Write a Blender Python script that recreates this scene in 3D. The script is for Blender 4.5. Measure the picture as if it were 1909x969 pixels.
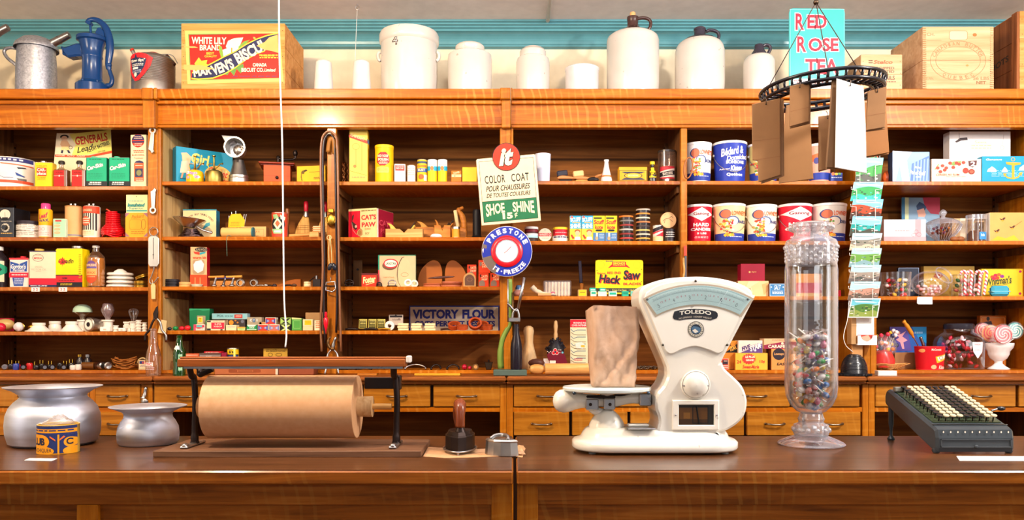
import bpy,bmesh,math,random
from mathutils import Vector,Matrix
from mathutils.geometry import tessellate_polygon
for o in list(bpy.data.objects):bpy.data.objects.remove(o)
scene=bpy.context.scene
COL=scene.collection
F=1500.0;CX=954.5;HZ=620.0;EYE=1.25      # focal length, principal point, horizon (frame pixels), eye height
# ---------------------------------------------------------------- camera, light, exposure
cd=bpy.data.cameras.new('camera');cam=bpy.data.objects.new('camera',cd);COL.objects.link(cam)
cam.location=(0,0,EYE);cam.rotation_euler=(math.pi/2,0,0)
cd.sensor_width=36;cd.lens=F/1909*36;cd.shift_y=(HZ-484.5)/1909;cd.clip_start=.05
scene.camera=cam
vs=scene.view_settings;vs.view_transform='Standard';vs.look='None';vs.gamma=1;vs.exposure=-0.3
vs.use_curve_mapping=False
w=bpy.data.worlds.new('shop_front_daylight');scene.world=w;w.use_nodes=True
wt=w.node_tree;bgn=wt.nodes['Background']
tcw=wt.nodes.new('ShaderNodeTexCoord');spw=wt.nodes.new('ShaderNodeSeparateXYZ');rpw=wt.nodes.new('ShaderNodeValToRGB')
wt.links.new(tcw.outputs['Generated'],spw.inputs[0]);wt.links.new(spw.outputs['Z'],rpw.inputs[0])
rpw.color_ramp.elements[0].position=0.0;rpw.color_ramp.elements[0].color=(.62,.58,.58,1)
rpw.color_ramp.elements[1].position=.35;rpw.color_ramp.elements[1].color=(1,.97,.95,1)
wt.links.new(rpw.outputs[0],bgn.inputs[0]);bgn.inputs[1].default_value=0.56
def area(name,loc,aim,size,energy,color,sy=None):
 l=bpy.data.lights.new(name,'AREA');l.energy=energy;l.color=color;l.shape='RECTANGLE';l.size=size;l.size_y=sy or size
 o=bpy.data.objects.new(name,l);COL.objects.link(o);o.location=loc
 o.rotation_euler=(Vector(aim)-Vector(loc)).to_track_quat('-Z','Y').to_euler();return o
area('ceiling_lamp_light',(-1.42,1.75,2.84),(-1.0,4.0,1.3),.13,88,(1,.76,.50))
area('ceiling_lamp_light',(2.45,1.75,2.84),(1.2,4.0,1.3),.15,98,(1,.93,.85))
area('lamp_light_at_left',(-3.3,1.5,2.5),(-1,4,1.7),.3,34,(1,.80,.58))
area('side_window_light',(3.4,1.2,2.7),(.8,4.2,1.9),.35,52,(1,.95,.92))
area('ceiling_fill_light',(.2,1.7,2.42),(.2,2.3,3.5),2.8,105,(.95,.95,1),.5)  # added fill with no fixture behind it, brightens the ceiling
area('left_window_light',(-4.1,.8,1.7),(0,3,1.3),1.1,22,(.9,.94,1),1.7)
area('right_window_light',(4.1,.9,1.7),(0,3,1.3),1.1,26,(.92,.95,1),1.7)
area('shop_window_light',(1.3,-1.6,2.1),(.8,4,1.4),1.7,26,(.93,.96,1),1.4)
# ---------------------------------------------------------------- materials
def lin(h):
 h=h.lstrip('#');c=[int(h[i:i+2],16)/255 for i in (0,2,4)]
 return tuple((x/12.92 if x <= .04045 else ((x+.055)/1.055)**2.4) for x in c)+(1,)
_mats={}
def newmat(name):
 ma=bpy.data.materials.new(name);ma.use_nodes=True
 return ma,ma.node_tree,ma.node_tree.nodes['Principled BSDF']
def nd(nt,t,**k):
 n=nt.nodes.new('ShaderNode'+t)
 for a,b in k.items():setattr(n,a,b)
 return n
def noise(nt,vec,scale,detail=3,dist=0,rough=.5):
 n=nd(nt,'TexNoise');n.inputs['Scale'].default_value=scale;n.inputs['Detail'].default_value=detail
 n.inputs['Distortion'].default_value=dist;n.inputs['Roughness'].default_value=rough
 nt.links.new(vec,n.inputs['Vector']);return n
def mapped(nt,sc,rot=(0,0,0)):
 tc=nd(nt,'TexCoord');mp=nd(nt,'Mapping');nt.links.new(tc.outputs['Object'],mp.inputs['Vector'])
 mp.inputs['Scale'].default_value=sc;mp.inputs['Rotation'].default_value=rot;return mp.outputs[0]
def ramp(nt,fac,stops):
 r=nd(nt,'ValToRGB');nt.links.new(fac,r.inputs[0]);cr=r.color_ramp
 while len(cr.elements) < len(stops):cr.elements.new(.5)
 for e,(p,c) in zip(cr.elements,stops):
  e.position=p;e.color=lin(c) if isinstance(c,str) else (c,c,c,1)
 return r.outputs[0]
def mixc(nt,fac,a,b,mode='MIX'):
 n=nd(nt,'Mix',data_type='RGBA',blend_type=mode)
 if isinstance(fac,(int,float)):n.inputs[0].default_value=fac
 else:nt.links.new(fac,n.inputs[0])
 for i,x in ((6,a),(7,b)):
  if isinstance(x,tuple):n.inputs[i].default_value=x
  else:nt.links.new(x,n.inputs[i])
 return n.outputs[2]
def bump(nt,h,p,strength=.2,dist=.002):
 b=nd(nt,'Bump');b.inputs['Strength'].default_value=strength;b.inputs['Distance'].default_value=dist
 nt.links.new(h,b.inputs['Height']);nt.links.new(b.outputs[0],p.inputs['Normal'])
def wood(name,dark,mid,light,fleck=None,axis='x',rough=.35,scale=1.0,fleckamt=.55,planks=0,coat=0.0):
 ma,nt,p=newmat(name)
 s={'x':(1.2,22,22),'z':(22,22,1.2),'y':(22,1.2,22)}[axis]
 v=mapped(nt,tuple(a*scale for a in s))
 n1=noise(nt,v,2.2,6,.6,.6)
 c=ramp(nt,n1.outputs['Fac'],[(.28,dark),(.52,mid),(.75,light)])
 if fleck:
  wv=nd(nt,'TexWave',bands_direction='X' if axis=='x' else 'Z');wv.inputs['Scale'].default_value=8*scale;wv.inputs['Distortion'].default_value=9;wv.inputs['Detail'].default_value=2;wv.inputs['Detail Scale'].default_value=.55
  nt.links.new(mapped(nt,(1,1,.6) if axis=='x' else (.6,1,1),(0,.25,0)),wv.inputs['Vector'])
  n2=noise(nt,mapped(nt,(1,1,1.6)),3.2,3)
  m_=ramp(nt,wv.outputs['Fac'],[(.80,0.0),(.93,fleckamt),(1.0,fleckamt)]);k_=ramp(nt,n2.outputs['Fac'],[(.42,0.0),(.62,1.0)])
  c=mixc(nt,mixc(nt,1.0,m_,k_,'MULTIPLY'),c,lin(fleck))
 if planks:
  wv=nd(nt,'TexWave',wave_type='BANDS',bands_direction='Z');wv.inputs['Scale'].default_value=planks
  wv.inputs['Distortion'].default_value=0
  tc=nd(nt,'TexCoord');nt.links.new(tc.outputs['Object'],wv.inputs['Vector'])
  g=ramp(nt,wv.outputs['Fac'],[(.0,.25),(.012,1.0)])
  c=mixc(nt,1.0,c,g,'MULTIPLY')
 nt.links.new(c,p.inputs['Base Color']);p.inputs['Roughness'].default_value=rough
 p.inputs['Specular IOR Level'].default_value=.2;p.inputs['Coat Weight'].default_value=coat*.32;p.inputs['Coat Roughness'].default_value=.12
 bump(nt,n1.outputs['Fac'],p,.12,.001)
 _mats[name]=ma;return ma
def m(spec):
 """'#rrggbb' plus optional finish: /g gloss, /x matte, /m metal, /p paper-thin glow-free enamel"""
 if not isinstance(spec,str):return spec
 if spec in _mats:return _mats[spec]
 if spec.startswith('#'):
  hexc,_,fin=spec.partition('/')
  ma,nt,p=newmat('paint_'+spec[1:].replace('/','_'))
  base=lin(hexc)
  n=noise(nt,mapped(nt,(1,1,1)),16,2)
  f_=ramp(nt,n.outputs['Fac'],[(.3,.90),(.7,1.0)])
  nt.links.new(mixc(nt,1.0,base,f_,'MULTIPLY'),p.inputs['Base Color'])
  p.inputs['Roughness'].default_value={'':.45,'g':.24,'x':.8,'m':.32,'e':.25}[fin]
  p.inputs['Metallic'].default_value=1.0 if fin=='m' else 0.0
  p.inputs['Specular IOR Level'].default_value={'g':.38,'e':.3}.get(fin,.22)
  if fin=='x':p.inputs['Specular IOR Level'].default_value=.25
  _mats[spec]=ma;return ma
 raise KeyError(spec)
wood('oak','#8a4306','#ae5e08','#c37418','#dda04a','x',.3,fleckamt=.34,coat=.25)
wood('oak_upright','#8a4609','#aa620f','#be7822','#d2943e','z',.32,fleckamt=.2,coat=.2)
wood('oak_drawer','#7e480e','#a46518','#ba7d2e','#cc9240','x',.34,.9,fleckamt=.15,coat=.15)
wood('oak_counter','#6a370e','#965316','#b06c28','#b07c34','x',.3,fleckamt=.3,coat=.25)
wood('counter_top','#3a2110','#55331b','#6a4224',None,'x',.3,.8,coat=.5)
wood('worktop','#5a2d10','#8a4c1e','#a9672f',None,'x',.4)
wood('back_board','#5c3413','#7d4a1d','#966029',None,'x',.8,.6,planks=1.1);_mats['back_board'].node_tree.nodes['Principled BSDF'].inputs['Specular IOR Level'].default_value=.15
wood('side_board','#4a2a13','#6f4522','#8d6034',None,'z',.6,.6)
wood('light_board','#a98250','#c9a56c','#dcbd88',None,'z',.55,.7)
wood('crate','#b0702f','#cd8c4a','#dda468',None,'x',.6,.8)
wood('crate_pale','#b5865a','#cb9f76','#dab48e',None,'x',.6,.6)
wood('crate_dark','#5f3317','#8a4f28','#a4653a',None,'z',.6,.8)
wood('turned_wood','#b27a3e','#d29a58','#e3b478',None,'x',.4,1.2)
wood('turned_upright','#b08452','#c9a273','#dcbb90',None,'z',.45,1.2)
wood('plane_wood','#8f4f18','#b9722b','#cf8b40',None,'x',.4,1.0)
wood('roll_base','#4e3424','#6b4a35','#84604a',None,'x',.5,1)
wood('roll_bar','#6d3514','#8f4c1f','#ab6330',None,'x',.35,1)
def metal(name,c,rough=.3,brushed=0,bands=None):
 ma,nt,p=newmat(name);p.inputs['Metallic'].default_value=1;
 n=noise(nt,mapped(nt,bands or (1,1,1)),9,4)
 nt.links.new(mixc(nt,1.0,lin(c),ramp(nt,n.outputs['Fac'],[(.3,.78),(.7,1.0)]),'MULTIPLY'),p.inputs['Base Color'])
 nt.links.new(ramp(nt,n.outputs['Fac'],[(.2,rough*.75),(.8,min(1,rough*1.3))]),p.inputs['Roughness'])
 _mats[name]=ma;return ma
metal('chrome','#c8c8cc',.27);metal('steel','#a9a6a6',.32);metal('dark_iron','#3b3230',.42)
metal('brass','#c69a3a',.28);metal('aluminium','#d8dbe8',.5,bands=(.6,.6,5));metal('old_brass','#a08a4a',.38)
metal('tin_plate','#b9b4ae',.38);metal('bronze','#7a5a3a',.4);metal('handle_metal','#8a7866',.3)
def galv():
 ma,nt,p=newmat('galvanized');v=nd(nt,'TexVoronoi');v.inputs['Scale'].default_value=140
 nt.links.new(mapped(nt,(1,1,1)),v.inputs['Vector'])
 c=ramp(nt,v.outputs['Color'],[(.1,'#9c9da6'),(.9,'#bfc0c8')])
 nt.links.new(c,p.inputs['Base Color']);p.inputs['Metallic'].default_value=.75;p.inputs['Roughness'].default_value=.45
 _mats['galvanized']=ma
galv()
def stone(name,c,c2):
 ma,nt,p=newmat(name)
 n=noise(nt,mapped(nt,(1,1,1)),5,4)
 s2=noise(nt,mapped(nt,(1,1,1)),38,1)
 col=ramp(nt,n.outputs['Fac'],[(.3,c),(.75,c2)])
 nt.links.new(mixc(nt,ramp(nt,s2.outputs['Fac'],[(.74,0.0),(.78,.5)]),col,lin('#7d6a58')),p.inputs['Base Color'])
 p.inputs['Roughness'].default_value=.22;_mats[name]=ma
stone('stoneware','#bfb6aa','#cbc4bb');stone('brown_glaze','#3a2320','#4a3029');stone('dark_glaze','#2b2630','#3a3440')
def glass(name,tint='#ffffff',gloss=.12,edge=.35,edgecol='#cfd4e6',rough=.03,body=0.0):
 """thin glass: clear face-on, reflecting and paler where seen edge-on"""
 ma=bpy.data.materials.new(name);ma.use_nodes=True;nt=ma.node_tree;nt.nodes.clear()
 out=nd(nt,'OutputMaterial');tr=nd(nt,'BsdfTransparent');gl=nd(nt,'BsdfGlossy');df=nd(nt,'BsdfDiffuse')
 tr.inputs[0].default_value=lin(tint);gl.inputs['Roughness'].default_value=rough;df.inputs[0].default_value=lin(edgecol)
 lw=nd(nt,'LayerWeight');lw.inputs['Blend'].default_value=.35
 n=noise(nt,mapped(nt,(1,1,1)),22,2)
 bm_=nd(nt,'Bump');bm_.inputs['Strength'].default_value=0 if 'scale' in name else .25;bm_.inputs['Distance'].default_value=.003
 nt.links.new(n.outputs['Fac'],bm_.inputs['Height']);nt.links.new(bm_.outputs[0],gl.inputs['Normal'])
 f1=ramp(nt,lw.outputs['Facing'],[(.15,gloss),(.95,.75)]);f2=ramp(nt,lw.outputs['Facing'],[(.3,body),(.97,edge)])  # pale edge colour put in for refracted brightness at the rim
 a=nd(nt,'MixShader');b=nd(nt,'MixShader')
 nt.links.new(f2,a.inputs[0]);nt.links.new(tr.outputs[0],a.inputs[1]);nt.links.new(df.outputs[0],a.inputs[2])
 nt.links.new(f1,b.inputs[0]);nt.links.new(a.outputs[0],b.inputs[1]);nt.links.new(gl.outputs[0],b.inputs[2])
 nt.links.new(b.outputs[0],out.inputs[0]);_mats[name]=ma
glass('clear_glass',edge=.7,edgecol='#e2e2f4');glass('cut_glass',gloss=.22,edge=.75,edgecol='#e6e6f2',rough=.08,body=.22)
glass('green_glass','#1f9a3c',.1,.5,'#0c6a24',body=.25);glass('amber_glass','#d98a1c',.1,.4,'#9a5a10',body=.15)
glass('frosted_glass','#c9b4b8',.1,.5,'#b8a0a4',.2,body=.35)
glass('wrap_film','#ffffff',.10,.4,'#f6f2f6',.15,body=.08);glass('candy_wrap','#ffffff',.14,.8,'#f6f2f6',.12,body=.18);glass('scale_glass','#e6f2f2',.035,.2,'#cfe0e0',.02)
glass('glossy_clear','#f2e6dc',.18,.5,'#b99a82',.05,body=.1)
# ---------------------------------------------------------------- mesh building
class MB:
 def __init__(s):s.v=[];s.f=[];s.mi=[];s.sm=[];s.mats=[]
 def _m(s,mt):
  mt=m(mt)
  if mt not in s.mats:s.mats.append(mt)
  return s.mats.index(mt)
 def add(s,vs,fs,mt,smooth=False,M=None):
  k=len(s.v);i=s._m(mt)
  s.v+=[tuple(M @ Vector(a)) if M else tuple(a) for a in vs]
  for f in fs:s.f.append(tuple(a+k for a in f));s.mi.append(i);s.sm.append(smooth)
  return s
 def box(s,x0,x1,y0,y1,z0,z1,mt,bev=0,M=None):
  c=((x0+x1)/2,(y0+y1)/2,(z0+z1)/2);h=(abs(x1-x0)/2,abs(y1-y0)/2,abs(z1-z0)/2);b=min(bev,min(h)*.9)
  if b <= 0:
   vs=[(c[0]+a*h[0],c[1]+e*h[1],c[2]+g*h[2]) for a in (-1,1) for e in (-1,1) for g in (-1,1)]
   return s.add(vs,[(0,1,3,2),(4,6,7,5),(0,4,5,1),(2,3,7,6),(0,2,6,4),(1,5,7,3)],mt,M=M)
  vs=[];idx={}
  for a in (-1,1):
   for e in (-1,1):
    for g in (-1,1):
     for ax in range(3):
      sg=(a,e,g);idx[(a,e,g,ax)]=len(vs)
      vs.append(tuple(c[i]+sg[i]*(h[i] if i==ax else h[i]-b) for i in range(3)))
  fs=[]
  for ax in range(3):
   o1,o2=[i for i in range(3) if i != ax]
   for sg in (-1,1):
    q=[]
    for a,b2 in ((-1,-1),(1,-1),(1,1),(-1,1)):
     t=[0,0,0];t[ax]=sg;t[o1]=a;t[o2]=b2;q.append(idx[(*t,ax)])
    fs.append(tuple(q))
   for a in (-1,1):
    for b2 in (-1,1):
     t1=[0]*3;t2=[0]*3;t1[o1]=t2[o1]=a;t1[o2]=t2[o2]=b2;t1[ax]=-1;t2[ax]=1
     fs.append((idx[(*t1,o1)],idx[(*t2,o1)],idx[(*t2,o2)],idx[(*t1,o2)]))
  for a in (-1,1):
   for e in (-1,1):
    for g in (-1,1):fs.append(tuple(idx[(a,e,g,x)] for x in range(3)))
  return s.add(vs,fs,mt,M=M)
 def lathe(s,prof,mt,n=28,M=None,c=(0,0),sharp=38,sx=1.0):
  """prof: list of (r, z); split at sharp corners so that smooth shading stays crisp"""
  segs=[[prof[0]]]
  for i in range(1,len(prof)):
   segs[-1].append(prof[i])
   if i < len(prof)-1:
    a=math.atan2(prof[i][1]-prof[i-1][1],prof[i][0]-prof[i-1][0]);b=math.atan2(prof[i+1][1]-prof[i][1],prof[i+1][0]-prof[i][0])
    d=abs((b-a+math.pi) % (2*math.pi)-math.pi)
    if d > math.radians(sharp):segs.append([prof[i]])
  for sg in segs:
   vs=[];fs=[]
   for r,z in sg:
    for j in range(n):
     t=2*math.pi*j/n;vs.append((c[0]+r*math.cos(t)*sx,c[1]+r*math.sin(t),z))
   for i in range(len(sg)-1):
    if sg[i]==sg[i+1]:continue
    for j in range(n):
     q=(i*n+j,i*n+(j+1) % n,(i+1)*n+(j+1) % n,(i+1)*n+j)
     fs.append(q)
   s.add(vs,fs,mt,True,M)
  return s
 def cyl(s,x,y,z0,z1,r,mt,n=20,r2=None,M=None):
  r2=r if r2 is None else r2
  return s.lathe([(0.0001,z0),(r,z0),(r2,z1),(0.0001,z1)],mt,n,M,(x,y))
 def rod(s,a,b,r,mt,n=10,r2=None):
  a=Vector(a);b=Vector(b);d=b-a;L=d.length
  M=Matrix.Translation(a) @ d.to_track_quat('Z','Y').to_matrix().to_4x4()
  return s.lathe([(0.0001,0),(r,0),(r if r2 is None else r2,L),(0.0001,L)],mt,n,M)
 def tube(s,pts,r,mt,n=8,closed=False,flat=1.0):
  P=[Vector(p) for p in pts];N=len(P);rs=r if isinstance(r,(list,tuple)) else [r]*N
  T=[]
  for i in range(N):
   a=P[(i-1) % N] if (closed or i > 0) else P[i];b=P[(i+1) % N] if (closed or i < N-1) else P[i]
   T.append((b-a).normalized())
  up=Vector((0,1,0)) if abs(T[0].y) < .9 else Vector((1,0,0))
  u=(up - T[0]*up.dot(T[0])).normalized();vs=[]
  for i in range(N):
   u=(u - T[i]*u.dot(T[i]))
   u=u.normalized() if u.length > 1e-6 else Vector((1,0,0));w_=T[i].cross(u)
   for j in range(n):
    t=2*math.pi*j/n;vs.append(P[i]+(u*math.cos(t)*flat+w_*math.sin(t))*rs[i])
  fs=[]
  for i in range(N if closed else N-1):
   k=(i+1) % N
   for j in range(n):fs.append((i*n+j,i*n+(j+1) % n,k*n+(j+1) % n,k*n+j))
  if not closed:fs+=[tuple(range(n-1,-1,-1)),tuple((N-1)*n+j for j in range(n))]
  return s.add([tuple(v) for v in vs],fs,mt,True)
 def sphere(s,c,r,mt,n=16,k=10,M=None,z0=-1.0,z1=1.0):
  rr=r if isinstance(r,tuple) else (r,r,r);vs=[];fs=[]
  for i in range(k+1):
   ph=math.asin(z0)+(math.asin(z1)-math.asin(z0))*i/k
   for j in range(n):
    t=2*math.pi*j/n;vs.append((c[0]+rr[0]*math.cos(ph)*math.cos(t),c[1]+rr[1]*math.cos(ph)*math.sin(t),c[2]+rr[2]*math.sin(ph)))
  for i in range(k):
   for j in range(n):fs.append((i*n+j,i*n+(j+1) % n,(i+1)*n+(j+1) % n,(i+1)*n+j))
  return s.add(vs,fs,mt,True,M)
 def prism(s,poly,y0,y1,mt,bev=0,smooth=False,M=None,holes=()):
  """outline in x,z pushed from y0 to y1, with an optional chamfer"""
  def inset(pl,b):
   n=len(pl);A=sum(pl[i][0]*pl[(i+1) % n][1]-pl[(i+1) % n][0]*pl[i][1] for i in range(n));sg=1 if A > 0 else -1;o=[]
   for i in range(n):
    p0,p1,p2=Vector(pl[i-1]),Vector(pl[i]),Vector(pl[(i+1) % n]);a=(p1-p0).normalized();c=(p2-p1).normalized()
    na=Vector((-a.y,a.x))*sg;nc=Vector((-c.y,c.x))*sg;h=(na+nc);h=h.normalized()/max(.5,h.normalized().dot(na)) if h.length > 1e-6 else na
    o.append((p1.x+h.x*b,p1.y+h.y*b))
   return o
  loops=[poly]+list(holes)
  rings=[(y0+(bev if y1 > y0 else -bev),0),(y1-(bev if y1 > y0 else -bev),0)]
  if bev:rings=[(y0,bev)]+rings+[(y1,bev)]
  for li,lp in enumerate(loops):
   vs=[];fs=[];n=len(lp)
   for y,b in rings:
    q=inset(lp,b if li==0 else -b) if b else lp
    vs+=[(a,y,c) for a,c in q]
   for i in range(len(rings)-1):
    for j in range(n):fs.append((i*n+j,i*n+(j+1) % n,(i+1)*n+(j+1) % n,(i+1)*n+j))
   s.add(vs,fs,mt,smooth,M)
  for y,b in (rings[0],rings[-1]):
   ls=[inset(lp,b if i==0 else -b) if b else lp for i,lp in enumerate(loops)]
   tri=tessellate_polygon([[Vector((a,c,0)) for a,c in l] for l in ls]);fl=[q for l in ls for q in l]
   s.add([(a,y,c) for a,c in fl],[tuple(t) for t in tri],mt,False,M)
  return s
 def build(s,name,parent=None,loc=None,M=None,weld=True):
  me=bpy.data.meshes.new(name)
  vv=[tuple(M @ Vector(a)) for a in s.v] if M else s.v
  me.from_pydata(vv,[],s.f);me.polygons.foreach_set('material_index',s.mi);me.polygons.foreach_set('use_smooth',s.sm)
  for mt in s.mats:me.materials.append(mt)
  if weld:
   b=bmesh.new();b.from_mesh(me)
   bmesh.ops.recalc_face_normals(b,faces=b.faces);b.to_mesh(me);b.free()
  o=bpy.data.objects.new(name,me);COL.objects.link(o)
  if parent:o.parent=parent
  if loc is not None:o.location=loc
  return o
def tagit(o,label,cat,group=None,kind=None):
 if label:o['label']=label
 if cat:o['category']=cat
 if group:o['group']=group
 if kind:o['kind']=kind
 return o
def thing(name,label,cat,loc=(0,0,0),rz=0,group=None,ry=0):
 o=bpy.data.objects.new(name,None);o.empty_display_size=.03;COL.objects.link(o);o.location=loc;o.rotation_euler=(0,ry,rz)
 return tagit(o,label,cat,group)
def X(px,Y):return (px-CX)/F*Y
def Z(py,Y):return EYE-(py-HZ)/F*Y
def P3(px,py,Y):return Vector((X(px,Y),Y,Z(py,Y)))
# ---------------------------------------------------------------- printed shapes and lettering, laid on a face
_gl={}
def glyphs(t,bold=0.0,shear=0.0,space=1.0):
 k=(t,bold,shear,space)
 if k not in _gl:
  c=bpy.data.curves.new('lettering','FONT');c.body=t;c.offset=bold;c.shear=shear;c.resolution_u=3;c.space_character=space
  c.align_x='CENTER' if '\n' in t else 'LEFT'
  o=bpy.data.objects.new('lettering',c);COL.objects.link(o);dg=bpy.context.evaluated_depsgraph_get()
  me=o.evaluated_get(dg).to_mesh();vs=[(v.co.x,v.co.y) for v in me.vertices];fs=[tuple(p.vertices) for p in me.polygons]
  o.evaluated_get(dg).to_mesh_clear();bpy.data.objects.remove(o);bpy.data.curves.remove(c)
  if not vs:vs=[(0,0),(1,0),(1,1)];fs=[(0,1,2)]
  x0=min(a for a,b in vs);x1=max(a for a,b in vs);y0=min(b for a,b in vs);y1=max(b for a,b in vs)
  _gl[k]=([((a-x0)/max(x1-x0,1e-6),(y1-b)/max(y1-y0,1e-6)) for a,b in vs],fs)
 return _gl[k]
class D:
 """printing on a face; coordinates grow right and down"""
 def __init__(s):s.q=[];s.l=0
 def _a(s,vs,fs,c):s.l+=1;s.q.append((vs,fs,c,s.l));return s
 def R(s,x0,y0,x1,y1,c):return s._a([(x0,y0),(x1,y0),(x1,y1),(x0,y1)],[(0,1,2,3)],c)
 def P(s,pts,c):
  tri=tessellate_polygon([[Vector((a,b,0)) for a,b in pts]]);return s._a(list(pts),[tuple(t) for t in tri],c)
 def E(s,cx,cy,rx,ry=None,c='#000000',n=20):
  ry=rx if ry is None else ry
  return s._a([(cx+rx*math.cos(6.28318*i/n),cy+ry*math.sin(6.28318*i/n)) for i in range(n)],[tuple(range(n))],c)
 def RR(s,x0,y0,x1,y1,r,c):
  p=[]
  for cx,cy,a0 in ((x1-r,y0+r,-90),(x1-r,y1-r,0),(x0+r,y1-r,90),(x0+r,y0+r,180)):
   for k in range(5):a=math.radians(a0+k*22.5);p.append((cx+r*math.cos(a),cy+r*math.sin(a)))
  return s._a(p,[tuple(range(len(p)))],c)
 def RG(s,cx,cy,rx,ry,t,c,a0=0,a1=360,n=32):
  vs=[];fs=[]
  for i in range(n+1):
   a=math.radians(a0+(a1-a0)*i/n);vs+=[(cx+rx*math.cos(a),cy+ry*math.sin(a)),(cx+(rx-t)*math.cos(a),cy+(ry-t)*math.sin(a))]
  for i in range(n):fs.append((2*i,2*i+2,2*i+3,2*i+1))
  return s._a(vs,fs,c)
 def F(s,x0,y0,x1,y1,t,c):
  return s._a([(x0,y0),(x1,y0),(x1,y1),(x0,y1),(x0+t,y0+t),(x1-t,y0+t),(x1-t,y1-t),(x0+t,y1-t)],
     [(0,1,5,4),(1,2,6,5),(2,3,7,6),(3,0,4,7)],c)
 def L(s,pts,wd,c):
  vs=[];fs=[]
  for i,p in enumerate(pts):
   a=Vector(pts[max(i-1,0)]);b=Vector(pts[min(i+1,len(pts)-1)]);d=(b-a).normalized();n=Vector((-d.y,d.x))*wd/2
   vs+=[(p[0]+n.x,p[1]+n.y),(p[0]-n.x,p[1]-n.y)]
  for i in range(len(pts)-1):fs.append((2*i,2*i+2,2*i+3,2*i+1))
  return s._a(vs,fs,c)
 def T(s,t,x0,y0,x1,y1,c,bold=.0,sh=0.0,rot=0,out=None,ow=.05,bend=None,sp=1.0):
  """text filling a rectangle; rot in degrees about its centre; out = outline colour; bend = f(u, v) -> (dx, dy)"""
  cx=(x0+x1)/2;cy=(y0+y1)/2;ca=math.cos(math.radians(rot));sa=math.sin(math.radians(rot))
  for (cc,bb,gx) in (([(out,bold+ow,ow)] if out else [])+[(c,bold,0)]):
   vs,fs=glyphs(t,bb,sh,sp);gw=(y1-y0)*gx
   o=[]
   for u,v in vs:
    a=x0-gw+(x1-x0+2*gw)*u;b=y0-gw+(y1-y0+2*gw)*v
    if bend:d=bend(u,v);a+=d[0];b+=d[1]
    a-=cx;b-=cy;o.append((cx+a*ca-b*sa,cy+a*sa+b*ca))
   s._a(o,fs,cc)
  return s
 def ARC(s,t,cx,cy,r,h,a0,a1,c,bold=.02,inward=False,ry=None):
  """letters set round a circle; a in degrees, 0 = top, clockwise; h = letter height; inward = read from below"""
  n=len(t);ry=ry or r
  for i,ch in enumerate(t):
   if ch==' ':continue
   a=math.radians(a0+(a1-a0)*i/max(n-1,1));vs,fs=glyphs(ch,bold);wd=h*(.45 if ch in 'I.-' else .78)
   if ch in '.-':wd=h*.3
   o=[]
   for u,v in vs:
    x=(u-.5)*wd;y=(v-.5)*h*(.25 if ch=='-' else .2 if ch=='.' else 1)
    if inward:rot=a+math.pi
    else:rot=a
    bx=cx+r*math.sin(a);by=cy-ry*math.cos(a)
    o.append((bx+x*math.cos(rot)-y*math.sin(rot),by+x*math.sin(rot)+y*math.cos(rot)))
   s._a(o,fs,c)
   s.l-=1
  s.l+=1
  return s
 def DASH(s,x0,y0,x1,y1,rows,c,th=.28):
  """body copy too small to read in the photograph: broken fine rules"""
  rnd=random.Random(int(x0*7+y0*13));vs=[];fs=[];hh=(y1-y0)/rows
  for r in range(rows):
   x=x0+rnd.random()*(x1-x0)*.1;y=y0+r*hh
   while x < x1-1e-6:
    w_=min((x1-x0)*(.08+.14*rnd.random()),x1-x);k=len(vs)
    vs+=[(x,y),(x+w_,y),(x+w_,y+hh*th),(x,y+hh*th)];fs.append((k,k+1,k+2,k+3));x+=w_+(x1-x0)*.035
  return s._a(vs,fs,c)
 def build(s,name,parent,mp,cuts=None,step=.00008,base=.0004):
  mb=MB()
  for vs,fs,c,l in s.q:
   if cuts:
    b=bmesh.new();bv=[b.verts.new((x,y,0)) for x,y in vs]
    for f in fs:
     try:b.faces.new([bv[i] for i in f])
     except ValueError:pass
    xa=min(x for x,y in vs);xb=max(x for x,y in vs)
    for cxx in cuts:
     if xa < cxx < xb:bmesh.ops.bisect_plane(b,geom=b.verts[:]+b.edges[:]+b.faces[:],plane_co=(cxx,0,0),plane_no=(1,0,0))
    b.verts.index_update();vs=[(v.co.x,v.co.y) for v in b.verts];fs=[tuple(v.index for v in f.verts) for f in b.faces];b.free()
   off=base+step*l
   mb.add([mp(x,y,off) for x,y in vs],fs,c)
  o=mb.build(name,parent,weld=False)
  return o
# ================================================================ the room
YF,YB=4.0,4.36                       # shelf front edge, back boards
def struct(name,mb,label=None,parent=None):
 o=mb.build(name,parent);o['kind']='structure'
 if label:o['label']=label
 return o
WALLY=4.52
struct('floor',MB().box(-4.4,4.4,-3,WALLY,-.1,0,'#6b4a30'))
ZC=Z(36,4.40)
struct('ceiling',MB().box(-4.4,4.4,-3,WALLY+.1,ZC,ZC+.1,'#e6e0dc/x'),'off-white plaster ceiling')
struct('wall_back',MB().box(-4.4,4.4,WALLY,WALLY+.1,0,ZC,'#e6d6b8/x'),'cream painted wall above the shelves')
struct('wall_left',MB().box(-4.5,-4.4,-3,WALLY,0,ZC,'#ecd9b4/x'))
struct('wall_right',MB().box(4.4,4.5,-3,WALLY,0,ZC,'#ecd9b4/x'))
prof=[(4.40,ZC),(4.40,ZC-.010),(4.412,ZC-.013),(4.412,ZC-.022),(4.425,ZC-.026),(4.425,ZC-.034),(4.437,ZC-.038)]
for k in range(7):a=k/6*math.pi/2;prof.append((4.437+.055*math.sin(a)*1.0,ZC-.038-.052*(1-math.cos(a))-.012))
prof+=[(4.497,ZC-.106),(4.497,ZC-.115),(4.51,ZC-.118),(WALLY,ZC-.122),(WALLY,ZC)]
mo=MB();n_=len(prof)
for k,xx in enumerate((-4.4,4.4)):
 mo.v+=[(xx,a,b) for a,b in prof]
mi_=mo._m('#568d95/e')
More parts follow.
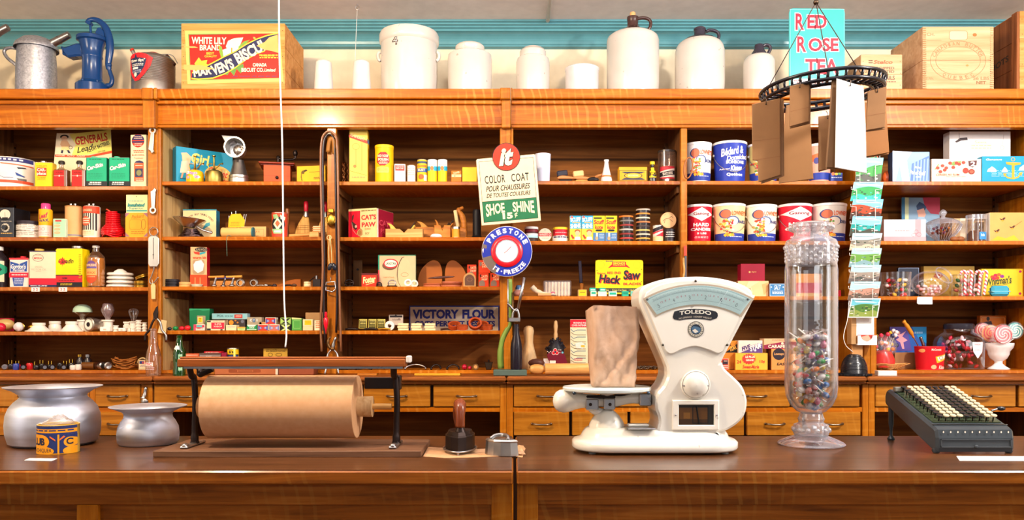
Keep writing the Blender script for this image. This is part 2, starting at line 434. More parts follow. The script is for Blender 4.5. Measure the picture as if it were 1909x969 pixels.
for j in range(n_):mo.f.append((j,(j+1) % n_,n_+(j+1) % n_,n_+j));mo.mi.append(mi_);mo.sm.append(False)
struct('trim_1',mo,'teal crown moulding along the ceiling')
pc=MB();pc.tube([(X(1024,4.2),3.4,ZC-.012),(X(1024,4.2),4.39,ZC-.012)],.011,'#d9d2cc',8)
struct('trim_2',pc,'painted pipe running along the ceiling')
# ---------------------------------------------------------------- shelving units
SH=dict(A=[347,442,535,618],B=[338,441,534,616],B2=[338,442,534,616],C=[337,449,552],D=[338,449,552])
BOT=Z(690,YF)                          # top of the lowest shelf
WT=1.045                                # worktop height
ZH=Z(237,YF)                           # underside of the header
TOPZ=Z(165,3.945)                      # top of the units
def zs(py):return Z(py,YF)
def shelf_mb(xa,xb,py,y0=YF):
 z=zs(py);return MB().box(xa,xb,y0,YB,z-.019,z,'oak',.002)
def unit(label,pxa,pxb,bays,stiles,sides,brackets):
 t=thing('shelving_unit',label,'shelves',(X((pxa+pxb)/2,YF),YF,WT),group=None)
 ox=X((pxa+pxb)/2,YF);L=Matrix.Translation((-ox,-YF,-WT))
 xa,xb=X(pxa,YF),X(pxb,YF)
 h=MB()                               # header: cap, painted shadow line, frieze, lower bead
 e=.0015
 h.box(xa+e,xb-e,3.945,YB+.06,Z(183,3.945),TOPZ,'oak',.004)
 h.box(xa+e,xb-e,3.985,YB,Z(187,3.985),Z(181,3.985),'#3a2010')  # dark strip coloured as the shade below the cap
 h.box(xa+e,xb-e,3.965,YF+.02,Z(193.5,3.965),Z(186.5,3.965),'oak',.003)
 h.box(xa+e,xb-e,3.985,YF+.02,ZH,Z(193,3.985),'oak')
 h.box(xa+e,xb-e,3.972,YF+.02,Z(237.5,3.972),Z(232.5,3.972),'oak',.003)
 h.box(xa+e,xb-e,3.978,YF+.02,Z(231.5,3.978),Z(229.5,3.978),'oak',.001)
 h.build('header',t,M=L)
 for a,b in brackets:                  # pilaster blocks on the header
  q=MB();cl=lambda v:max(xa+.0006,min(xb-.0006,v))
  q.box(cl(X(a-3,3.93)),cl(X(b+2,3.93)),3.93,3.99,Z(184,3.93),TOPZ+.0004,'oak_upright',.004)
  q.box(cl(X(a,3.955)),cl(X(b,3.955)),3.952,3.99,Z(238,3.955),Z(184,3.955),'oak_upright',.003)
  q.build('header_block',t,M=L)
 for a,b in stiles:
  MB().box(X(a,YF),X(b,YF),3.985,YF+.012,WT,ZH+.005,'oak_upright',.003).build('stile',t,M=L)
 MB().box(xa+.01,xb-.01,YB,YB+.012,WT,TOPZ-.03,'back_board').build('back_board',t,M=L)
 for a,b,shs in bays:
  A_,B_=X(a,YF),X(b,YF)
  for py in shs:shelf_mb(A_,B_,py).build('shelf',t,M=L)
  MB().box(A_,B_,YF,YB,WT+.001,BOT,'oak',.002).build('shelf',t,M=L)
 for x,d,shs,mt in sides:            # d: +1 the panel's visible face looks right, -1 looks left
  MB().box(x,x-d*.012,YF+.012,YB,WT,TOPZ-.03,mt).build('side_panel',t,M=L)
  c=MB()
  for py in shs:c.box(x,x+d*.014,YF+.03,YB-.03,zs(py)-.055,zs(py)-.0195,'side_board',.002)
  c.box(x,x+d*.016,YB-.03,YB-.002,WT+.02,ZH,'side_board')
  for k in range(34):c.box(x+d*.0155,x+d*.018,YB-.022,YB-.010,WT+.04+k*.035,WT+.052+k*.035,'#20120a')
  c.build('shelf_rest',t,M=L)
 return t
xAL=-2.70
UA=unit('tall oak shelving unit at the far left end',CX+xAL*375-8,296,[(CX+xAL*375,279,SH['A'])],[(278,296)],[(xAL,1,SH['A'],'side_board')],[(266,290)])
xBL=X(302,YF)
UB=unit('widest oak shelving unit, divided by a centre upright hung with straps',296.5,952,[(301,614,SH['B']),(625,933,SH['B2'])],
  [(296.5,302),(611,628),(932,952)],[(xBL,1,SH['B'],'light_board'),(X(625,YF),1,SH['B2'],'side_board')],[(266,290),(935,953)])
UC=unit('oak shelving unit behind the white scale, divided by a thin upright',952.5,1620,[(956,1270,SH['C']),(1278,1608,SH['C'])],
  [(952.5,957),(1268,1280),(1608,1620)],[(X(1269,YF),-1,SH['C'],'side_board'),(X(1608,YF),-1,SH['C'],'oak_upright')],[(935,953),(1606,1628)])
UD=unit('oak shelving unit with candy and chocolate boxes at the right end',1620.5,1950,[(1631,1936,SH['D'])],
  [(1620.5,1632)],[(X(1936,YF),-1,SH['D'],'oak_upright')],[(1606,1628)])
# ---------------------------------------------------------------- drawer cabinets under the worktop
YD=3.79
def handle(parent,cx,z):
 h=MB();w_=.043
 for s_ in (-1,1):h.sphere((cx+s_*w_,-.006,z),(.008,.006,.006),'handle_metal',8,5)
 h.tube([(cx-w_,-.006,z),(cx-w_*.9,-.022,z),(cx-w_*.4,-.028,z-.002),(cx+w_*.4,-.028,z-.002),(cx+w_*.9,-.022,z),(cx+w_,-.006,z)],.0045,'handle_metal',8)
 h.build('handle',parent)
def base_cab(label,pxa,pxb,uppers,lowers,cubby,stiles):
 x0,x1=X(pxa,YD),X(pxb,YD);ox=(x0+x1)/2
 t=thing('drawer_cabinet',label,'cabinet',(ox,YD,0))
 c=MB()
 c.box(x0-ox+.001,x1-ox-.001,.55,.57,0,WT-.036,'back_board')
 c.box(x0-ox+.001,x1-ox-.001,.012,.56,0,.08,'side_board')
 c.box(x0-ox+.001,x1-ox-.001,.008,.56,Z(718,YD),WT-.0355,'oak',.001)
 c.box(x0-ox+.001,x1-ox-.001,.004,.56,Z(768,YD),Z(759,YD),'oak',.002)
 c.box(x0-ox+.001,x0-ox+.02,.01,.56,0,WT-.036,'side_board');c.box(x1-ox-.02,x1-ox-.001,.01,.56,0,WT-.036,'side_board')
 if not cubby:c.box(x0-ox+.001,x1-ox-.001,.03,.05,.05,WT-.036,'#2a160a')
 else:
  c.box(x0-ox+.001,x1-ox-.001,.03,.05,Z(768,YD),WT-.036,'#2a160a');c.box(x0-ox,x1-ox,.02,.54,.50,.52,'side_board')
 c.build('body',t)
 for a,b in stiles:MB().box(X(a,YD)-ox,X(b,YD)-ox,.0,.03,.0,WT-.036,'oak_upright',.002).build('stile',t)
 for row,(ya,yb) in ((uppers,(717.5,758)),(lowers,(767.5,811.5))):
  for a,b in row:
   xa,xb=X(a,YD)-ox,X(b,YD)-ox;za,zb=Z(yb,YD),Z(ya,YD);xm=(xa+xb)/2
   d=MB().box(xa,xb,-.004,.03,za,zb,'oak_drawer',.003).build('drawer',t,loc=(0,0,0))
   d['label']='oak drawer front with a bar handle'
   h0=bpy.data.objects.new('x',None)
   hb=MB();w_=.043;zz=(za+zb)/2;yy=-.004
   for s_ in (-1,1):hb.sphere((xm+s_*w_,yy-.002,zz),(.008,.006,.006),'handle_metal',8,5)
   hb.tube([(xm-w_,yy-.003,zz),(xm-w_*.9,yy-.018,zz),(xm-w_*.4,yy-.024,zz-.002),(xm+w_*.4,yy-.024,zz-.002),(xm+w_*.9,yy-.018,zz),(xm+w_,yy-.003,zz)],.0045,'handle_metal',8)
   hb.build('handle',d);bpy.data.objects.remove(h0)
 return t
base_cab('oak drawer cabinet behind the large spittoon at the left',-60,284,[(-58,167),(178,262)],[(-58,167),(178,262)],False,[(263,284),(167.5,177.5)])
base_cab('oak drawer cabinet with an open cubby, behind the paper roll',284.5,944,[(288+130*k,412+130*k) for k in range(5)],[],True,[(932,944)])
base_cab('oak drawer cabinet with two rows of drawers, behind the scale',944.5,1619,[(958+130*k,1082+130*k) for k in range(5)],[(958+108.6*k,1061+108.6*k) for k in range(6)],False,[(944.5,957),(1608,1619)])
base_cab('oak drawer cabinet with an open cubby, behind the adding machine',1619.5,1990,[(1632,1757),(1763,1893),(1899,1985)],[],True,[(1619.5,1631)])
def wtop(label,pxa,pxb):
 x0,x1=X(pxa,3.75),X(pxb,3.75);o=(x0+x1)/2
 b=MB();b.box(x0-o+.001,x1-o-.001,0,.60,-.024,0,'worktop',.008);b.box(x0-o+.001,x1-o-.001,.014,.6,-.034,-.0245,'worktop',.003)
 tagit(b.build('worktop',None,(o,3.75,WT)),label,'worktop')
wtop('dark worn oak worktop under the left shelves',-80,283)
wtop('long worn oak worktop running behind the paper roll',283.2,944)
wtop('oak worktop carrying the rolling pin and the candy boxes',944.2,1618)
wtop('pale worn oak worktop under the candy jars at the right',1618.2,2000)
# ---------------------------------------------------------------- front shop counter
CT=.89
def counter(label,pxa,pxb,stl,seamR):
 x0,x1=X(pxa,2.1),X(pxb,2.1);o=(x0+x1)/2
 t=thing('shop_counter',label,'counter',(o,2.1,0))
 MB().box(x0-o,x1-o,0,.70,Z(904.5,2.1),CT,'oak_counter',.005).build('edge_frame',t)
 MB().box(x0-o+.004,x1-o-.004,.004,.696,CT-.001,CT+.0012,'counter_top').build('counter_top',t)
 b=MB();zt=Z(904.5,2.1)
 b.box(x0-o+.006,x1-o-.006,.045,.67,.04,zt,'oak_counter')
 b.box(x0-o+.006,x1-o-.006,.03,.05,Z(941,2.13),zt,'oak_counter',.002)
 b.build('front_panel',t)
 for a,c in stl:MB().box(X(a,2.13)-o,X(c,2.13)-o,.0285,.05,.04,Z(941,2.13) if a < 200 else zt-.002,'oak_upright',.002).build('stile',t)
 MB().box(x0-o+.02,x1-o-.02,.08,.65,0,.05,'oak_counter').build('plinth',t)
 return t
counter('dark oak shop counter at the left, under the paper roll',-420,957,[(143,182),(-300,-260),(916,955)],True)
counter('oak shop counter at the right, under the white scale',963,2400,[(964,1003),(1940,1980)],False)
# ================================================================ builders shared by the goods
def base_at(xa,xb,Y,z):return ((X(xa,Y)+X(xb,Y))/2,Y,z)
def flat_map(loc,yf,off_y,sx=1.0,pivot=0.0):
 def f(px,py,off):return ((X(px,yf)-loc[0]-pivot)*sx+pivot,off_y-off,Z(py,yf)-loc[2])
 return f
def carton(name,label,cat,xa,xb,yt,z,c,deco=None,d=.07,gap=.02,rz=0,side=None,top=None,group=None,bev=.0012,yb=None,edge=None,part='carton',side_deco=None):
 """a box whose front face fills frame columns xa..xb up to row yt, standing at height z with its front gap behind the shelf edge"""
 yf=YF+gap;r=math.radians(rz);W=X(xb,yf)-X(xa,yf);Wf=W/math.cos(r)
 H=Z(yt,yf)-z;loc=((X(xa,yf)+X(xb,yf))/2,yf+d/2,z)
 t=thing(name,label,cat,loc,r,group)
 mb=MB();x0,x1=-Wf/2,Wf/2;mb.box(x0,x1,-d/2,d/2,.0002,H,c,bev)
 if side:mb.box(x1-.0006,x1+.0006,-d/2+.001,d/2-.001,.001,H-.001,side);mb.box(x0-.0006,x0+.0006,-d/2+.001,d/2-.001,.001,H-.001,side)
 if top:mb.box(x0+.001,x1-.001,-d/2+.001,d/2-.001,H-.0005,H+.0006,top)
 mb.build(part,t)
 if deco:
  k=Wf/W
  deco.build('printed_label',t,lambda px,py,off:((X(px,yf)-loc[0])*k,-d/2-off,Z(py,yf)-z))
 t['top']=z+H;t['yf']=yf
 return t
def TZ(t):return t['top']
def turned(name,label,cat,cx,Yc,z,parts,deco=None,cut=None,rf=None,group=None,n=28,extra=None,rx=1.0):
 """parts: (part name, [(radius px, row px), ...], material) traced at distance Yc"""
 s=Yc/F;loc=(X(cx,Yc),Yc,z);t=thing(name,label,cat,loc,0,group)
 zf=lambda py:max(.0005,Z(py,Yc)-z)
 for pn,pr,mt in parts:
  mb=MB();mb.lathe([(max(r*s,.0001),zf(y) if y is not None else .0) for r,y in pr],mt,n,sx=rx);mb.build(pn,t)
 if deco:
  def rad(py):
   pr=cut
   if not isinstance(pr,list):return pr*s
   for (r0,y0),(r1,y1) in zip(pr,pr[1:]):
    if min(y0,y1) <= py <= max(y0,y1) and y0 != y1:return (r0+(r1-r0)*(py-y0)/(y1-y0))*s
   return (pr[0][0] if abs(py-pr[0][1]) < abs(py-pr[-1][1]) else pr[-1][0])*s
  R=max(r for r,y in cut)*s if isinstance(cut,list) else cut*s
  cuts=[cx+R/s*math.sin(math.radians(a)) for a in range(-84,85,8)]
  def mp(px,py,off):
   r=rad(py);u=max(-.999,min(.999,(px-cx)*s/(r*rx)));a=math.asin(u)
   return ((r*rx+off)*math.sin(a),-(r+off)*math.cos(a),zf(py))
  deco.build('printed_label',t,mp,cuts)
 if extra:extra(t,zf,s)
 t['top']=Z(min(y for _,pr,_ in parts for r,y in pr if y is not None),Yc)
 return t
def bez(p,n=10):
 """smooth curve through the points (Catmull-Rom)"""
 q=[Vector(a) for a in p];q=[q[0]*2-q[1]]+q+[q[-1]*2-q[-2]];o=[]
 for i in range(1,len(q)-2):
  for k in range(n):
   t=k/n;a,b,c,d=q[i-1],q[i],q[i+1],q[i+2]
   o.append(.5*((2*b)+(c-a)*t+(2*a-5*b+4*c-d)*t*t+(3*b-a-3*c+d)*t**3))
 o.append(q[-2]);return o
def circle(cx,cz,r,n=24,a0=0,a1=360,y=0):
 return [(cx+r*math.cos(math.radians(a0+(a1-a0)*i/n)),y,cz+r*math.sin(math.radians(a0+(a1-a0)*i/n))) for i in range(n+(a1-a0 < 360))]
def copy_tree(o,loc=None,label=None,parent=None):
 c=o.copy();COL.objects.link(c)
 if parent:c.parent=parent
 if loc is not None:c.location=loc
 if label:c['label']=label
 for ch in [k for k in bpy.data.objects if k.parent==o]:copy_tree(ch,parent=c)
 return c
def DX(x0,y0,sx,sy=None):
 """crop reader: turns crop pixels into frame pixels"""
 sy=sy or sx
 return lambda a,b:(x0+a/sx,y0+b/sy)
# ================================================================ on top of the shelving
YT=4.12;TOPZ+=.0010
def wcan(name,label,dx,ox=0):
 s=YT/F;z=TOPZ;cx=68+dx;loc=(X(cx,YT),YT,z);t=thing(name,label,'watering can',loc)
 q=lambda px,py:((px-cx+ -dx+dx)*s,Z(py,YT)-z)
 f=lambda px,py,y=0:Vector(((px-68)*s,y,Z(py,YT)-z))
 mb=MB();mb.lathe([(.0001,.001),(34.5*s,.001),(34*s,f(0,130).z),(31.5*s,f(0,88).z),(31.2*s,f(0,84).z),(0.0001,f(0,84).z)],'galvanized',32);mb.build('body',t)
 mb=MB();mb.lathe([(37.5*s,f(0,93).z),(37.5*s,f(0,90).z),(35*s,f(0,84).z),(24*s,f(0,74).z),(12*s,f(0,69.5).z),(.0001,f(0,68).z)],'galvanized',32);mb.build('hood',t)
 mb=MB();a,b=f(94,84,-.005),f(131,66,-.01);mb.rod(a,b,.0215,'steel',16,.0175);mb.rod(a+(b-a)*.45,a+(b-a)*.5,.0215,'steel',16);mb.build('spout',t)
 mb=MB();mb.tube(bez([f(36,92),f(22,89),f(11,91),f(8,98),f(14,108),f(26,118),f(37,127)],8),.0085,'galvanized',8,flat=1.0);mb.build('handle',t)
 if dx:t.location.y-=.1
 return t
wcan('watering_can','whole galvanized watering can with a hood and short spout, left of the blue pump',0)
wcan('watering_can','galvanized watering can cut off by the left picture edge',-91)
def pump():
 Y=4.12;s=Y/F;cx=172;z=TOPZ;t=thing('hand_pump','blue cast-iron pitcher pump with a curved handle','water pump',(X(cx,Y),Y,z))
 f=lambda px,py,y=0:Vector(((px-cx)*s,y,Z(py,Y)-z));B='#123a70/g'
 mb=MB();mb.lathe([(.0001,.001),(29*s,.001),(29*s,f(0,160).z),(24*s,f(0,155).z),(19*s,f(0,152).z),(17.5*s,f(0,146).z),(17*s,f(0,110).z),(18.3*s,f(0,108).z),(18.3*s,f(0,106).z),(17.6*s,f(0,104).z),(19*s,f(0,92).z),(23*s,f(0,79).z),(27*s,f(0,77).z),(27*s,f(0,71).z),(24*s,f(0,69).z),(.0001,f(0,69).z)],B,32)
 for a in range(6):mb.cyl(24*s*math.cos(a*1.047+.3),24*s*math.sin(a*1.047+.3),f(0,158).z,f(0,155).z,.008,B,6)
 mb.build('barrel',t)
 mb=MB();mb.prism([(q.x,q.z) for q in (f(160,84),f(146,84),f(129,90),f(121,92),f(123,102),f(132,110),f(146,108),f(158,108))],-.032,.032,B,.008)
 mb.tube([f(121.5,92,-.03),f(121.5,92,.03),f(124,104,.03),f(124,104,-.03)],.005,B,6,True);mb.build('spout',t)
 mb=MB();mb.prism([(q.x,q.z) for q in (f(180,76),f(179,62),f(183,53),f(189,52),f(195,60),f(197,76))],-.012,.012,B,.003);mb.build('fulcrum',t)
 mb=MB();P=bez([f(162,44),f(166,38),f(176,36.5),f(187,41),f(197,52),f(203,70),f(205,90),f(203,110),f(202,122),f(205,134),f(209,148),f(206,158),f(199,160)],6)
 n=len(P);mb.tube(P,[.012+.008*math.exp(-((i/n-.45)/.2)**2) if i/n < .7 else .010+.003*(i/n-.7)/.3 for i in range(n)],B,10,flat=.8);mb.sphere(f(203.5,121),.014,B,10,6);mb.sphere(f(199,160),.0115,B,10,6);mb.build('handle',t)
 mb=MB();mb.rod(f(170,72),f(168,44),.006,B);mb.rod(f(168,44,-.014),f(168,44,.014),.010,B);mb.build('pump_rod',t)
pump()
def gascan():
 Y=4.12;s=Y/F;cx=286;z=TOPZ;t=thing('fuel_can','small ribbed metal fuel can with a red shield label','can',(X(cx,Y),Y,z))
 f=lambda px,py,y=0:Vector(((px-cx)*s,y,Z(py,Y)-z));pr=[(.0001,.001),(38*s,.001)]
 for k in range(16):zz=f(0,160-k*3.0).z;pr+=[(38.3*s,zz),(37.6*s,zz+.004)]
 pr+=[(37.5*s,f(0,113).z),(34*s,f(0,109).z),(20*s,f(0,104).z),(.0001,f(0,103).z)]
 MB().lathe(pr,'tin_plate',36).build('body',t)
 MB().rod(f(258,109,-.03),f(252,98,-.03),.011,'tin_plate',12,.009).build('spout',t)
 MB().rod(f(252.6,99,-.03),f(250.8,95.8,-.03),.0105,'#a52a1c',12).build('cap',t)
 mb=MB();mb.lathe([(12.5*s,f(0,106).z),(12.5*s,f(0,101).z),(7*s,f(0,98.5).z),(.0001,f(0,98).z)],'#a33a26',20);mb.build('lid',t)
 mb=MB();mb.tube(bez([f(297,103),f(308,101),f(322,104),f(331,118)],6),.0022,'steel',6);mb.rod(f(310,104),f(325,121),.011,'#3b2018',12);mb.build('handle',t)
 d=D();c=[(250,116),(262,111.5),(275,110.5),(289,113),(301,120),(297,135),(287,150),(276,161),(268,162),(260,152),(252,138)]
 d.P([(a-(a-274)*0,b) for a,b in c],'#d8232a');d.P([(256,119),(267,119),(269.5,111.5),(272.5,119),(291,122),(287,136),(278,150),(269,157),(261,143)],'#26304e')
 d.T('"Slow dipt"',256,121.5,288,128.5,'#f6e8d8',.02);d.DASH(259,130.5,285,136,2,'#e9dfd5',.5);d.RR(262.5,136.5,275,140.3,1.5,'#efe5da');d.DASH(261,142,281,148,3,'#b9c0d8',.35);d.E(269,150,3,4,'#e9d9c8')
 R=38.4
 d.build('shield_label',t,lambda px,py,off:((R*s+off)*math.sin(math.asin(max(-.99,min(.99,(px-cx)/R)))),-(R*s+off)*math.cos(math.asin(max(-.99,min(.99,(px-cx)/R)))),Z(py,Y)-z),[cx+R*math.sin(math.radians(a)) for a in range(-80,81,10)],base=.0012)
gascan()
def crate_thing(name,label,xa,xb,yt,Yf,depth,wood_,boards,deco,cleats=None,vb=None,sidedeco=None,side_wood=None):
 z=TOPZ;x0,x1=X(xa,Yf),X(xb,Yf);H=Z(yt,Yf)-z;W=x1-x0;loc=((x0+x1)/2,Yf+depth/2,z);t=thing(name,label,'wooden box',loc)
 sw=side_wood or wood_;n=boards;h=depth/2
 for k in range(n):
  MB().box(-W/2,W/2,-h,-h+.014,H*k/n+.0006,H*(k+1)/n-.0004,wood_,.0012).build('front_board',t)
 sd=MB()
 for k in range(n):
  for sx in (-1,1):sd.box(sx*W/2,sx*(W/2-.012),-h+.0145,h,H*k/n+.0008,H*(k+1)/n-.0006,sw,.001)
  sd.box(-W/2+.013,W/2-.013,h-.012,h,H*k/n+.0008,H*(k+1)/n-.0006,sw,.001)
 sd.box(-W/2+.013,W/2-.013,-h+.015,h-.013,0.0008,.012,sw);sd.build('side_boards',t)
 MB().box(-W/2+.001,W/2-.001,-h+.001,h-.001,H-.004,H+.0015,wood_,.001).build('lid',t) if vb is None else None
 mp=lambda px,py,off:(X(px,Yf)-loc[0],-h-off,Z(py,Yf)-z)
 nl=deco or D()
 for px in (xa+4,xb-4):
  for k in range(n*2):nl.E(px+(k % 2),yt+6+(k+.3)*(190-yt)/(n*2),.7,.7,'#3a2413',8)
 nl.build('printed_label' if deco else 'nail_holes',t,mp)
 return t,loc,H,W
d=D();K=DX(320,0,4.038)
def kp(*a):return [K(a[i],a[i+1]) for i in range(0,len(a),2)]
d.P(kp(100,232,815,240,840,612,120,632),'#e8cf6a');d.P(kp(125,256,806,250,812,590,140,606),'#3f8f52');d.P(kp(131,262,806,252,812,586,145,600),'#e2231a')
d.T('WHITE LILY',*K(150,280),*K(412,332),'#f5e6c8',.03,rot=1);d.T('BRAND',*K(212,338),*K(372,380),'#f5e6c8',.03)
d.T('BEST',*K(263,393),*K(320,411),'#f1c23a',.02);d.T('QUALITY',*K(248,416),*K(342,434),'#f1c23a',.02)
d.P(kp(408,350,425,308,470,288,540,282,520,330,500,372,462,398,430,392),'#f3dfc4');d.P(kp(383,375,450,355,448,425,392,430),'#f6ead2');d.P(kp(448,358,458,362,456,425,448,428),'#e8902c')
d.P(kp(352,340,378,352,386,400,395,440,372,430,360,390),'#7ea23a');d.P(kp(500,400,505,350,545,312,590,300,560,330,530,345,520,395),'#6f9a3c');d.P(kp(612,278,630,280,634,296,618,294),'#93a84a')
d.P(kp(172,480,205,432,225,458,270,452,262,480,300,500,190,505),'#c9b13a');d.P(kp(404,560,440,520,540,480,545,530,520,552,490,520,470,572,440,535,420,568),'#5d8a40')
def band(th,c,e=0):
 up=[(155-e,552),(230,520),(310,478),(400,430),(480,392),(560,340),(640,300),(720,272),(800,256)];lo=[(800,290),(740,322),(700,380),(640,400),(560,445),(480,505),(400,552),(310,584),(200,592),(150-e,585)]
 d.P([K(a,b-th) for a,b in up]+[K(a,b+th) for a,b in lo],c)
band(9,'#ecd03c');band(0,'#23264f')
bd=[("MA",165,505,245,572,-8),("R",248,498,290,560,-14),("VEN'S",300,448,470,552,-20),("BISCUI",482,320,700,472,-26),("T",690,272,740,322,-15)]
d.T("MAR",*K(165,515),*K(300,570),'#f2e2bd',.04,rot=-10);d.T("VEN'S",*K(298,462),*K(468,545),'#f2e2bd',.04,rot=-21);d.T("BISCUI",*K(470,348),*K(705,436),'#f2e2bd',.04,rot=-28)
d.P(kp(640,346,700,318,735,282,800,262,806,400,755,385,700,376),'#e0a860');d.P(kp(92,486,225,492,330,520,240,528,90,528),'#e0a860');d.P(kp(95,348,175,350,200,360,150,362,95,358),'#e0a860')
d.DASH(*K(660,412),*K(800,448),2,'#f1c23a',.5);d.T('A PRODUCT OF',*K(676,414),*K(776,428),'#f1c23a',.01);d.T('CANADA',*K(612,476),*K(716,502),'#f5e6c8',.03);d.T('BISCUIT CO.',*K(526,512),*K(694,542),'#f5e6c8',.03);d.T('Limited',*K(698,516),*K(784,540),'#f5e6c8',.02,.2);d.DASH(*K(420,572),*K(790,584),1,'#2a3a6a',.4)
crate_thing('biscuit_crate','wooden crate with a torn red paper label and a diagonal blue lettered band',338,531,44,4.02,.36,'crate',3,d)
d=D().T('CH.',1728,61,1742,67,'#a07850',.01).RR(1769,57,1804,75,5,'#a98058').RR(1770,58,1803,74,4.4,'#e2c092').E(1817,65,4,3,'#b06a34')
d.RG(1786,113,52,37,.9,'#a07850',n=48).RG(1786,113,42,27,.8,'#a07850',n=48).ARC('CANADIAN BUTTER',1786,113,46.5,7,-72,72,'#a07850',.01,ry=31.8).ARC('QUEBEC',1786,113,46.5,7,214,146,'#a07850',.01,True,ry=32)
d.T('CAN.',1727,143,1741,149,'#b48c60').T('56 LBS',1814,143,1844,149,'#a07850',.01).T('NET',1820,151,1838,157,'#8a6440',.02).E(1803,122,2.5,2,'#b98448').L([(1728,75),(1755,75)],.6,'#a07850')
for k in range(30):d.R(1720.5,52+k*4,1726,54+k*4,'#a87a4c');d.R(1846,52+k*4,1851.5,54+k*4,'#c09a6c')
crate_thing('butter_box','large pale finger-jointed wooden box stamped with an oval',1720,1852.5,50,4.03,.34,'crate_pale',2,d)
d=D().T('HOT DIPPED',1619,124.5,1667,129.5,'#6a4a36',.02).T('ZINC COATED',1612,131,1667,136,'#6a4a36',.02).T('NAILS',1644,141,1668,149,'#6a4a36',.02).DASH(1640,151,1670,156,1,'#8a6a50',.5).T('Stelco',1628,112,1664,119.5,'#b5603c',.03,.2).DASH(1619,112,1627,120,2,'#6a4a36',.5)
crate_thing('nail_box','small wooden nail box between the red-lettered sign and the large pale box',1605,1682,102,4.04,.22,'crate_pale',2,d)
t,loc,H,W=crate_thing('cartridge_crate','dark brown wooden crate cut off by the right picture edge',1901,1990,21,4.03,.34,'crate',3,None,side_wood='crate_dark')
for a in (-.17,.12):MB().box(-W/2-.014,-W/2-.0008,a,a+.045,.01,H,'crate_dark',.002).build('corner_batten',t)
D().T('SHOTS',0,0,10,1,'#3a2418',.03).build('stencil',t,lambda u,v,off:(-W/2-off,.10-u*.018,.21-v*.032+u*.0015))
for cx,lab in ((603.5,'white cone of string beside the large lettered crate'),(674,'white cone of string beside the big stoneware crock')):
 turned('string_cone',lab,'cone of string',cx,4.06,TOPZ,[('cone',[(.1,None),(17.5,None)]+[(17.5-.13*k*1.0-(k % 2)*.12,164-k*1.95) for k in range(25)]+[(11,114),(8,112.8),(.1,112.8)],'#d2cdc6/x')])
S_='stoneware'
def crock_extra(t,zf,s):
 mb=MB();h=52*s
 for sx in (-1,1):
  mb.tube(bez([(sx*h*1.0,-.03,zf(101)),(sx*h*1.07,-.03,zf(103)),(sx*h*1.09,-.03,zf(109)),(sx*h*1.05,-.03,zf(115)),(sx*h*.99,-.03,zf(117))],4),.009,S_,8)
  mb.build('lug_handle',t);mb=MB()
turned('stoneware_crock','largest stoneware crock, marked with a number four','crock',763,4.14,TOPZ,[('crock',[(.1,None),(48,None),(51,175),(52.5,150),(52.3,86),(54,84),(55.5,80),(55.5,69),(53,64),(50,64.5),(49,70),(48,160),(.1,165)],S_)],
 D().T('4',738,83,749,101,'#4a3a34',.03).T('4',740,85.5,747.5,98.5,'#e9dfd2',-.015),[(52.4,80),(52.4,110)],extra=crock_extra)
turned('stoneware_jar','wide-shouldered stoneware jar just right of the numbered crock','jar',876,4.13,TOPZ,[('jar',[(.1,None),(40,None),(41,150),(41.5,112),(40,104),(34,100.5),(25.5,99.5),(25.5,97),(27,95),(27,88),(24,85),(21,85),(20,90),(20,100),(.1,120)],S_)])
turned('stoneware_jar','narrower stoneware jar with a stepped lid, left of the low white crock','jar',993.5,4.13,TOPZ,[('jar',[(.1,None),(30,None),(31,150),(31.3,116),(29,110),(24.5,107.5),(24.5,105),(24.8,103),(24.8,97),(22,93.5),(20,93),(18,90.5),(.1,90)],S_)])
turned('stoneware_crock','low white glazed crock between the jar and the tallest jug','crock',1085,4.10,TOPZ,[('crock',[(.1,None),(30,None),(31,160),(31,134),(32,132),(32,129),(30,127.5),(28.5,129),(28,160),(.1,170)],'#cac6c4/g')])
def jug(label,cx,Y,prof,top,gl,hd,cork=None):
 def ex(t,zf,s):
  MB().tube(bez([((a-cx)*s,0,zf(b)) for a,b in hd],6),[.0085]*((len(hd)-1)*6+1),gl,10,flat=1.3).build('handle',t)
  if cork:MB().lathe([(.0001,zf(cork[1])),(cork[0]*s*.85,zf(cork[1])),(cork[0]*s,zf(cork[2]+2)),(cork[0]*s*.8,zf(cork[2])),(.0001,zf(cork[2]))],'#d9a36a',14).build('cork',t)
 turned('stoneware_jug',label,'jug',cx,Y,TOPZ,[('body',prof,S_),('neck',top,gl)],extra=ex)
jug('tallest stoneware jug, brown-topped and corked',1179.5,4.14,[(.1,None),(46,None),(48.5,160),(48.5,78),(46.5,71),(41,66.5),(36,64),(27,64)],[(37,65.5),(26,62),(16,54),(11,50.5),(10,48),(10,40),(10.6,38),(10.6,32),(8,31),(5,31),(5,36),(.1,36)],'brown_glaze',
 [(1188,35),(1199,33.5),(1209,36),(1213,42),(1212,50),(1206,59)],(5.5,36,23))
jug('dark-topped stoneware jug without a cork, second in size',1304.5,4.14,[(.1,None),(43,None),(45.5,160),(45.5,97),(43.5,89),(40,83),(35,79)],[(38.5,86),(36,80.5),(28,74),(18,70),(11.5,67),(10.5,64),(10.5,58),(11.3,57),(11.3,54),(9.3,52),(5,52.5),(5,60),(.1,60)],'dark_glaze',
 [(1316,59),(1323,56.5),(1332,57.5),(1339,62),(1340,69),(1337,75)])
jug('smallest dark-topped stoneware jug, beside the turquoise sign',1415,4.10,[(.1,None),(27,None),(28.5,160),(28.5,117),(26.5,110),(22,105.5),(18,104)],[(19.5,107),(17,105),(10,94),(8.5,90),(8.5,86),(7.5,83.5),(4,83.5),(4,88),(.1,88)],'dark_glaze',
 [(1421,87),(1427,84),(1434,85.5),(1436,91),(1433,98),(1430,103)])
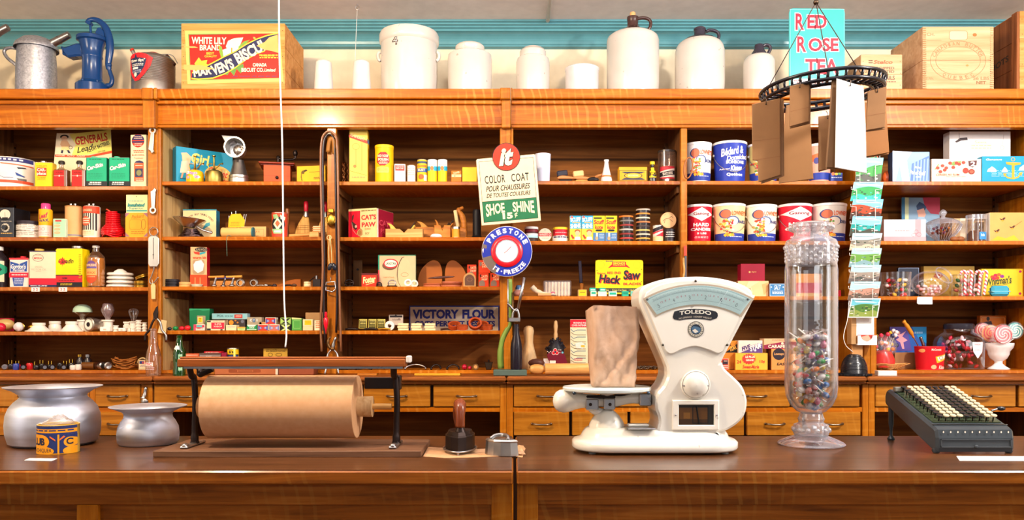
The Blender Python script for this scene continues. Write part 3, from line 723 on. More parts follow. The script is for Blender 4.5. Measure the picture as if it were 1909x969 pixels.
def teasign():
 Y=4.05;z=TOPZ;loc=(X(1523,Y),Y,z);t=thing('tea_sign','turquoise tin sign with red lettering, rounded corners','sign',loc)
 q=[(X(a,Y)-loc[0],Z(b,Y)-z) for a,b in ((1471,158),(1575.5,158),(1575.5,24),(1574,18.5),(1569,16),(1478,15),(1473,17.5),(1471,24))]
 q=[(a,max(b,.0)) for a,b in q];q[0]=(q[0][0],.0);q[1]=(q[1][0],.0)
 MB().prism(q,0,.006,'#44b0a8/e',.002).build('panel',t)
 d=D().R(1474,147,1572.5,168,'#ece6e0').F(1472.5,17,1574,168,1.0,'#7fe0d6')
 RD,WH='#cf2a3c','#f2ebe6';o=dict(out=WH,ow=.05)
 d.T('R',1483,25,1499,56,RD,.03,**o).T('ED',1505,28,1541,53,RD,.03,**o).T('R',1486,68,1503,97,RD,.03,**o).T('OSE',1507,71,1563,96,RD,.03,**o).T('TEA',1501,110,1563,138,RD,.03,**o)
 d.T('"is good tea"',1480,149.5,1566,158.5,'#cf5a5a',.01)
 d.build('printed_label',t,lambda px,py,off:(X(px,Y)-loc[0],-off,Z(py,Y)-z),base=.0006)
teasign()
# ================================================================ on the front counter
Zc=CT+.0014
def spittoon(label,cx,Yc,prof,thick=2):
 turned('spittoon',label,'spittoon',cx,Yc,Zc,[('bowl',prof,'aluminium')],n=48)
spittoon('large aluminium spittoon with a wide flared rim',100,2.60,[(.1,None),(58,None),(66,832),(74,822),(78.5,806),(79.5,790),(78,772),(73,758),(65,748),(58,742),(55,738),(57,734),(67,727),(79,722),(82,720.5),(82.5,719.5),(80,719.5),(66,723),(54,731),(50,738),(55,745),(64,752),(72,770),(73,800),(60,828),(.1,831)])
spittoon('small aluminium spittoon standing left of the paper roll',276.5,2.60,[(.1,None),(42,None),(49,831),(53,822),(54,808),(52.5,795),(47,784),(42.5,778),(41.5,772),(44,767),(54,762.5),(64,758.5),(67.5,757),(67.5,756),(64,756.5),(50,760),(41,766),(38,772),(40,780),(48,792),(50,815),(40,828),(.1,830)])
d=D().R(74,789.5,144.5,852,'#f0a01e').R(74,790,144.5,796,'#28346a').R(74,803,144.5,806,'#28346a').R(74,843,144.5,848,'#28346a').DASH(78,797.5,143,802,1,'#28346a',.5)
d.R(74,806,126,840,'#28346a').E(96,819,16,13,'#f0a01e').E(90,836,30,10,'#f0a01e').R(74,806,94,838,'#f0a01e').T('LUB',78.5,812,104,825.5,'#2a2a40',.045,sp=.9).T('A CHIQUER',78.5,831,116,839,'#2a2a40',.0)
d.R(125,806,127.5,846,'#f0a01e').R(127.5,806,144.5,840,'#28346a').E(140,820,7,9,'#f0a01e').E(144,836,12,8,'#f0a01e').T('C',136,813,142.5,825,'#2a2a40',.04).P([(113,808),(122,815),(122,818),(113,811)],'#e5703a').P([(133,808),(128,814),(128,817),(135,810)],'#e5703a').DASH(78,844,140,848,1,'#f0d9a0',.35)
def clubx(t,zf,s):
 MB().lathe([(35.6*s,zf(853)),(36*s,zf(852)),(35.4*s,zf(850.5))],'tin_plate',36).build('bottom_seam',t)
 rn=random.Random(3);mb=MB();N=14;vs=[];fs=[]
 for i in range(N+1):
  for j in range(8):
   a=math.pi*2*i/N;r=(31-j*3.6)*s*(1+.12*rn.uniform(-1,1));vs.append((r*math.cos(a),r*math.sin(a),zf(793)+(.004+j*.0035+rn.uniform(0,.007))))
 for i in range(N):
  for j in range(7):fs.append((i*8+j,i*8+8+j,i*8+9+j,i*8+j+1))
 mb.add(vs,fs,'wrap_film');mb.build('plastic_wrap',t)
turned('tobacco_tin','orange and navy round tin, open top stuffed with clear film','tin',109.2,2.42,Zc,[('tin',[(.1,None),(35.2,None),(35.2,791),(35.9,790),(35.2,789),(34,790),(34,845),(.1,846)],'#c8a04a/g')],d,35.3,extra=clubx,n=40)
def card(name,label,cat,pts,z=Zc,mt='#f3ece4/x',th=.0012):
 c=[P for P in pts];Ys=[(EYE-z)*F/(py-HZ) for px,py in c];w=[(X(px,Y),Y) for (px,py),Y in zip(c,Ys)]
 cx=sum(a for a,b in w)/len(w);cy=sum(b for a,b in w)/len(w);n=len(w)
 mb=MB();mb.add([(a-cx,b-cy,0.0002) for a,b in w]+[(a-cx,b-cy,th) for a,b in w],[tuple(range(n)),tuple(range(n,2*n))]+[(i,(i+1) % n,n+(i+1) % n,n+i) for i in range(n)],mt)
 return tagit(mb.build(name,None,(cx,cy,z)),label,cat)
card('paper_card','small white card lying in front of the orange and navy tin','card',[(45,858.5),(55,854.5),(107,855),(96,859.5)])
card('paper_card','long white card in front of the adding machine','card',[(1783,850.5),(1789,859),(1990,859.5),(1990,851)])
def roll():
 Yr=2.44;s=Yr/F;z0=Zc;xl,xr=X(392,Yr),X(667,Yr);zc=Z(757.5,Yr)
 ox=X(535,Yr);t=thing('paper_cutter_stand','wooden-based cast-iron paper cutter stand with a wooden bar across the top','paper cutter',(ox,Yr,z0))
 xa,xb=X(285,2.317)-ox,X(785,2.317)-ox
 b=MB();b.box(xa,xb,2.317-Yr,2.575-Yr,0,.018,'roll_base',.0015)
 b.build('base_board',t)
 for px in (363,739):
  x=X(px,Yr)-ox;q=MB()
  q.box(x-.012,x+.012,-.085,.06,.0181,.026,'steel',.003);q.lathe([(.0001,.024),(.014,.024),(.012,.031),(.0001,.033)],'dark_iron',12,c=(x,0));q.sphere((x,-.072,.027),(.010,.014,.007),'steel',10,6)
  q.build('foot_bracket',t)
  q=MB();zt=Z(688,Yr)-z0
  q.tube(bez([(x,0,.026),(x,0,.07),(x+.002,0,.15),(x-.002,0,.22),(x-.006,-.01,zt-.02),(x-.004,-.03,zt+.012)],6),[.012]*4+[.0095]*27,'dark_iron',8,flat=1.1)
  q.build('upright',t)
 x=X(363,Yr)-ox;q=MB();P=bez([(x,.0,Z(680,Yr)-z0),(x+.018,-.01,Z(686,Yr)-z0),(x+.024,-.02,Z(697,Yr)-z0),(x+.04,-.02,Z(693,Yr)-z0),(x+.062,-.02,Z(687,Yr)-z0)],6);q.tube(P,.009,'dark_iron',8);q.build('tension_arm',t)
 x=X(739,Yr)-ox;q=MB();q.box(X(676,Yr)-ox,x,.030,.036,Z(726,Yr)-z0,Z(704,Yr)-z0,'dark_iron',.002);q.box(x-.004,x+.012,.0,.036,Z(727,Yr)-z0,Z(700,Yr)-z0,'dark_iron',.003)
 q.build('spring_plate',t)
 Y2=2.37;q=MB();q.box(X(333,Y2)-ox,X(757,Y2)-ox,Y2-.012-Yr,Y2+.03-Yr,Z(684,Y2)-z0,Z(668.5,Y2)-z0,'roll_bar',.003);q.box(X(336,Y2)-ox,X(757,Y2)-ox,Y2-Yr-.006,Y2+.03-Yr,Z(668.4,Y2)-z0,Z(665,Y2)-z0,'roll_bar',.002)
 q.build('cutter_bar',t)
 q=MB();q.box(X(757.5,Y2)-ox,X(766,Y2)-ox,Y2-.012-Yr,Y2+.03-Yr,Z(676,Y2)-z0,Z(663,Y2)-z0,'#e6e0d8',.003);q.build('bar_end_cap',t)
 q=MB();q.box(X(345,Y2)-ox,X(752,Y2)-ox,Y2-.0126-Yr,Y2-.0105-Yr,Z(687,Y2)-z0,Z(683,Y2)-z0,'steel');q.build('blade',t)
 r=58*s;t2=thing('paper_roll','large roll of brown kraft paper held in the cutter stand','paper roll',((xl+xr)/2,Yr,zc));L=(xr-xl)/2
 M=Matrix.Rotation(math.pi/2,4,'Y')
 k=MB();k.lathe([(.017,-L),(r-.001,-L),(r,-L+.001),(r,L-.001),(r-.001,L),(.017,L),(.017,-L)],'kraft',64,M);k.build('paper',t2)
 k=MB();k.lathe([(.0235,-.0005),(.017,-.0005),(.017,.0006),(.0235,.0006)],'#2a2430',32,Matrix.Translation((L+.0004,0,0)) @ M);k.build('core_tube',t2)
 for sx in (-1,1):
  k=MB();a,c=(L-.03,X(695,Yr)-t2.location.x) if sx > 0 else (-L+.03,X(373,Yr)-t2.location.x)
  k.rod((a,0,0),(c,0,0),(.030 if sx > 0 else .0165),'turned_upright',24,.0315 if sx > 0 else .034);k.build('plug',t2)
 k=MB();k.rod((X(372,Yr)-t2.location.x,0,0),(X(730,Yr)-t2.location.x,0,0),.0095,'turned_wood',14);k.build('spindle',t2)
ma,nt,p=newmat('kraft');n_=noise(nt,mapped(nt,(1,1,1)),60,4);g_=noise(nt,mapped(nt,(1,1,1)),6,2)
nt.links.new(mixc(nt,ramp(nt,g_.outputs['Fac'],[(.3,0.0),(.7,.35)]),ramp(nt,n_.outputs['Fac'],[(.3,'#c6966a'),(.7,'#d0a27a')]),lin('#c08a55')),p.inputs['Base Color']);p.inputs['Roughness'].default_value=.62;_mats['kraft']=ma
roll()
def paper_sheet():
 z=Zc;px=[(789,851),(798,833.5),(880,838),(975,831.5),(980,836),(974,853),(965,851),(950,849.5),(880,853),(830,854)]
 card('wrapping_paper','crumpled brown paper sheet lying under the two irons','paper',px,z,'kraft',.001)
 s=2.36/F;Y=2.34
 mb=MB();pts=[(955,838),(968,832),(978,836),(973,843),(980,852),(966,851),(958,846)]
 o=P3(967,848,Y);mb.add([(X(a,Y)-o.x,(852-b)*.006,.0012+(.014 if i in (1,2,3) else .003)) for i,(a,b) in enumerate(pts)],[(0,1,3),(1,2,3),(0,3,6),(3,5,6),(3,4,5)],'kraft')
 tagit(mb.build('paper_scrap',None,(o.x,Y,z+.001)),'small torn curl of brown paper at the counter seam','paper')
paper_sheet()
def sad_iron():
 Y=2.42;s=Y/F;cx=857;z=Zc+.0012;t=thing('sad_iron','dark iron with a red-brown wooden arched handle on a trivet','flat iron',(X(cx,Y),Y,z))
 def sole(k,zz,sx=1.0):return [(k*a*s,k*b*s,zz) for a,b in ((0,-46),(14,-32),(24,-12),(27,8),(26,28),(18,38),(-18,38),(-26,28),(-27,8),(-24,-12),(-14,-32))]
 def slab(mb,levels,mt):
  vs=[];fs=[];n=11
  for k,zz in levels:vs+=sole(k,zz)
  for i in range(len(levels)-1):
   for j in range(n):fs.append((i*n+j,i*n+(j+1) % n,(i+1)*n+(j+1) % n,(i+1)*n+j))
  fs+=[tuple(range(n)),tuple(range((len(levels)-1)*n,len(levels)*n))];mb.add(vs,fs,mt)
 mb=MB();slab(mb,[(1.02,.010),(1.02,.050),(.97,.054)],'dark_iron');slab(mb,[(.90,.054),(.80,.064),(.7,.066)],'dark_iron');mb.build('body',t)
 mb=MB();P=bez([(-.006,.045,.066),(-.010,.045,.10),(-.006,.03,.130),(0,0,.142),(.003,-.025,.134),(.004,-.035,.11),(.004,-.034,.078)],6);mb.tube(P,[.010+.006*math.sin(min(1,i/30)*3.14)+(.004 if i > 18 else 0) for i in range(len(P))],'#7a3a1e/g',12);mb.build('handle',t)
 mb=MB();mb.lathe([(.0001,.064),(.017,.064),(.013,.074),(.011,.080),(.0001,.080)],'dark_iron',16,c=(.004,-.034));mb.build('handle_socket',t)
 mb=MB();mb.tube([(x,y,.009) for x,y,_ in sole(1.13,0)],.003,'steel',6,True);mb.tube([(x*.6,y*.6,.007) for x,y,_ in sole(1.0,0)],.002,'steel',6,True)
 for x,y in ((0,-.075),(-.042,.035),(.042,.035)):mb.rod((x,y,0),(x,y,.012),.0035,'steel')
 mb.box(-.045,.045,.034,.037,.006,.009,'steel');mb.box(-.0015,.0015,-.075,.06,.006,.009,'steel');mb.build('trivet',t)
sad_iron()
def small_iron():
 Y=2.36;s=Y/F;cx=935;z=Zc+.0012;t=thing('flat_iron','small grey boat-shaped iron without its handle','flat iron',(X(cx,Y),Y,z),math.radians(62))
 out=[(0,-.056),(.016,-.040),(.027,-.012),(.029,.012),(.022,.035),(.010,.050),(0,.056),(-.010,.050),(-.022,.035),(-.029,.012),(-.027,-.012),(-.016,-.040)]
 mb=MB();vs=[];fs=[];n=len(out);lv=[(1,0),(1,.004),(.93,.038),(.97,.042),(.86,.046)]
 for k,zz in lv:vs+=[(a*k,b*k,zz) for a,b in out]
 for i in range(len(lv)-1):
  for j in range(n):fs.append((i*n+j,i*n+(j+1) % n,(i+1)*n+(j+1) % n,(i+1)*n+j))
 fs+=[tuple(range(n)),tuple(range((len(lv)-1)*n,len(lv)*n))];mb.add(vs,fs,'tin_plate');mb.build('body',t)
 mb=MB();mb.tube(bez([(-.012,-.028,.046),(0,-.02,.055),(.008,0,.057),(0,.02,.055),(-.012,.03,.046)],5),.006,'steel',8);mb.build('catch',t)
small_iron()
def scale():
 Y=2.46;s=Y/F;cx=1218;z=Zc;t=thing('counter_scale','white enamel fan-shaped counter scale with a glass weight window','scale',(X(cx,Y),Y,z))
 f=lambda px,py,y=0.0:Vector(((px-cx)*s,y,Z(py,Y)-z));E_='enamel'
 def oval(x0,x1,y0,y1,r,zz,k=0):
  o=[]
  for cx_,cy_,a0 in ((x1-r,y1-r,0),(x0+r,y1-r,90),(x0+r,y0+r,180),(x1-r,y0+r,270)):
   for i in range(7):a=math.radians(a0+i*15);o.append((cx_+r*math.cos(a),cy_+r*math.sin(a),zz))
  return o
 def stack(mb,lv,mt=E_):
  vs=[];fs=[];n=28
  for a in lv:vs+=oval(*a)
  for i in range(len(lv)-1):
   for j in range(n):fs.append((i*n+j,i*n+(j+1) % n,(i+1)*n+(j+1) % n,(i+1)*n+j))
  fs+=[tuple(range(n)),tuple(range((len(lv)-1)*n,len(lv)*n))];mb.add(vs,fs,mt,True)
 xa,xb=f(1067,0).x,f(1371,0).x;D2=.118
 mb=MB();lv=[]
 for ins,zz in ((.014,.008),(.004,.008),(0,.013),(0,.030),(.006,.036),(.018,.038),(.026,.044),(.030,.054),(.038,.066),(.046,.071),(.058,.073)):lv.append((xa+ins,xb-ins,-D2+ins,D2-ins,.105-ins*.9,zz))
 stack(mb,lv);mb.build('base',t)
 for px,yy in ((1100,-.07),(1340,-.07),(1110,.07),(1330,.07)):MB().cyl(f(px,0).x,yy,0,.0085,.011,'#8a857d',12).build('foot',t)
 pl=[(1185,546),(1190,538),(1205,530),(1235,522),(1265,519.5),(1300,519),(1335,523),(1365,531),(1384,541),(1390,552),(1390,562),(1337,664),(1335,674),(1340,686),(1355,700),(1370,716),(1378,735),(1379,752),(1374,770),(1362,784),(1345,795),(1330,800),(1326,805),(1222,804),(1216,800),(1220,784),(1219,772),(1214,757),(1214,740),(1218,728),(1228,716),(1235,700),(1235,686),(1229,668),(1190,580),(1184,562)]
 def dense(p,k=3):return [(a.x,a.y) for a in bez([Vector((x,y,0)) for x,y in p]+[Vector((*p[0],0))],k)][:-1]
 P=[(f(a,b).x,f(a,b).z) for a,b in dense(pl)]
 Yf_,Yb_=-.078,.088
 mb=MB();mb.prism(P,Yf_,Yb_,E_,.007);mb.build('housing',t)
 fc=[(1196,548),(1216,535),(1250,527),(1290,525),(1330,530),(1362,539),(1378,550),(1380,560),(1347,630),(1338,650),(1326,658),(1310,652),(1285,645),(1262,650),(1245,658),(1234,656),(1224,640),(1195,568)]
 mb=MB();mb.prism([(f(a,b).x,f(a,b).z) for a,b in dense(fc)],Yf_-.006,Yf_+.002,E_,.003);mb.build('fan_cover',t)
 mp=lambda px,py,off:(f(px,py).x,Yf_-.006-off,f(px,py).z)
 def arc(r,a0,a1,n=24):return [(1290+r*math.sin(math.radians(a0+(a1-a0)*i/n)),728-r*math.cos(math.radians(a0+(a1-a0)*i/n))) for i in range(n+1)]
 w0=arc(193,-29.5,29.5);w1=arc(159,28,-28)
 d=D().P([(a+(1.5 if a > 1290 else -1.5),b-1) for a,b in arc(195,-30.5,30.5)]+[(a,b+1) for a,b in arc(157,29.5,-29.5)],'#b8a894').P(w0+w1,'#d8e6e5')
 d.P(arc(192.5,-29.3,29.3)+arc(190,29.2,-29.2),'#9fb8bc').L(arc(166,-27,27),.5,'#8aa0a6').L(arc(183,-27,27),.5,'#9ab0b4')
 for i,ch in enumerate('543210'):
  a=-24.5+i*9.6;x=1290+172*math.sin(math.radians(a));y=728-172*math.cos(math.radians(a));d.T(ch,x-1.7,y-3.4,x+1.7,y+3.4,'#3a444c',-.01,rot=a);d.l-=1
  if i < 5:
   for k,(tx,ww) in enumerate((('12',2.2),('8',1.0),('4',1.0))):
    b=a+2.4*(k+1);x=1290+176*math.sin(math.radians(b));y=728-176*math.cos(math.radians(b));d.T(tx,x-ww,y-1.7,x+ww,y+1.7,'#d5556a',0,rot=b);d.l-=1
 for i in range(97):
  b=-26+i*.54;r0=183;r1=186 if i % 4 else 188
  d.L([(1290+r*math.sin(math.radians(b)),728-r*math.cos(math.radians(b))) for r in (r0,r1)],.28,'#566268');d.l-=1
 d.l+=2;d.L([(1290+(160)*math.sin(math.radians(12.5)),728-160*math.cos(math.radians(12.5))),(1290+191*math.sin(math.radians(16)),728-191*math.cos(math.radians(16)))],1.4,'#eef2f2')
 d.build('weight_chart',t,mp,base=.0006)
 g=MB();wp=[(f(a,b).x,f(a,b).z) for a,b in w0+w1];n=len(wp);tri=tessellate_polygon([[Vector((a,c,0)) for a,c in wp]]);g.add([(a,Yf_-.0095,c) for a,c in wp],[tuple(q) for q in tri],'scale_glass');g.build('window_glass',t,weld=False)
 npl=[]
 for i in range(13):a=math.radians(-14.2+28.4*i/12);npl.append((1284+152*math.sin(a),729-152*math.cos(a)))
 lo=[(1284+(134)*math.sin(math.radians(14.2-28.4*i/12)),729-134*math.cos(math.radians(14.2-28.4*i/12))) for i in range(13)]
 d=D();rnd_=npl+[(1324.5,585),(1325,590),(1323,594)]+lo[1:-1]+[(1246,596),(1244,592),(1245,587)]
 d.P(rnd_,'#26282f');bnd=lambda u,v:(0,(u-.5)**2*4*3.4)
 d.T('TOLEDO',1256,578.5,1313,585.5,'#e8e2d4',.02,bend=bnd).T('NO SPRINGS · HONEST WEIGHT',1255,589.8,1314,593,'#c9bfae',.0,bend=bnd)
 d.E(1285.5,614,14.5,14.5,'#3c3a36',28).E(1285.5,614,13.4,13.4,'#c9c3b2',28).E(1285.5,614,9.4,9.4,'#232c3a',28).ARC('TOLEDO SCALE',1285.5,614,11.4,2.8,-110,110,'#3a3630',.02).ARC('CANADA',1285.5,614,11.4,2.8,230,130,'#3a3630',.02,True)
 d.P([(1277,612),(1281,608),(1288,609),(1294,612),(1293,619),(1286,622),(1279,620)],'#4b6a86').P([(1279,616),(1284,613),(1290,618),(1284,621)],'#d8d2c4')
 d.build('name_plate',t,mp,base=.0008)
 for px,py in ((1198,560),(1285,527),(1379,560),(1226,642),(1342,642)):
  MB().sphere((f(px,py).x,Yf_-.007,f(px,py).z),(.0038,.002,.0038),'#5a564e/m',10,6).build('screw',t)
 mb=MB();M=Matrix.Translation((f(1285.5,714).x,Yf_,f(1285.5,714).z)) @ Matrix.Rotation(math.pi/2,4,'X')
 mb.lathe([(.0435,-.001),(.0430,.004),(.0405,.006),(.039,.0035),(.037,.008),(.028,.017),(.014,.021),(.0001,.022)],E_,36,M);mb.build('round_cover',t)
 for px in (1263.5,1306.5):MB().sphere((f(px,715).x,Yf_-.009,f(px,715).z),.0032,'steel',8,5).build('screw',t)
 x0,x1,z0,z1=f(1243,0).x,f(1327.5,0).x,f(0,795).z,f(0,741).z;ix0,ix1,iz0,iz1=f(1255,0).x,f(1318,0).x,f(0,786).z,f(0,750).z
 mb=MB();mb.prism([(x0,z0),(x1,z0),(x1,z1),(x0,z1)],Yf_-.008,Yf_+.001,E_,.003,holes=[[(ix0,iz0),(ix1,iz0),(ix1,iz1),(ix0,iz1)]]);mb.build('window_frame',t)
 d=D().R(1255,750,1318,786,'#8a4f1e').R(1255,750,1318,755,'#3c2a20').R(1255,776,1318,786,'#5f3516').R(1309,750,1318,786,'#4a3a30').R(1264,764,1276,775,'#b06a2a').F(1280,752,1309,784,1.6,'#2a1f1c')
 d.build('window_interior',t,lambda px,py,off:(f(px,py).x,Yf_-off,f(px,py).z))
 MB().rod(f(1287,752,Yf_-.003),f(1292,785,Yf_-.003),.0022,'dark_iron',8).build('pendulum',t)
 g=MB();g.add([(ix0,Yf_-.006,iz0),(ix1,Yf_-.006,iz0),(ix1,Yf_-.006,iz1),(ix0,Yf_-.006,iz1)],[(0,1,2,3)],'scale_glass');g.build('window_pane',t,weld=False)
 for px in (1249,1323):MB().sphere((f(px,768).x,Yf_-.0085,f(px,768).z),.003,'steel',8,5).build('screw',t)
 mb=MB();P=bez([f(1216,745),(f(1180,742)),f(1150,747),f(1120,748),f(1095,746)],5);mb.tube(P,[.017]*5+[.016]*5+[.018]*5+[.016]*6,E_,12,flat=.8);mb.build('beam',t)
 mb=MB();mb.lathe([(max(.0001,r*s),(x-1131)*s) for r,x in ((0,1030.5),(9,1032),(16,1036),(20.5,1043),(22,1051),(20.5,1061),(16,1072),(13.5,1084),(13,1100),(12,1114))],E_,28,Matrix.Translation(f(1131,747)) @ Matrix.Rotation(math.pi/2,4,'Y'));mb.build('counterweight',t)
 mb=MB();mb.lathe([(.055,.072),(.053,.082),(.048,.092),(.038,.106),(.026,.118),(.018,.124),(.0001,.128)],E_,28,c=(f(1131,0).x,0));mb.build('pedestal',t)
 mb=MB();mb.tube(bez([f(1131,795),f(1136,780),f(1134,770),f(1118,768),f(1105,762),f(1101,752)],5),.0135,E_,12,flat=1.3);mb.build('yoke',t)
 mb=MB();mb.box(f(1091,0).x,f(1114,0).x,-.030,-.012,f(0,763).z,f(0,742).z,'steel',.003);mb.box(f(1124,0).x,f(1145,0).x,-.030,-.012,f(0,762).z,f(0,741).z,'steel',.003)
 for px in (1099,1135):mb.sphere((f(px,752).x,-.032,f(px,752).z),.005,'dark_iron',10,6)
 mb.box(f(1092,0).x,f(1146,0).x,-.02,.02,f(0,742).z,f(0,736).z,'dark_iron',.003);mb.box(f(1145,0).x,f(1210,0).x,-.008,.008,f(0,738).z,f(0,734.5).z,'dark_iron',.001);mb.box(f(1190,0).x,f(1212,0).x,-.03,-.01,f(0,755).z,f(0,732).z,'steel',.003);mb.build('pivot_block',t)
 mb=MB();mb.lathe([(.0001,f(0,742).z),(.016,f(0,742).z),(.020,f(0,735).z),(.034,f(0,729.5).z),(.0001,f(0,729).z)],E_,24,c=(f(1131,0).x,0));mb.build('platter_post',t)
 mb=MB();c_=(f(1131,0).x,0);mb.lathe([(.0001,f(0,729).z),(.125,f(0,728.5).z),(.1335,f(0,726).z),(.1345,f(0,722).z),(.132,f(0,720).z),(.0001,f(0,720).z)],'#dfe9e6/g',48,c=c_);mb.build('platter',t)
 for sx in (-.105,.115):MB().sphere((c_[0]+sx,-.075,f(0,729).z),.006,'#5a6a7a/m',10,6).build('platter_clip',t)
 mb=MB();mb.box(f(1163,0).x,f(1212,0).x,-.095,-.05,.0735,.078,'steel',.001);mb.box(f(1166,0).x,f(1204,0).x,-.06,-.03,.078,.086,E_,.003);mb.build('level_plate',t)
 d=D().T('TOLEDO',1196,815,1300,825,'#c9bfa8',.01,sp=1.15)
 d.build('embossed_lettering',t,lambda px,py,off:(f(px,py).x,-.0985-off+(.066-.054)*0-.0,f(px,py).z),base=.0)
 return t,f,c_
stone('enamel','#e3ddd0','#ece7dd')
_mats['enamel'].node_tree.nodes['Principled BSDF'].inputs['Roughness'].default_value=.2
st,sf,sc_=scale()
def paper_bag():
 Y=2.45;s=Y/F;z=Zc+sf(0,720).z;cx=1141;t=None
 f=lambda px,py:((px-cx)*s,Z(py,Y)-z);rn=random.Random(5);vs=[];fs=[];N=16
 L0=[(1090,578),(1094,640),(1096,680),(1100,719)];M0=[(1104,570),(1106,640),(1104,680),(1103,719)];R0=[(1183,572),(1189,628),(1182,670),(1180,719)]
 def at(l,v):
  u=v*(len(l)-1);i=min(int(u),len(l)-2);w_=u-i;return (l[i][0]*(1-w_)+l[i+1][0]*w_,l[i][1]*(1-w_)+l[i+1][1]*w_)
 H=18;cols=30
 for j in range(H+1):
  v=j/H
  xl,yl=at(L0,v);xm,ym=at(M0,v);xr,yr=at(R0,v);ring=[]
  x0,x1,x2=(xl-cx)*s,(xm-cx)*s,(xr-cx)*s;z0,z1,z2=Z(yl,Y)-z,Z(ym,Y)-z,Z(yr,Y)-z
  k0=[(x1,-.045),(x2,-.045),(x2+.003,0),(x2-.004,.045),(x1+.01,.045),(x0+.006,.042)];zz=[z1,z2,z2-.003,z2,z1,z0]
  segs=[(0,1,12),(1,2,4),(2,3,4),(3,4,6),(4,5,2),(5,0,4)]
  for a,b,n in segs:
   for q in range(n):
    u=q/n;cr=.0045*math.sin(9*u+7*v+2.5*math.sin(6*v+3*u))+.002*math.sin(23*u-14*v)*(1 if a==0 else .4)+rn.uniform(-.0007,.0007)*(q > 0)
    ring.append((k0[a][0]*(1-u)+k0[b][0]*u+(cr if a in (1,2) else 0),k0[a][1]*(1-u)+k0[b][1]*u+(cr if a in (0,3,4,5) else 0),max(.0006,(zz[a]*(1-u)+zz[b]*u)+(rn.uniform(-.001,.001) if j < H else 0))))
  vs+=ring
 n=len(ring)
 for j in range(H):
  for i in range(n):a,b,c,d_=j*n+i,j*n+(i+1) % n,(j+1)*n+(i+1) % n,(j+1)*n+i;fs+=[(a,b,c),(a,c,d_)] if (i+j) % 2 else [(a,b,d_),(b,c,d_)]
 fs.append(tuple(range(H*n,H*n+n)))
 mb=MB();mb.add(vs,fs,'bag_paper',True);o=mb.build('paper_bag',None,(X(cx,Y),Y,z))
 tagit(o,'crumpled open brown paper bag standing on the scale platter','paper bag')
ma,nt,p=newmat('bag_paper');n_=noise(nt,mapped(nt,(1,1,1)),18,4,.5)
nt.links.new(ramp(nt,n_.outputs['Fac'],[(.3,'#bd9678'),(.7,'#cfac92')]),p.inputs['Base Color']);p.inputs['Roughness'].default_value=.55;bump(nt,n_.outputs['Fac'],p,.6,.006);_mats['bag_paper']=ma
paper_bag()
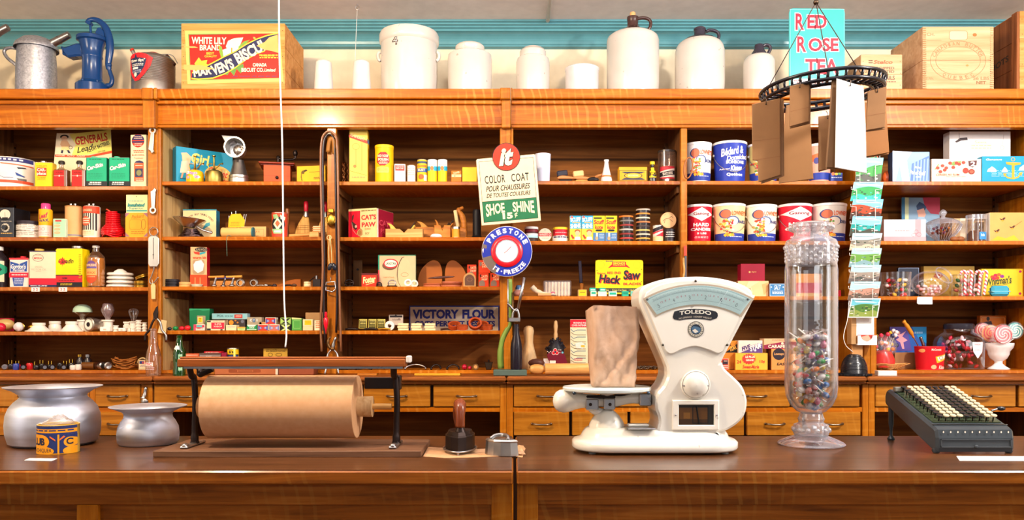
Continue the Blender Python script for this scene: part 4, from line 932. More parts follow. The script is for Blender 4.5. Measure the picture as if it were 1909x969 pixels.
def candy_jar():
 Y=2.58;s=Y/F;cx=1512;z=Zc;t=thing('candy_jar','tall footed glass candy jar with a cut-glass lid','jar',(X(cx,Y),Y,z));zf=lambda py:Z(py,Y)-z
 mb=MB();mb.lathe([(.0001,.0006),(59*s,.0006),(60.5*s,.004),(57*s,.010),(44*s,.020),(32*s,.028),(26*s,.033),(.0001,.034)],'clear_glass',48);mb.build('foot',t)
 mb=MB();mb.lathe([(.0001,zf(813)),(24*s,zf(813)),(31*s,zf(809)),(33*s,zf(800)),(31*s,zf(791)),(24*s,zf(788)),(22*s,zf(786)),(24*s,zf(780)),(22*s,zf(776)),(21*s,zf(770)),(.0001,zf(768))],'cut_glass',24)
 for k in range(12):a=k*math.pi/6;mb.sphere((31*s*math.cos(a),31*s*math.sin(a),zf(800)),.009,'cut_glass',10,6)
 mb.build('stem',t)
 mb=MB();mb.lathe([(.0001,zf(772)),(14*s,zf(771)),(26*s,zf(766)),(38*s,zf(754)),(45*s,zf(738)),(47*s,zf(720)),(47*s,zf(502)),(46*s,zf(495)),(45*s,zf(490)),(45.5*s,zf(484))],'clear_glass',48);mb.build('body',t)
 mb=MB();mb.lathe([(43.5*s,zf(500)),(43.6*s,zf(700)),(40*s,zf(738)),(24*s,zf(760)),(.0001,zf(764))],'clear_glass',48);mb.build('inner_wall',t)
 mb=MB();mb.lathe([(45*s,zf(493)),(46*s,zf(490)),(45*s,zf(466)),(46*s,zf(460)),(47*s,zf(455)),(44*s,zf(448)),(36*s,zf(444)),(32*s,zf(441)),(30*s,zf(434)),(36*s,zf(430)),(40*s,zf(425)),(39*s,zf(419)),(30*s,zf(415)),(.0001,zf(414))],'cut_glass',32)
 for k in range(18):
  a=k*math.pi/9;mb.sphere((45.5*s*math.cos(a),45.5*s*math.sin(a),zf(461)),.0078,'cut_glass',8,5);mb.sphere((38*s*math.cos(a),38*s*math.sin(a),zf(425)),.0075,'cut_glass',8,5)
  for j in range(4):b=a+(j % 2)*.17;mb.sphere((44.6*s*math.cos(b),44.6*s*math.sin(b),zf(468+6.2*j)),(.0062,.0062,.0062),'cut_glass',6,4)
 mb.build('lid',t)
 rn=random.Random(11);cols=['#e3262e','#f0c21c','#f08422','#e9549a','#2f9a4a','#5a4a8a','#f4f0ee','#7a3a2a','#c8102e','#f6d84a','#3a7ac0','#d84a2a']
 R=32.5*s;zlo=zf(762);spots=[];zt=zf(628)
 names={'#e3262e':'red','#f0c21c':'yellow','#f08422':'orange','#e9549a':'pink','#2f9a4a':'green','#5a4a8a':'purple','#f4f0ee':'white','#7a3a2a':'brown','#c8102e':'deep red','#f6d84a':'pale yellow','#3a7ac0':'blue','#d84a2a':'rust'}
 protos={}
 tries=0
 while len(spots) < 120 and tries < 30000:
  tries+=1;r=.0095;zz=rn.uniform(zlo+.008,zt);lim=R-r if zz > zf(735) else (R-r)*max(.2,(zz-zlo)/(zf(735)-zlo))**.6
  a=rn.uniform(0,6.28);q=lim*math.sqrt(rn.random());p_=Vector((q*math.cos(a),q*math.sin(a),zz))
  if all((p_-o).length > 0.0172 for o in spots):spots.append(p_)
 base=t.location
 for i,p_ in enumerate(spots):
  c=cols[i % len(cols)];stick=i % 2==0;key=(c,stick)
  if key not in protos:
   e=thing('lollipop' if stick else 'wrapped_candy','','lollipop' if stick else 'candy',(0,0,0),group='sweets in the tall glass jar')
   mb=MB();mb.sphere((0,0,0),(.0138,.009,.0138) if stick else (.0135,.0095,.0095),c+'/g',12,8);mb.build('sweet',e)
   if stick:mb=MB();mb.rod((0,0,-.009),(0,0,-.052),.0021,'#fbf8f4',6);mb.build('stick',e)
   mb=MB()
   if stick:mb.lathe([(.002,-.017),(.006,-.010),(.0122,0),(.009,.011),(.0001,.013)],'candy_wrap',8)
   else:
    mb.lathe([(.012,-.026),(.003,-.014),(.0108,-.004),(.0108,.004),(.003,.014),(.012,.026)],'candy_wrap',8,Matrix.Rotation(math.pi/2,4,'Y'))
   mb.build('wrapper',e);protos[key]=e;o=e
  else:o=copy_tree(protos[key])
  o.location=base+p_
  if stick:
   ax=Vector((-p_.x,-p_.y,0));ax=ax.normalized() if ax.length > .001 else Vector((1,0,0));tg=ax.cross(Vector((0,0,1)))*rn.choice((-1,1));dirv=(ax*rn.uniform(.25,.6)+tg+Vector((rn.uniform(-.5,.5),rn.uniform(-.5,.5),rn.uniform(-.8,1.1)))).normalized()
   if p_.z < zlo+.05:dirv.z=abs(dirv.z)+.4;dirv.normalize()
   o.rotation_euler=(-dirv).to_track_quat('Z','Y').to_euler()
  else:o.rotation_euler=(rn.uniform(0,3),rn.uniform(0,3),rn.uniform(0,3))
  o['label']=names[c]+(' lollipop on a white stick in the tall glass jar' if stick else ' film-wrapped sweet in the tall glass jar');o['group']=names[c]+(' lollipops' if stick else ' sweets')+' in the tall glass jar'
candy_jar()
def adder():
 t=thing('adding_machine','black key-driven adding machine with rows of black and cream keys','adding machine',(X(1790,2.5),2.5,Zc));ox=X(1790,2.5)
 g=lambda px,py,Y:Vector((X(px,Y)-ox,Y-2.5,Z(py,Y)-Zc))
 Yf_,Yb_=2.385,2.72
 xl,xr=g(1745,0,Yf_).x,g(1891,0,Yf_).x;zb=g(0,842,Yf_).z;BK='#3c4247/e'
 zt_f=g(0,797,Yf_).z;zb_b=zb+.062
 side=[(-.115,zb),(-.118,zb+.012),(-.118,zb+.042),(-.112,zt_f-.006),(-.100,zt_f),(.19,zt_f+.092),(.205,zt_f+.088),(.215,zt_f+.070),(.215,zt_f+.045),(.205,zt_f+.035),(-.09,zb)]
 R=Matrix(((0,1,0,0),(1,0,0,0),(0,0,1,0),(0,0,0,1)))
 mb=MB();mb.prism(side,xl,xr,BK,.007,M=R);mb.build('case',t)
 sl=math.atan2(.092,.29);xm=(xl+xr)/2;W=xr-xl
 T_=Matrix.Translation((xm,-.100,zt_f)) @ Matrix.Rotation(sl,4,'X')      # deck frame: x across, y up the slope
 mb=MB();mb.box(-W/2+.014,W/2-.014,.03,.285,.0008,.003,'#3e4a36/e',M=T_);mb.box(-W/2+.004,W/2-.004,.012,.016,.0005,.003,'#6a6e72/m',M=T_);mb.build('key_deck',t)
 mb=MB();mb.box(xl+.012,xr-.012,-.121,-.1175,zb+.014,zb+.017,'#4a4f54/e');mb.box(xl+.012,xr-.012,-.121,-.1175,zb+.036,zb+.038,'#4a4f54/e');mb.box(xl+.012,xl+.014,-.121,-.1175,zb+.014,zb+.038,'#4a4f54/e');mb.box(xr-.014,xr-.012,-.121,-.1175,zb+.014,zb+.038,'#4a4f54/e');mb.sphere((xm,-.121,zb+.016),(.007,.004,.006),BK,10,6);mb.build('front_moulding',t)
 d=D();
 for k in range(10):d.E(k,0,.16,.16,'#1a1a1a',12).E(k,.02,.11,.11,'#d8d2c4',12);d.l-=2
 d.l+=2;dx=(W-.04)/9
 d.build('register_windows',t,lambda u,v,off:(xl+.02+u*dx,-.1155-off-.0025+(.0),zt_f-.012-v*.03),base=.0008)
 colk=['#1c1c20/g','#cdbd9c/g','#cdbd9c/g','#cdbd9c/g','#1c1c20/g','#1c1c20/g','#1c1c20/g','#cdbd9c/g','#cdbd9c/g']
 k0={}
 for c in range(9):
  for r_ in range(11):
   mt=colk[c]
   if mt not in k0:
    mb=MB();mb.lathe([(.0001,0),(.0022,0),(.0022,.017),(.0001,.017)],'dark_iron',6);mb.lathe([(.0001,.017),(.0082,.017),(.0092,.0195),(.0082,.0215),(.0001,.0208)],mt,14);ko=mb.build('key',t);k0[mt]=ko
   else:ko=k0[mt].copy();COL.objects.link(ko);ko.parent=t
   xx=-W/2+.034+c*(W-.068)/8;yy=.038+r_*.0232
   ko.location=T_ @ Vector((xx,yy,.002));ko.rotation_euler=(sl,0,0)
 mb=MB();a=T_ @ Vector((W/2-.004,.10,.01));mb.rod(a,a+Vector((.02,0,.006)),.003,'steel');mb.sphere(a+Vector((.03,0,.007)),(.014,.007,.007),'#1c1c20/g',12,8);mb.build('crank_handle',t)
 mb=MB();a=T_ @ Vector((-W/2+.012,.28,.004));mb.box(a.x-.004,a.x+.03,a.y-.01,a.y+.006,a.z-.002,a.z+.014,'#8a8478/e',.002);mb.build('clear_lever',t)
 for x in (xl+.008,xr-.008):
  MB().lathe([(.0001,0),(.009,.001),(.012,.007),(.011,.013),(.006,.017),(.0001,.02)],BK,16,c=(x,-.100)).build('front_foot',t)
  MB().lathe([(.0001,0),(.011,.001),(.012,.006),(.009,.011),(.0045,.018),(.005,.035),(.0085,.055),(.009,zt_f+.045),(.0001,zt_f+.048)],BK,16,c=(x,.185)).build('back_leg',t)
adder()
# ================================================================ more builders for shelf goods
def can(label,cx,rpx,yt,z,c,deco=None,gap=.015,name='tin_can',cat='tin',lid=None,lidh=4,lidr=1.0,group=None,tp=1.0,knob=None,rim='tin_plate',n=26,bot=True):
 """round tin or tub: rpx radius at the base, tp*rpx at the top, optional lid of its own colour"""
 Yc=YF+gap+rpx*4.05/F*max(1,tp);s=Yc/F;H=Z(yt,Yc)-z;R=rpx*s;t=thing(name,label,cat,(X(cx,Yc),Yc,z),0,group);hb=H-(lidh*s if lid else 0)
 mb=MB();mb.lathe([(.0001,.0003),(R,.0003),(R*(1+(tp-1)*.0),.0013),(R*tp,hb-.001),(R*tp,hb),(.0001,hb)],c,n);mb.build('body',t)
 if rim:
  mb=MB();mb.lathe([(R*.998,.0004),(R*1.02,.0008),(R*1.02,.0022),(R*.998,.003)],rim,n)
  if not lid:mb.lathe([(R*tp*.998,hb-.0025),(R*tp*1.02,hb-.0018),(R*tp*1.02,hb+.0004),(R*tp*.95,hb+.0004)],rim,n)
  mb.build('rim',t)
 if lid:mb=MB();l=R*tp*1.03*lidr;mb.lathe([(l*.9,hb-.001),(l,hb-.0005),(l,H-.0015),(l*.97,H),(l*.85,H),(l*.8,H-.0015),(.0001,H-.0015)],lid,n);mb.build('lid',t)
 if deco:
  def mp(px,py,off):
   zz=Z(py,Yc)-z;r=R*(1+(tp-1)*max(0,min(1,zz/hb)));a=math.asin(max(-.998,min(.998,(px-cx)*s/r)));return ((r+off)*math.sin(a),-(r+off)*math.cos(a),zz)
  deco.build('printed_label',t,mp,[cx+rpx*max(1,tp)*math.sin(math.radians(a)) for a in range(-84,85,7)])
 t['top']=z+H;t['yc']=Yc
 return t
def oil_tin(label,xa,xb,yt,z,c,deco,cap,capx,capr,caph,d=.05,gap=.02,rz=0,group=None,side=None,name='oil_tin',top='tin_plate',cat='tin'):
 t=carton(name,label,cat,xa,xb,yt,z,c,deco,d,gap,rz,side,None,group,.003,part='body');H=t['top']-z;s=t['yf']/F;W=X(xb,t['yf'])-X(xa,t['yf'])
 mb=MB();mb.box(-W/2+.0015,W/2-.0015,-d/2+.0015,d/2-.0015,H-.001,H+.0012,top,.0008);mb.build('top_plate',t)
 x=(capx-(xa+xb)/2)*s;r=capr*s
 mb=MB();mb.lathe([(.0001,H),(r*.8,H),(r*.8,H+caph*s*.3),(r,H+caph*s*.3),(r,H+caph*s),(.0001,H+caph*s)],cap,14,c=(x,0));mb.build('cap',t)
 return t
def bottle(label,cx,z,prof,glass_,deco=None,dr=None,Yc=None,gap=.02,name='glass_bottle',cat='bottle',cap=None,n=24,sx=1.0,liquid=None,group=None):
 R=max(r for r,y in prof);Yc=Yc or YF+gap+R*4.05/F;parts=[('glass',prof,glass_)]
 if liquid:parts.append(('liquid',liquid[0],liquid[1]))
 if cap:parts.append(('cap',cap[0],cap[1]))
 return turned(name,label,cat,cx,Yc,z,parts,deco,dr,group=group,n=n,rx=sx)
zA=[zs(v)+.0003 for v in SH['A']]+[BOT+.0003]
zB=[zs(v)+.0003 for v in SH['B']]+[BOT+.0003]
zB2=[zs(v)+.0003 for v in SH['B2']]+[BOT+.0003]
zC=[zs(v)+.0003 for v in SH['C']]+[BOT+.0003]
zD=[zs(v)+.0003 for v in SH['D']]+[BOT+.0003]
# ================================================================ far left unit, top shelf
K=DX(0,230,6.363)
d=D().R(-20,300,70,312,'#f4ece6').R(-45,301.5,75,308.5,'#34387a');
for k in range(8):d.R(4+k*7,302.5+k*.12,8+k*7,306,'#f1ece8')
d.R(-45,342,75,347,'#e2583a').P([(-45,309),(26,309),(7,337),(5,337)],'#e0452c').R(5.5,309,7,346,'#efe5dc').T('RED BULL',-14,312.5,18,317.5,'#f4e6da',.02).P([(27,311),(66,313),(66,315),(28,313)],'#e2704a')
d.P([(48,327),(52,329),(59,334),(58,335),(50,333)],'#2a4a96').P([(50,318),(59,317),(60,319),(52,321)],'#3a3c4a').P([(50,338),(60,338),(60,342),(52,342)],'#6a6a6a').L([(15,338),(25,334),(32,338),(46,337)],.8,'#5a6090').P([(18,326),(26,324),(27,327),(19,329)],'#a9aec4')
can('wide round tin printed with a red wedge and small aeroplanes',22,42,300.5,zA[0],'#efe8e2',d,.02,'round_tin','tin',n=40)
d=D().T("DURALAC'S",68,308,86,310.5,'#6a3a14',.0).RR(68,312.5,85.5,328,1.2,'#e23220').T('CAR-',69,313.5,84,319.5,'#f7ead8',.03).T('plate',68.5,320.5,84.5,327.5,'#f7ead8',.03).DASH(69,330,84,337,3,'#7a5a1a',.3)
oil_tin('small yellow car polish tin with a red square',64.5,95.5,302.5,zA[0],'#f2c714',d,'steel',76,5,3.5,.05,.03,6)
def poster():
 Y=YF+.17;t=thing('display_card','cream and yellow battery display card leaning behind the red bottles','poster',(X(153,Y),Y,zA[0]))
 K=DX(0,230,6.363);mb=MB();q=[K(612,745),K(672,115),K(1000,118),K(1315,70),K(1330,500),K(1300,745)]
 mb.prism([(X(a,Y)-t.location.x,max(.0003,Z(b,Y)-zA[0])) for a,b in q],0,.003,'#ecd8b4',.0006);mb.build('card',t)
 d=D().P([K(820,125),K(1312,76),K(1325,325),K(1040,372),K(850,380),K(900,250)],'#e9dc6a').P([K(655,368),K(1050,380),K(1328,322),K(1330,352),K(1050,406),K(652,396)],'#e04a22')
 d.T('G',*K(892,155),*K(950,255),'#c8321c',.03).T('ENERALS',*K(955,130),*K(1275,230),'#c8321c',.03,rot=-9).T('Lead',*K(905,262),*K(1115,330),'#2a241a',.02,.4,rot=-14).T('ALL DRY BATTERIES',*K(1020,255),*K(1305,300),'#2a241a',.03,rot=-21)
 d.T('made in Canada',*K(1160,318),*K(1250,340),'#2a241a',0,.4,rot=-12)
 d.E(*K(765,160),8,4,'#2a2622').E(*K(765,180),6,5,'#e8b890').P([K(730,205),K(800,205),K(840,270),K(800,280),K(735,280),K(715,250)],'#dca878').P([K(735,275),K(815,275),K(825,320),K(790,325),K(765,300),K(745,325),K(725,318)],'#e8cf8a').P([K(730,318),K(755,320),K(745,355),K(722,350)],'#2a2c4a').P([K(795,318),K(822,320),K(840,355),K(812,352)],'#2a2c4a').RG(*K(840,285),3.4,3,.8,'#2a2420')
 d.T('HOUSE   AUTO   RADIO',*K(670,376),*K(1010,392),'#f2d9c0',.02,rot=1)
 d.build('printed_label',t,lambda px,py,off:(X(px,Y)-t.location.x,-off,Z(py,Y)-zA[0]))
poster()
for cx,lab in ((115,'red-labelled square bottle beside the small yellow tin'),(148.5,'red-labelled square bottle beside the two green tins')):
 def ex(t,zf,s,cx=cx):
  mb=MB();mb.box(-11.5*s,13*s,-.018,.018,.0005,zf(317),'#6a3a1a/g',.003);mb.box(-11*s,8*s,-.0186,-.0178,.001,zf(318.5),'#e01e1a');mb.build('bottle_body',t)
  d_=D().T('POLISH',cx-7,321,cx+6,324,'#2a201a',.02,bend=lambda u,v:(0,(u-.5)**2*5)).E(cx-.5,329,1.5,1.8,'#c8c2ba').R(cx-10.5,328.5,cx+8,329.1,'#f0c8c0')
  d_.build('printed_label',t,lambda px,py,off:((px-cx)*s,-.0188-off,zf(py)))
 turned('polish_bottle',lab,'bottle',cx,YF+.045,zA[0],[('neck',[(.1,318.5),(9,318),(6,315),(3.6,312),(3.6,306),(.1,306)],'glossy_clear'),('cap',[(.1,306),(5.5,306),(6,303),(4.5,300),(.1,299)],'#2a2420')],extra=ex,n=16)
for xa,lab in ((160.5,'green car polish tin, next to the red bottles'),(203,'green car polish tin, next to the tall cream box')):
 x=xa-160.5
 d=D().DASH(x+164,296,x+189,298.5,1,'#1c5a44',.6).T('Car-Skin',x+161.5,306.5,x+191.5,314,'#f2efe4',.045,.25,rot=-17,out='#1f3f34',ow=.03).DASH(x+163,323,x+190,334,4,'#158a64',.3).R(x+160.5,337.5,x+199,347.5,'#23262c').DASH(x+165,339,x+188,345.5,2,'#efe9dc',.6)
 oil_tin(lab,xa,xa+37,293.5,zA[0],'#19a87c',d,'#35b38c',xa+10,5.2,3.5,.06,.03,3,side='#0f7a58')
d=D().E(258,262.5,12.3,12.3,'#c8321e').P([(246,261),(270,261),(269,257),(264,252),(258,250.5),(252,252),(247,257)],'#2a2a5a').R(246.5,263,270,266,'#2a2a5a').DASH(250,254,266,260,2,'#e6b8a8',.5).DASH(250,267,266,273,2,'#e6b8a8',.5)
d.T('BLUE CORAL',246.5,287.5,270.5,290.5,'#c03a28',.02).T('Treatment',250,293,268,296.5,'#cf6a4a',0,.3).DASH(248,280,270,286,2,'#cf5a3a',.5)
d.P([(251,303),(255,300),(261,299),(267,301),(269.5,304)],'#2a2c5c').R(250.5,304,269,338,'#d9603a').R(253,308,267,309,'#efd9c0').R(252.5,314,267.5,330,'#333a5a').E(260,322,5,5.5,'#8a8a5a').DASH(253,333,268,342,3,'#f0cdb4',.4)
carton('polish_box','tall cream box with a round red and navy emblem, at the end of the shelf','box',243.5,273.5,251,zA[0],'#edd6b0',d,.05,.03,-4)
def meter():
 z=zA[1];yf=YF+.03;t=carton('test_meter','black electrical test meter with a round dial','meter',-14,25.5,386.5,z,'#1f1d22/g',None,.14,.03,0,part='case');lx=t.location.x
 mp=lambda px,py,off:(X(px,yf)-lx,-.07-off,Z(py,yf)-z)
 d=D().E(9,399.5,11.5,11,'#0f0f12',28).E(9.5,399.5,10,9.4,'#e3d6c2',28).L([(10,408),(9,395)],.5,'#3a3030').R(4,405,15,409,'#1a1a1e').E(10,424,8,8,'#cfc6b4',24).E(10,424,5,5,'#1a1a1e').T('SELECTOR',2,411.5,22,413.5,'#cfc6b4',.0).DASH(0,434,23,437,1,'#e0b060',.5)
 for a in range(0,360,30):d.L([(10+6*math.cos(math.radians(a)),424+6*math.sin(math.radians(a))),(10+8.5*math.cos(math.radians(a)),424+8.5*math.sin(math.radians(a)))],.6,'#1a1a1e')
 d.build('dial_face',t,mp)
 mb=MB();mb.rod((mp(10,424,0)[0],-.07,mp(10,424,0)[2]),(mp(10,424,0)[0],-.086,mp(10,424,0)[2]),.011,'#15151a/g',16);mb.build('selector_knob',t)
meter()
t0=can('grey-and-white reel of tape, lower of two in the stack',53.5,20.5,431,zA[1],'#d8d0c6',D().DASH(34,432,73,441,3,'#8a7f74',.3),.02,'tape_reel','tape')
t1=can('cloth tape reel, upper of two, below the black lid',53.5,20.5,420,TZ(t0),'#e6dfd6',D().DASH(34,421,73,430,3,'#9a8f84',.3),.02,'tape_reel','tape')
can('dark round lid on top of the tape reels',53,19,413,TZ(t1),'#2e2630',None,.02,'cover_disc','lid',rim=None)
d=D().R(70,391,100,421,'#f4b21c').R(70,421,100,442,'#f0d2cc').T('Leaf',78,399,95,408,'#b0204a',.03,.4,rot=-14).T('WAX',79,409.5,95,415,'#3a2a6a',.03,rot=-8).RG(80,428,3,3,.6,'#e08a8a').RG(87,428,3,3,.6,'#e08a8a').DASH(78,434,95,440,2,'#e09a94',.35).E(76,397,3,3,'#e88a3a')
turned('spray_can','yellow and pink cylinder with a magenta cap','can',85.5,YF+.055,zA[1],[('body',[(.1,None),(11.5,None),(11.5,393),(10.5,391.5),(.1,391)],'#f4b21c/g'),('cap',[(.1,391),(8.2,391),(8,381),(7,379.7),(.1,379.5)],'#e0458a/g')],d,11.6)
d=D().R(103,410,114,413,'#d8383a').DASH(103,415,112,416.5,1,'#3a8a6a',.7)
for k in range(3):d.E(106.5,420.5+k*6.6,6,2.5,'#e6b48a')
d.F(99.5,408,123,441,1,'#bfe0c4')
carton('pill_box','small pale green box with three tan ovals','box',99.5,121,407.5,zA[1],'#a9d6b4',d,.03,.01,3,side='#cfe6d0')
def batt(label,cx,r,yt,body,deco,capc):
 def ex(t,zf,s):
  for dx in (-4,4):MB().lathe([(.0001,zf(yt+1)),(1.2*s,zf(yt+1)),(1.2*s,zf(yt-2)),(2.7*s,zf(yt-2)),(2.7*s,zf(yt-4.2)),(.0001,zf(yt-4.2))],'steel',10,c=(dx*s,-.006)).build('terminal',t)
 turned('dry_cell_battery',label,'battery',cx,YF+.075,zA[1],[('cell',[(.1,None),(r,None),(r,yt+2),(r-1.5,yt+.5),(r-2,yt+1.6),(.1,yt+1.6)],body)],deco,r+.1,extra=ex)
batt('plain tan dry cell battery with two screw terminals',137.5,14.6,384.5,'#dba870',D().R(120,438,155,441,'#8a8a92').R(120,385,155,387,'#c08a50'),None)
d=D().R(155,386,190,399,'#d8472a').T('BURGESS',158.5,391.5,178,395.5,'#f0c8a0',.02)
for k in range(9):d.R(157.3+k*3.6,399,159+k*3.6,431,'#1f1b22')
d.E(167,413.5,8.6,9,'#d85a3a').DASH(160.5,408,173.5,420,3,'#f4dcc4',.45).R(156,430,181,440,'#efd6b0').DASH(160,433,177,438,2,'#c8a080',.4)
batt('black and white striped battery with a red top band',171.3,14.6,384.5,'#efe2d0',d,None)
def spool():
 Yc=YF+.09;s=Yc/F;cx=211;t=thing('wire_spool','cone of glossy red cable in loose coils','cable',(X(cx,Yc),Yc,zA[1]));zf=lambda py:Z(py,Yc)-zA[1]
 mb=MB();mb.cyl(0,0,.0003,zf(396),9*s,'#4a2230',16);mb.build('core',t)
 P=[]
 for i in range(12*14):
  a=i/14*2*math.pi;u=i/(12*14);r=(19 if u < .25 else 19-7*(u-.25)/.2 if u < .45 else 12.5-1.5*u)*s;P.append((r*math.cos(a),r*math.sin(a),zf(438-u*42)))
 mb=MB();mb.tube(P,.0052,'#d3101c/g',6)
 for k in range(3):mb.tube(bez([(-.045-k*.002,-.02,.012+k*.012),(-.01,-.058,.02+k*.006),(.03,-.052,.006+k*.012),(.05,-.01,.018+k*.008)],5),.005,'#d3101c/g',6)
 mb.tube(bez([(0,-.02,zf(398)),(-.01,-.02,zf(394)),(-.024,-.02,zf(391))],4),.004,'#e0452a/g',6);mb.build('cable',t)
spool()
d=D().P([(234,397),(242,397),(234,405)],'#9a6a7a').P([(275,397),(267,397),(275,405)],'#9a6a7a').P([(234,441),(242,441),(234,433)],'#9a6a7a').P([(275,441),(267,441),(275,433)],'#9a6a7a').T('Packard',245,400,269,406.5,'#b06a10',.0,.35,rot=-6).RR(241,409,264,428,4,'#d08a1c').RR(242,410,263,427,3.4,'#e8a024').RG(267.5,418,4.4,10,.7,'#8a5a1a').DASH(243,431,270,438,2,'#b57a1c',.4)
t=carton('cable_box','square orange box with clipped purple corners, below a small cream box','box',233.5,275.5,396.5,zA[1],'#e8a024',d,.06,.03)
d=D().T('Insulated',238,379,270,385.5,'#2f8a84',.02,.2,out='#2f8a84',ow=.06).T('Superior',240,386,268,391,'#2f8a84',.02,.2).DASH(240,374,268,377,1,'#7aa89a',.5).R(236,391.5,274,394,'#3a9a90').E(254.5,366,.8,1,'#3a4a3a')
carton('small_box','cream box with teal lettering, on top of the square orange box','box',235,275,362.7,TZ(t),'#e9dca0',d,.05,.035)
d=D().R(-10,487,12,526,'#e8d9b8').E(3,503,12,12,'#1f9a74').P([(-3,503),(4,494),(10,503),(4,512)],'#17242a').T('OIL',1.5,501,7,505,'#e8d9b8',.02).R(-10,517,12,524,'#e8d9b8')
bottle('dark bottle with a green and cream label at the left picture edge',-1,zA[2],[(.1,None),(14,None),(14.5,530),(14.5,486),(12,478),(6,471),(5,467),(.1,467)],'#251d22/g',d,14.6,cap=([(.1,467),(6.8,467),(6.8,460),(.1,459)],'#e9e2dc'))
d=D().R(17,480.5,53,484,'#c8303a').P([(19,487),(36,492),(51,486),(50,506),(20,506)],'#2c4f9e').T("Gordon's",20.5,492,48,501,'#f4ece4',.03,.1,rot=1).T('Permant',24,501,46,505.5,'#f4ece4',.02,.2).R(17,508,53,517,'#d2233c').DASH(20,511,50,514,1,'#f2c8c8',.7).P([(23,517),(45,517),(43,533),(26,533)],'#2c4f9e').DASH(26,519,43,531,4,'#c9d2e8',.45)
oil_tin('red, white and blue flat tin of antifreeze',17.5,52.5,481.5,zA[2],'#e6d9d2',d,'#cf2a35',38,5,4.5,.05,.03)
d=D().RG(70.5,480.5,10,7,.7,'#2a3040',n=28).T('IMPERIAL',63,479.3,78.5,483,'#c8323a',.02).DASH(66,475.5,75,477.5,1,'#c88a8a',.5).T('SPECIAL',65,496,79,499,'#b9a898',.0).T('MOTOR OIL',58,500.5,86,504,'#b9a898',.0).DASH(66,505,76,508,1,'#c9b8a8',.4).R(54,518.5,104,530.5,'#d41c34').R(54,530.5,104,535,'#23264e').T('IMPERIAL OIL LIMITED',57,531.4,87,533.6,'#e8e4ea',.01).R(54,467.5,104,469.3,'#3a3a5a')
t=oil_tin('large cream oil tin with a red band, priced below',54.5,103.5,468,zA[2],'#ecd4b8',d,'#c9a84a',66.5,7.8,5,.07,.025,3)
d=D().R(104,465,155,512.5,'#f5d90e').R(104,512.5,155,526,'#c8242c').R(104,512,155,513.5,'#1f1b20').R(104,526,155,535,'#1f1b20').T('Canadin',109,482,138,491,'#2a2414',.02,.25)
leaf=[(0,-9),(2.4,-5),(4.5,-6.5),(4,-1),(8,-3),(7,0),(9.5,1.5),(4,5),(4.5,6.5),(.6,6),(-.5,11),(-1,6),(-5,7),(-4.6,5),(-9,2),(-7,0),(-8,-3.4),(-4.2,-1.6),(-4.8,-6.5),(-2.4,-5)]
d.P([(117+a*.92,487+b*.92) for a,b in leaf],'#d4342a').T('anadin',115,483,138,490.5,'#2a2414',.02,.25).T('GEM',116,516.5,126,520,'#2a1a1c',.02).DASH(110,522,140,525,1,'#7a1a20',.4).DASH(112,528,136,532.5,2,'#d8c020',.4).DASH(148,474,153,520,12,'#a89410',.5)
t=oil_tin('bright yellow oil tin with a red maple leaf',104.5,154,463,zA[2],'#f5d90e',d,'tin_plate',138,10,5,.07,.025,-3)
bottle('small clear glass bottle beside the yellow tin',158.5,zA[2],[(.1,None),(5.5,None),(6,520),(5.5,514),(3,510),(3,506),(.1,506)],'glossy_clear',gap=.06,n=14)
d=D().P([(167,500),(167,494),(172,489),(178,486.5),(183,488.5),(187,494),(187,500)],'#6a4a8a').R(167,492.5,187,498,'#8a4a6a').T("RAWLEIGHS",167.5,492.8,186.5,497.5,'#f0dcb0',.02).R(167,498.5,187,501,'#6a5aa0').R(167,501.5,187,514,'#e8a860').T('WAX',169,507,185,511.5,'#c85a2a',.02).P([(167,514),(187,514),(187,522),(182,527),(177,529),(171,526),(167,522)],'#d84a24').DASH(169,516,185,519,1,'#f0a070',.5)
bottle('amber-filled bottle with a purple and orange label and white cap',179,zA[2],[(.1,None),(14.5,None),(15.5,532),(15.8,484),(15,479),(10,473),(6,469),(5.5,461),(.1,461)],'glossy_clear',d,15.9,cap=([(.1,462),(6.3,462),(6.3,458.5),(5.4,457.7),(.1,457.5)],'#ece4da'),liquid=([(.1,533.5),(14.2,533.3),(15,530),(15.2,486),(14,481),(.1,481)],'#d8901c/g'),gap=.02)
z=zA[2]
lab=['bottom one','second one from the bottom','third one from the bottom','domed top one']
for k in range(4):
 h=[.0,.0205,.0405,.0605][k];mb=MB();R=.0655-k*.0012
 mb.lathe([(.0001,.002),(R*.8,.002),(R,.006),(R,.014),(R*.93,.0165),(R*.55,.018)]+([(.0001,.018)] if k < 3 else [(R*.45,.026),(R*.2,.036),(.0001,.037)]),'#f2ece4/g',32)
 mb.lathe([(.0001,0),(R*.6,0),(R*.6,.0025)],'#f2ece4/g',24)
 o=mb.build('jar_liner',None,(X(224.5,4.1),4.1,z+h));tagit(o,'white porcelain jar lid liner, '+lab[k]+' in the white stack','jar lid','white porcelain lid liners stacked in a pile')
for k,(dx,dy,h) in enumerate(((0,0,0),(0,0,.019),(.008,.0,.038))):
 mb=MB();mb.lathe([(.030,0),(.036,.001),(.036,.006),(.034,.008),(.036,.010),(.036,.014),(.026,.0165),(.0001,.0165)],'brass',24)
 o=mb.build('screw_ring',None,(X(264,4.07)+dx,4.07+dy,z+h));tagit(o,['lowest','middle','topmost'][k]+' brass screw lid in the small pile next to the white stack','jar lid','brass screw lids in a small pile')
 if k==2:o.rotation_euler=(.1,-.35,0);o.location.z+=.012
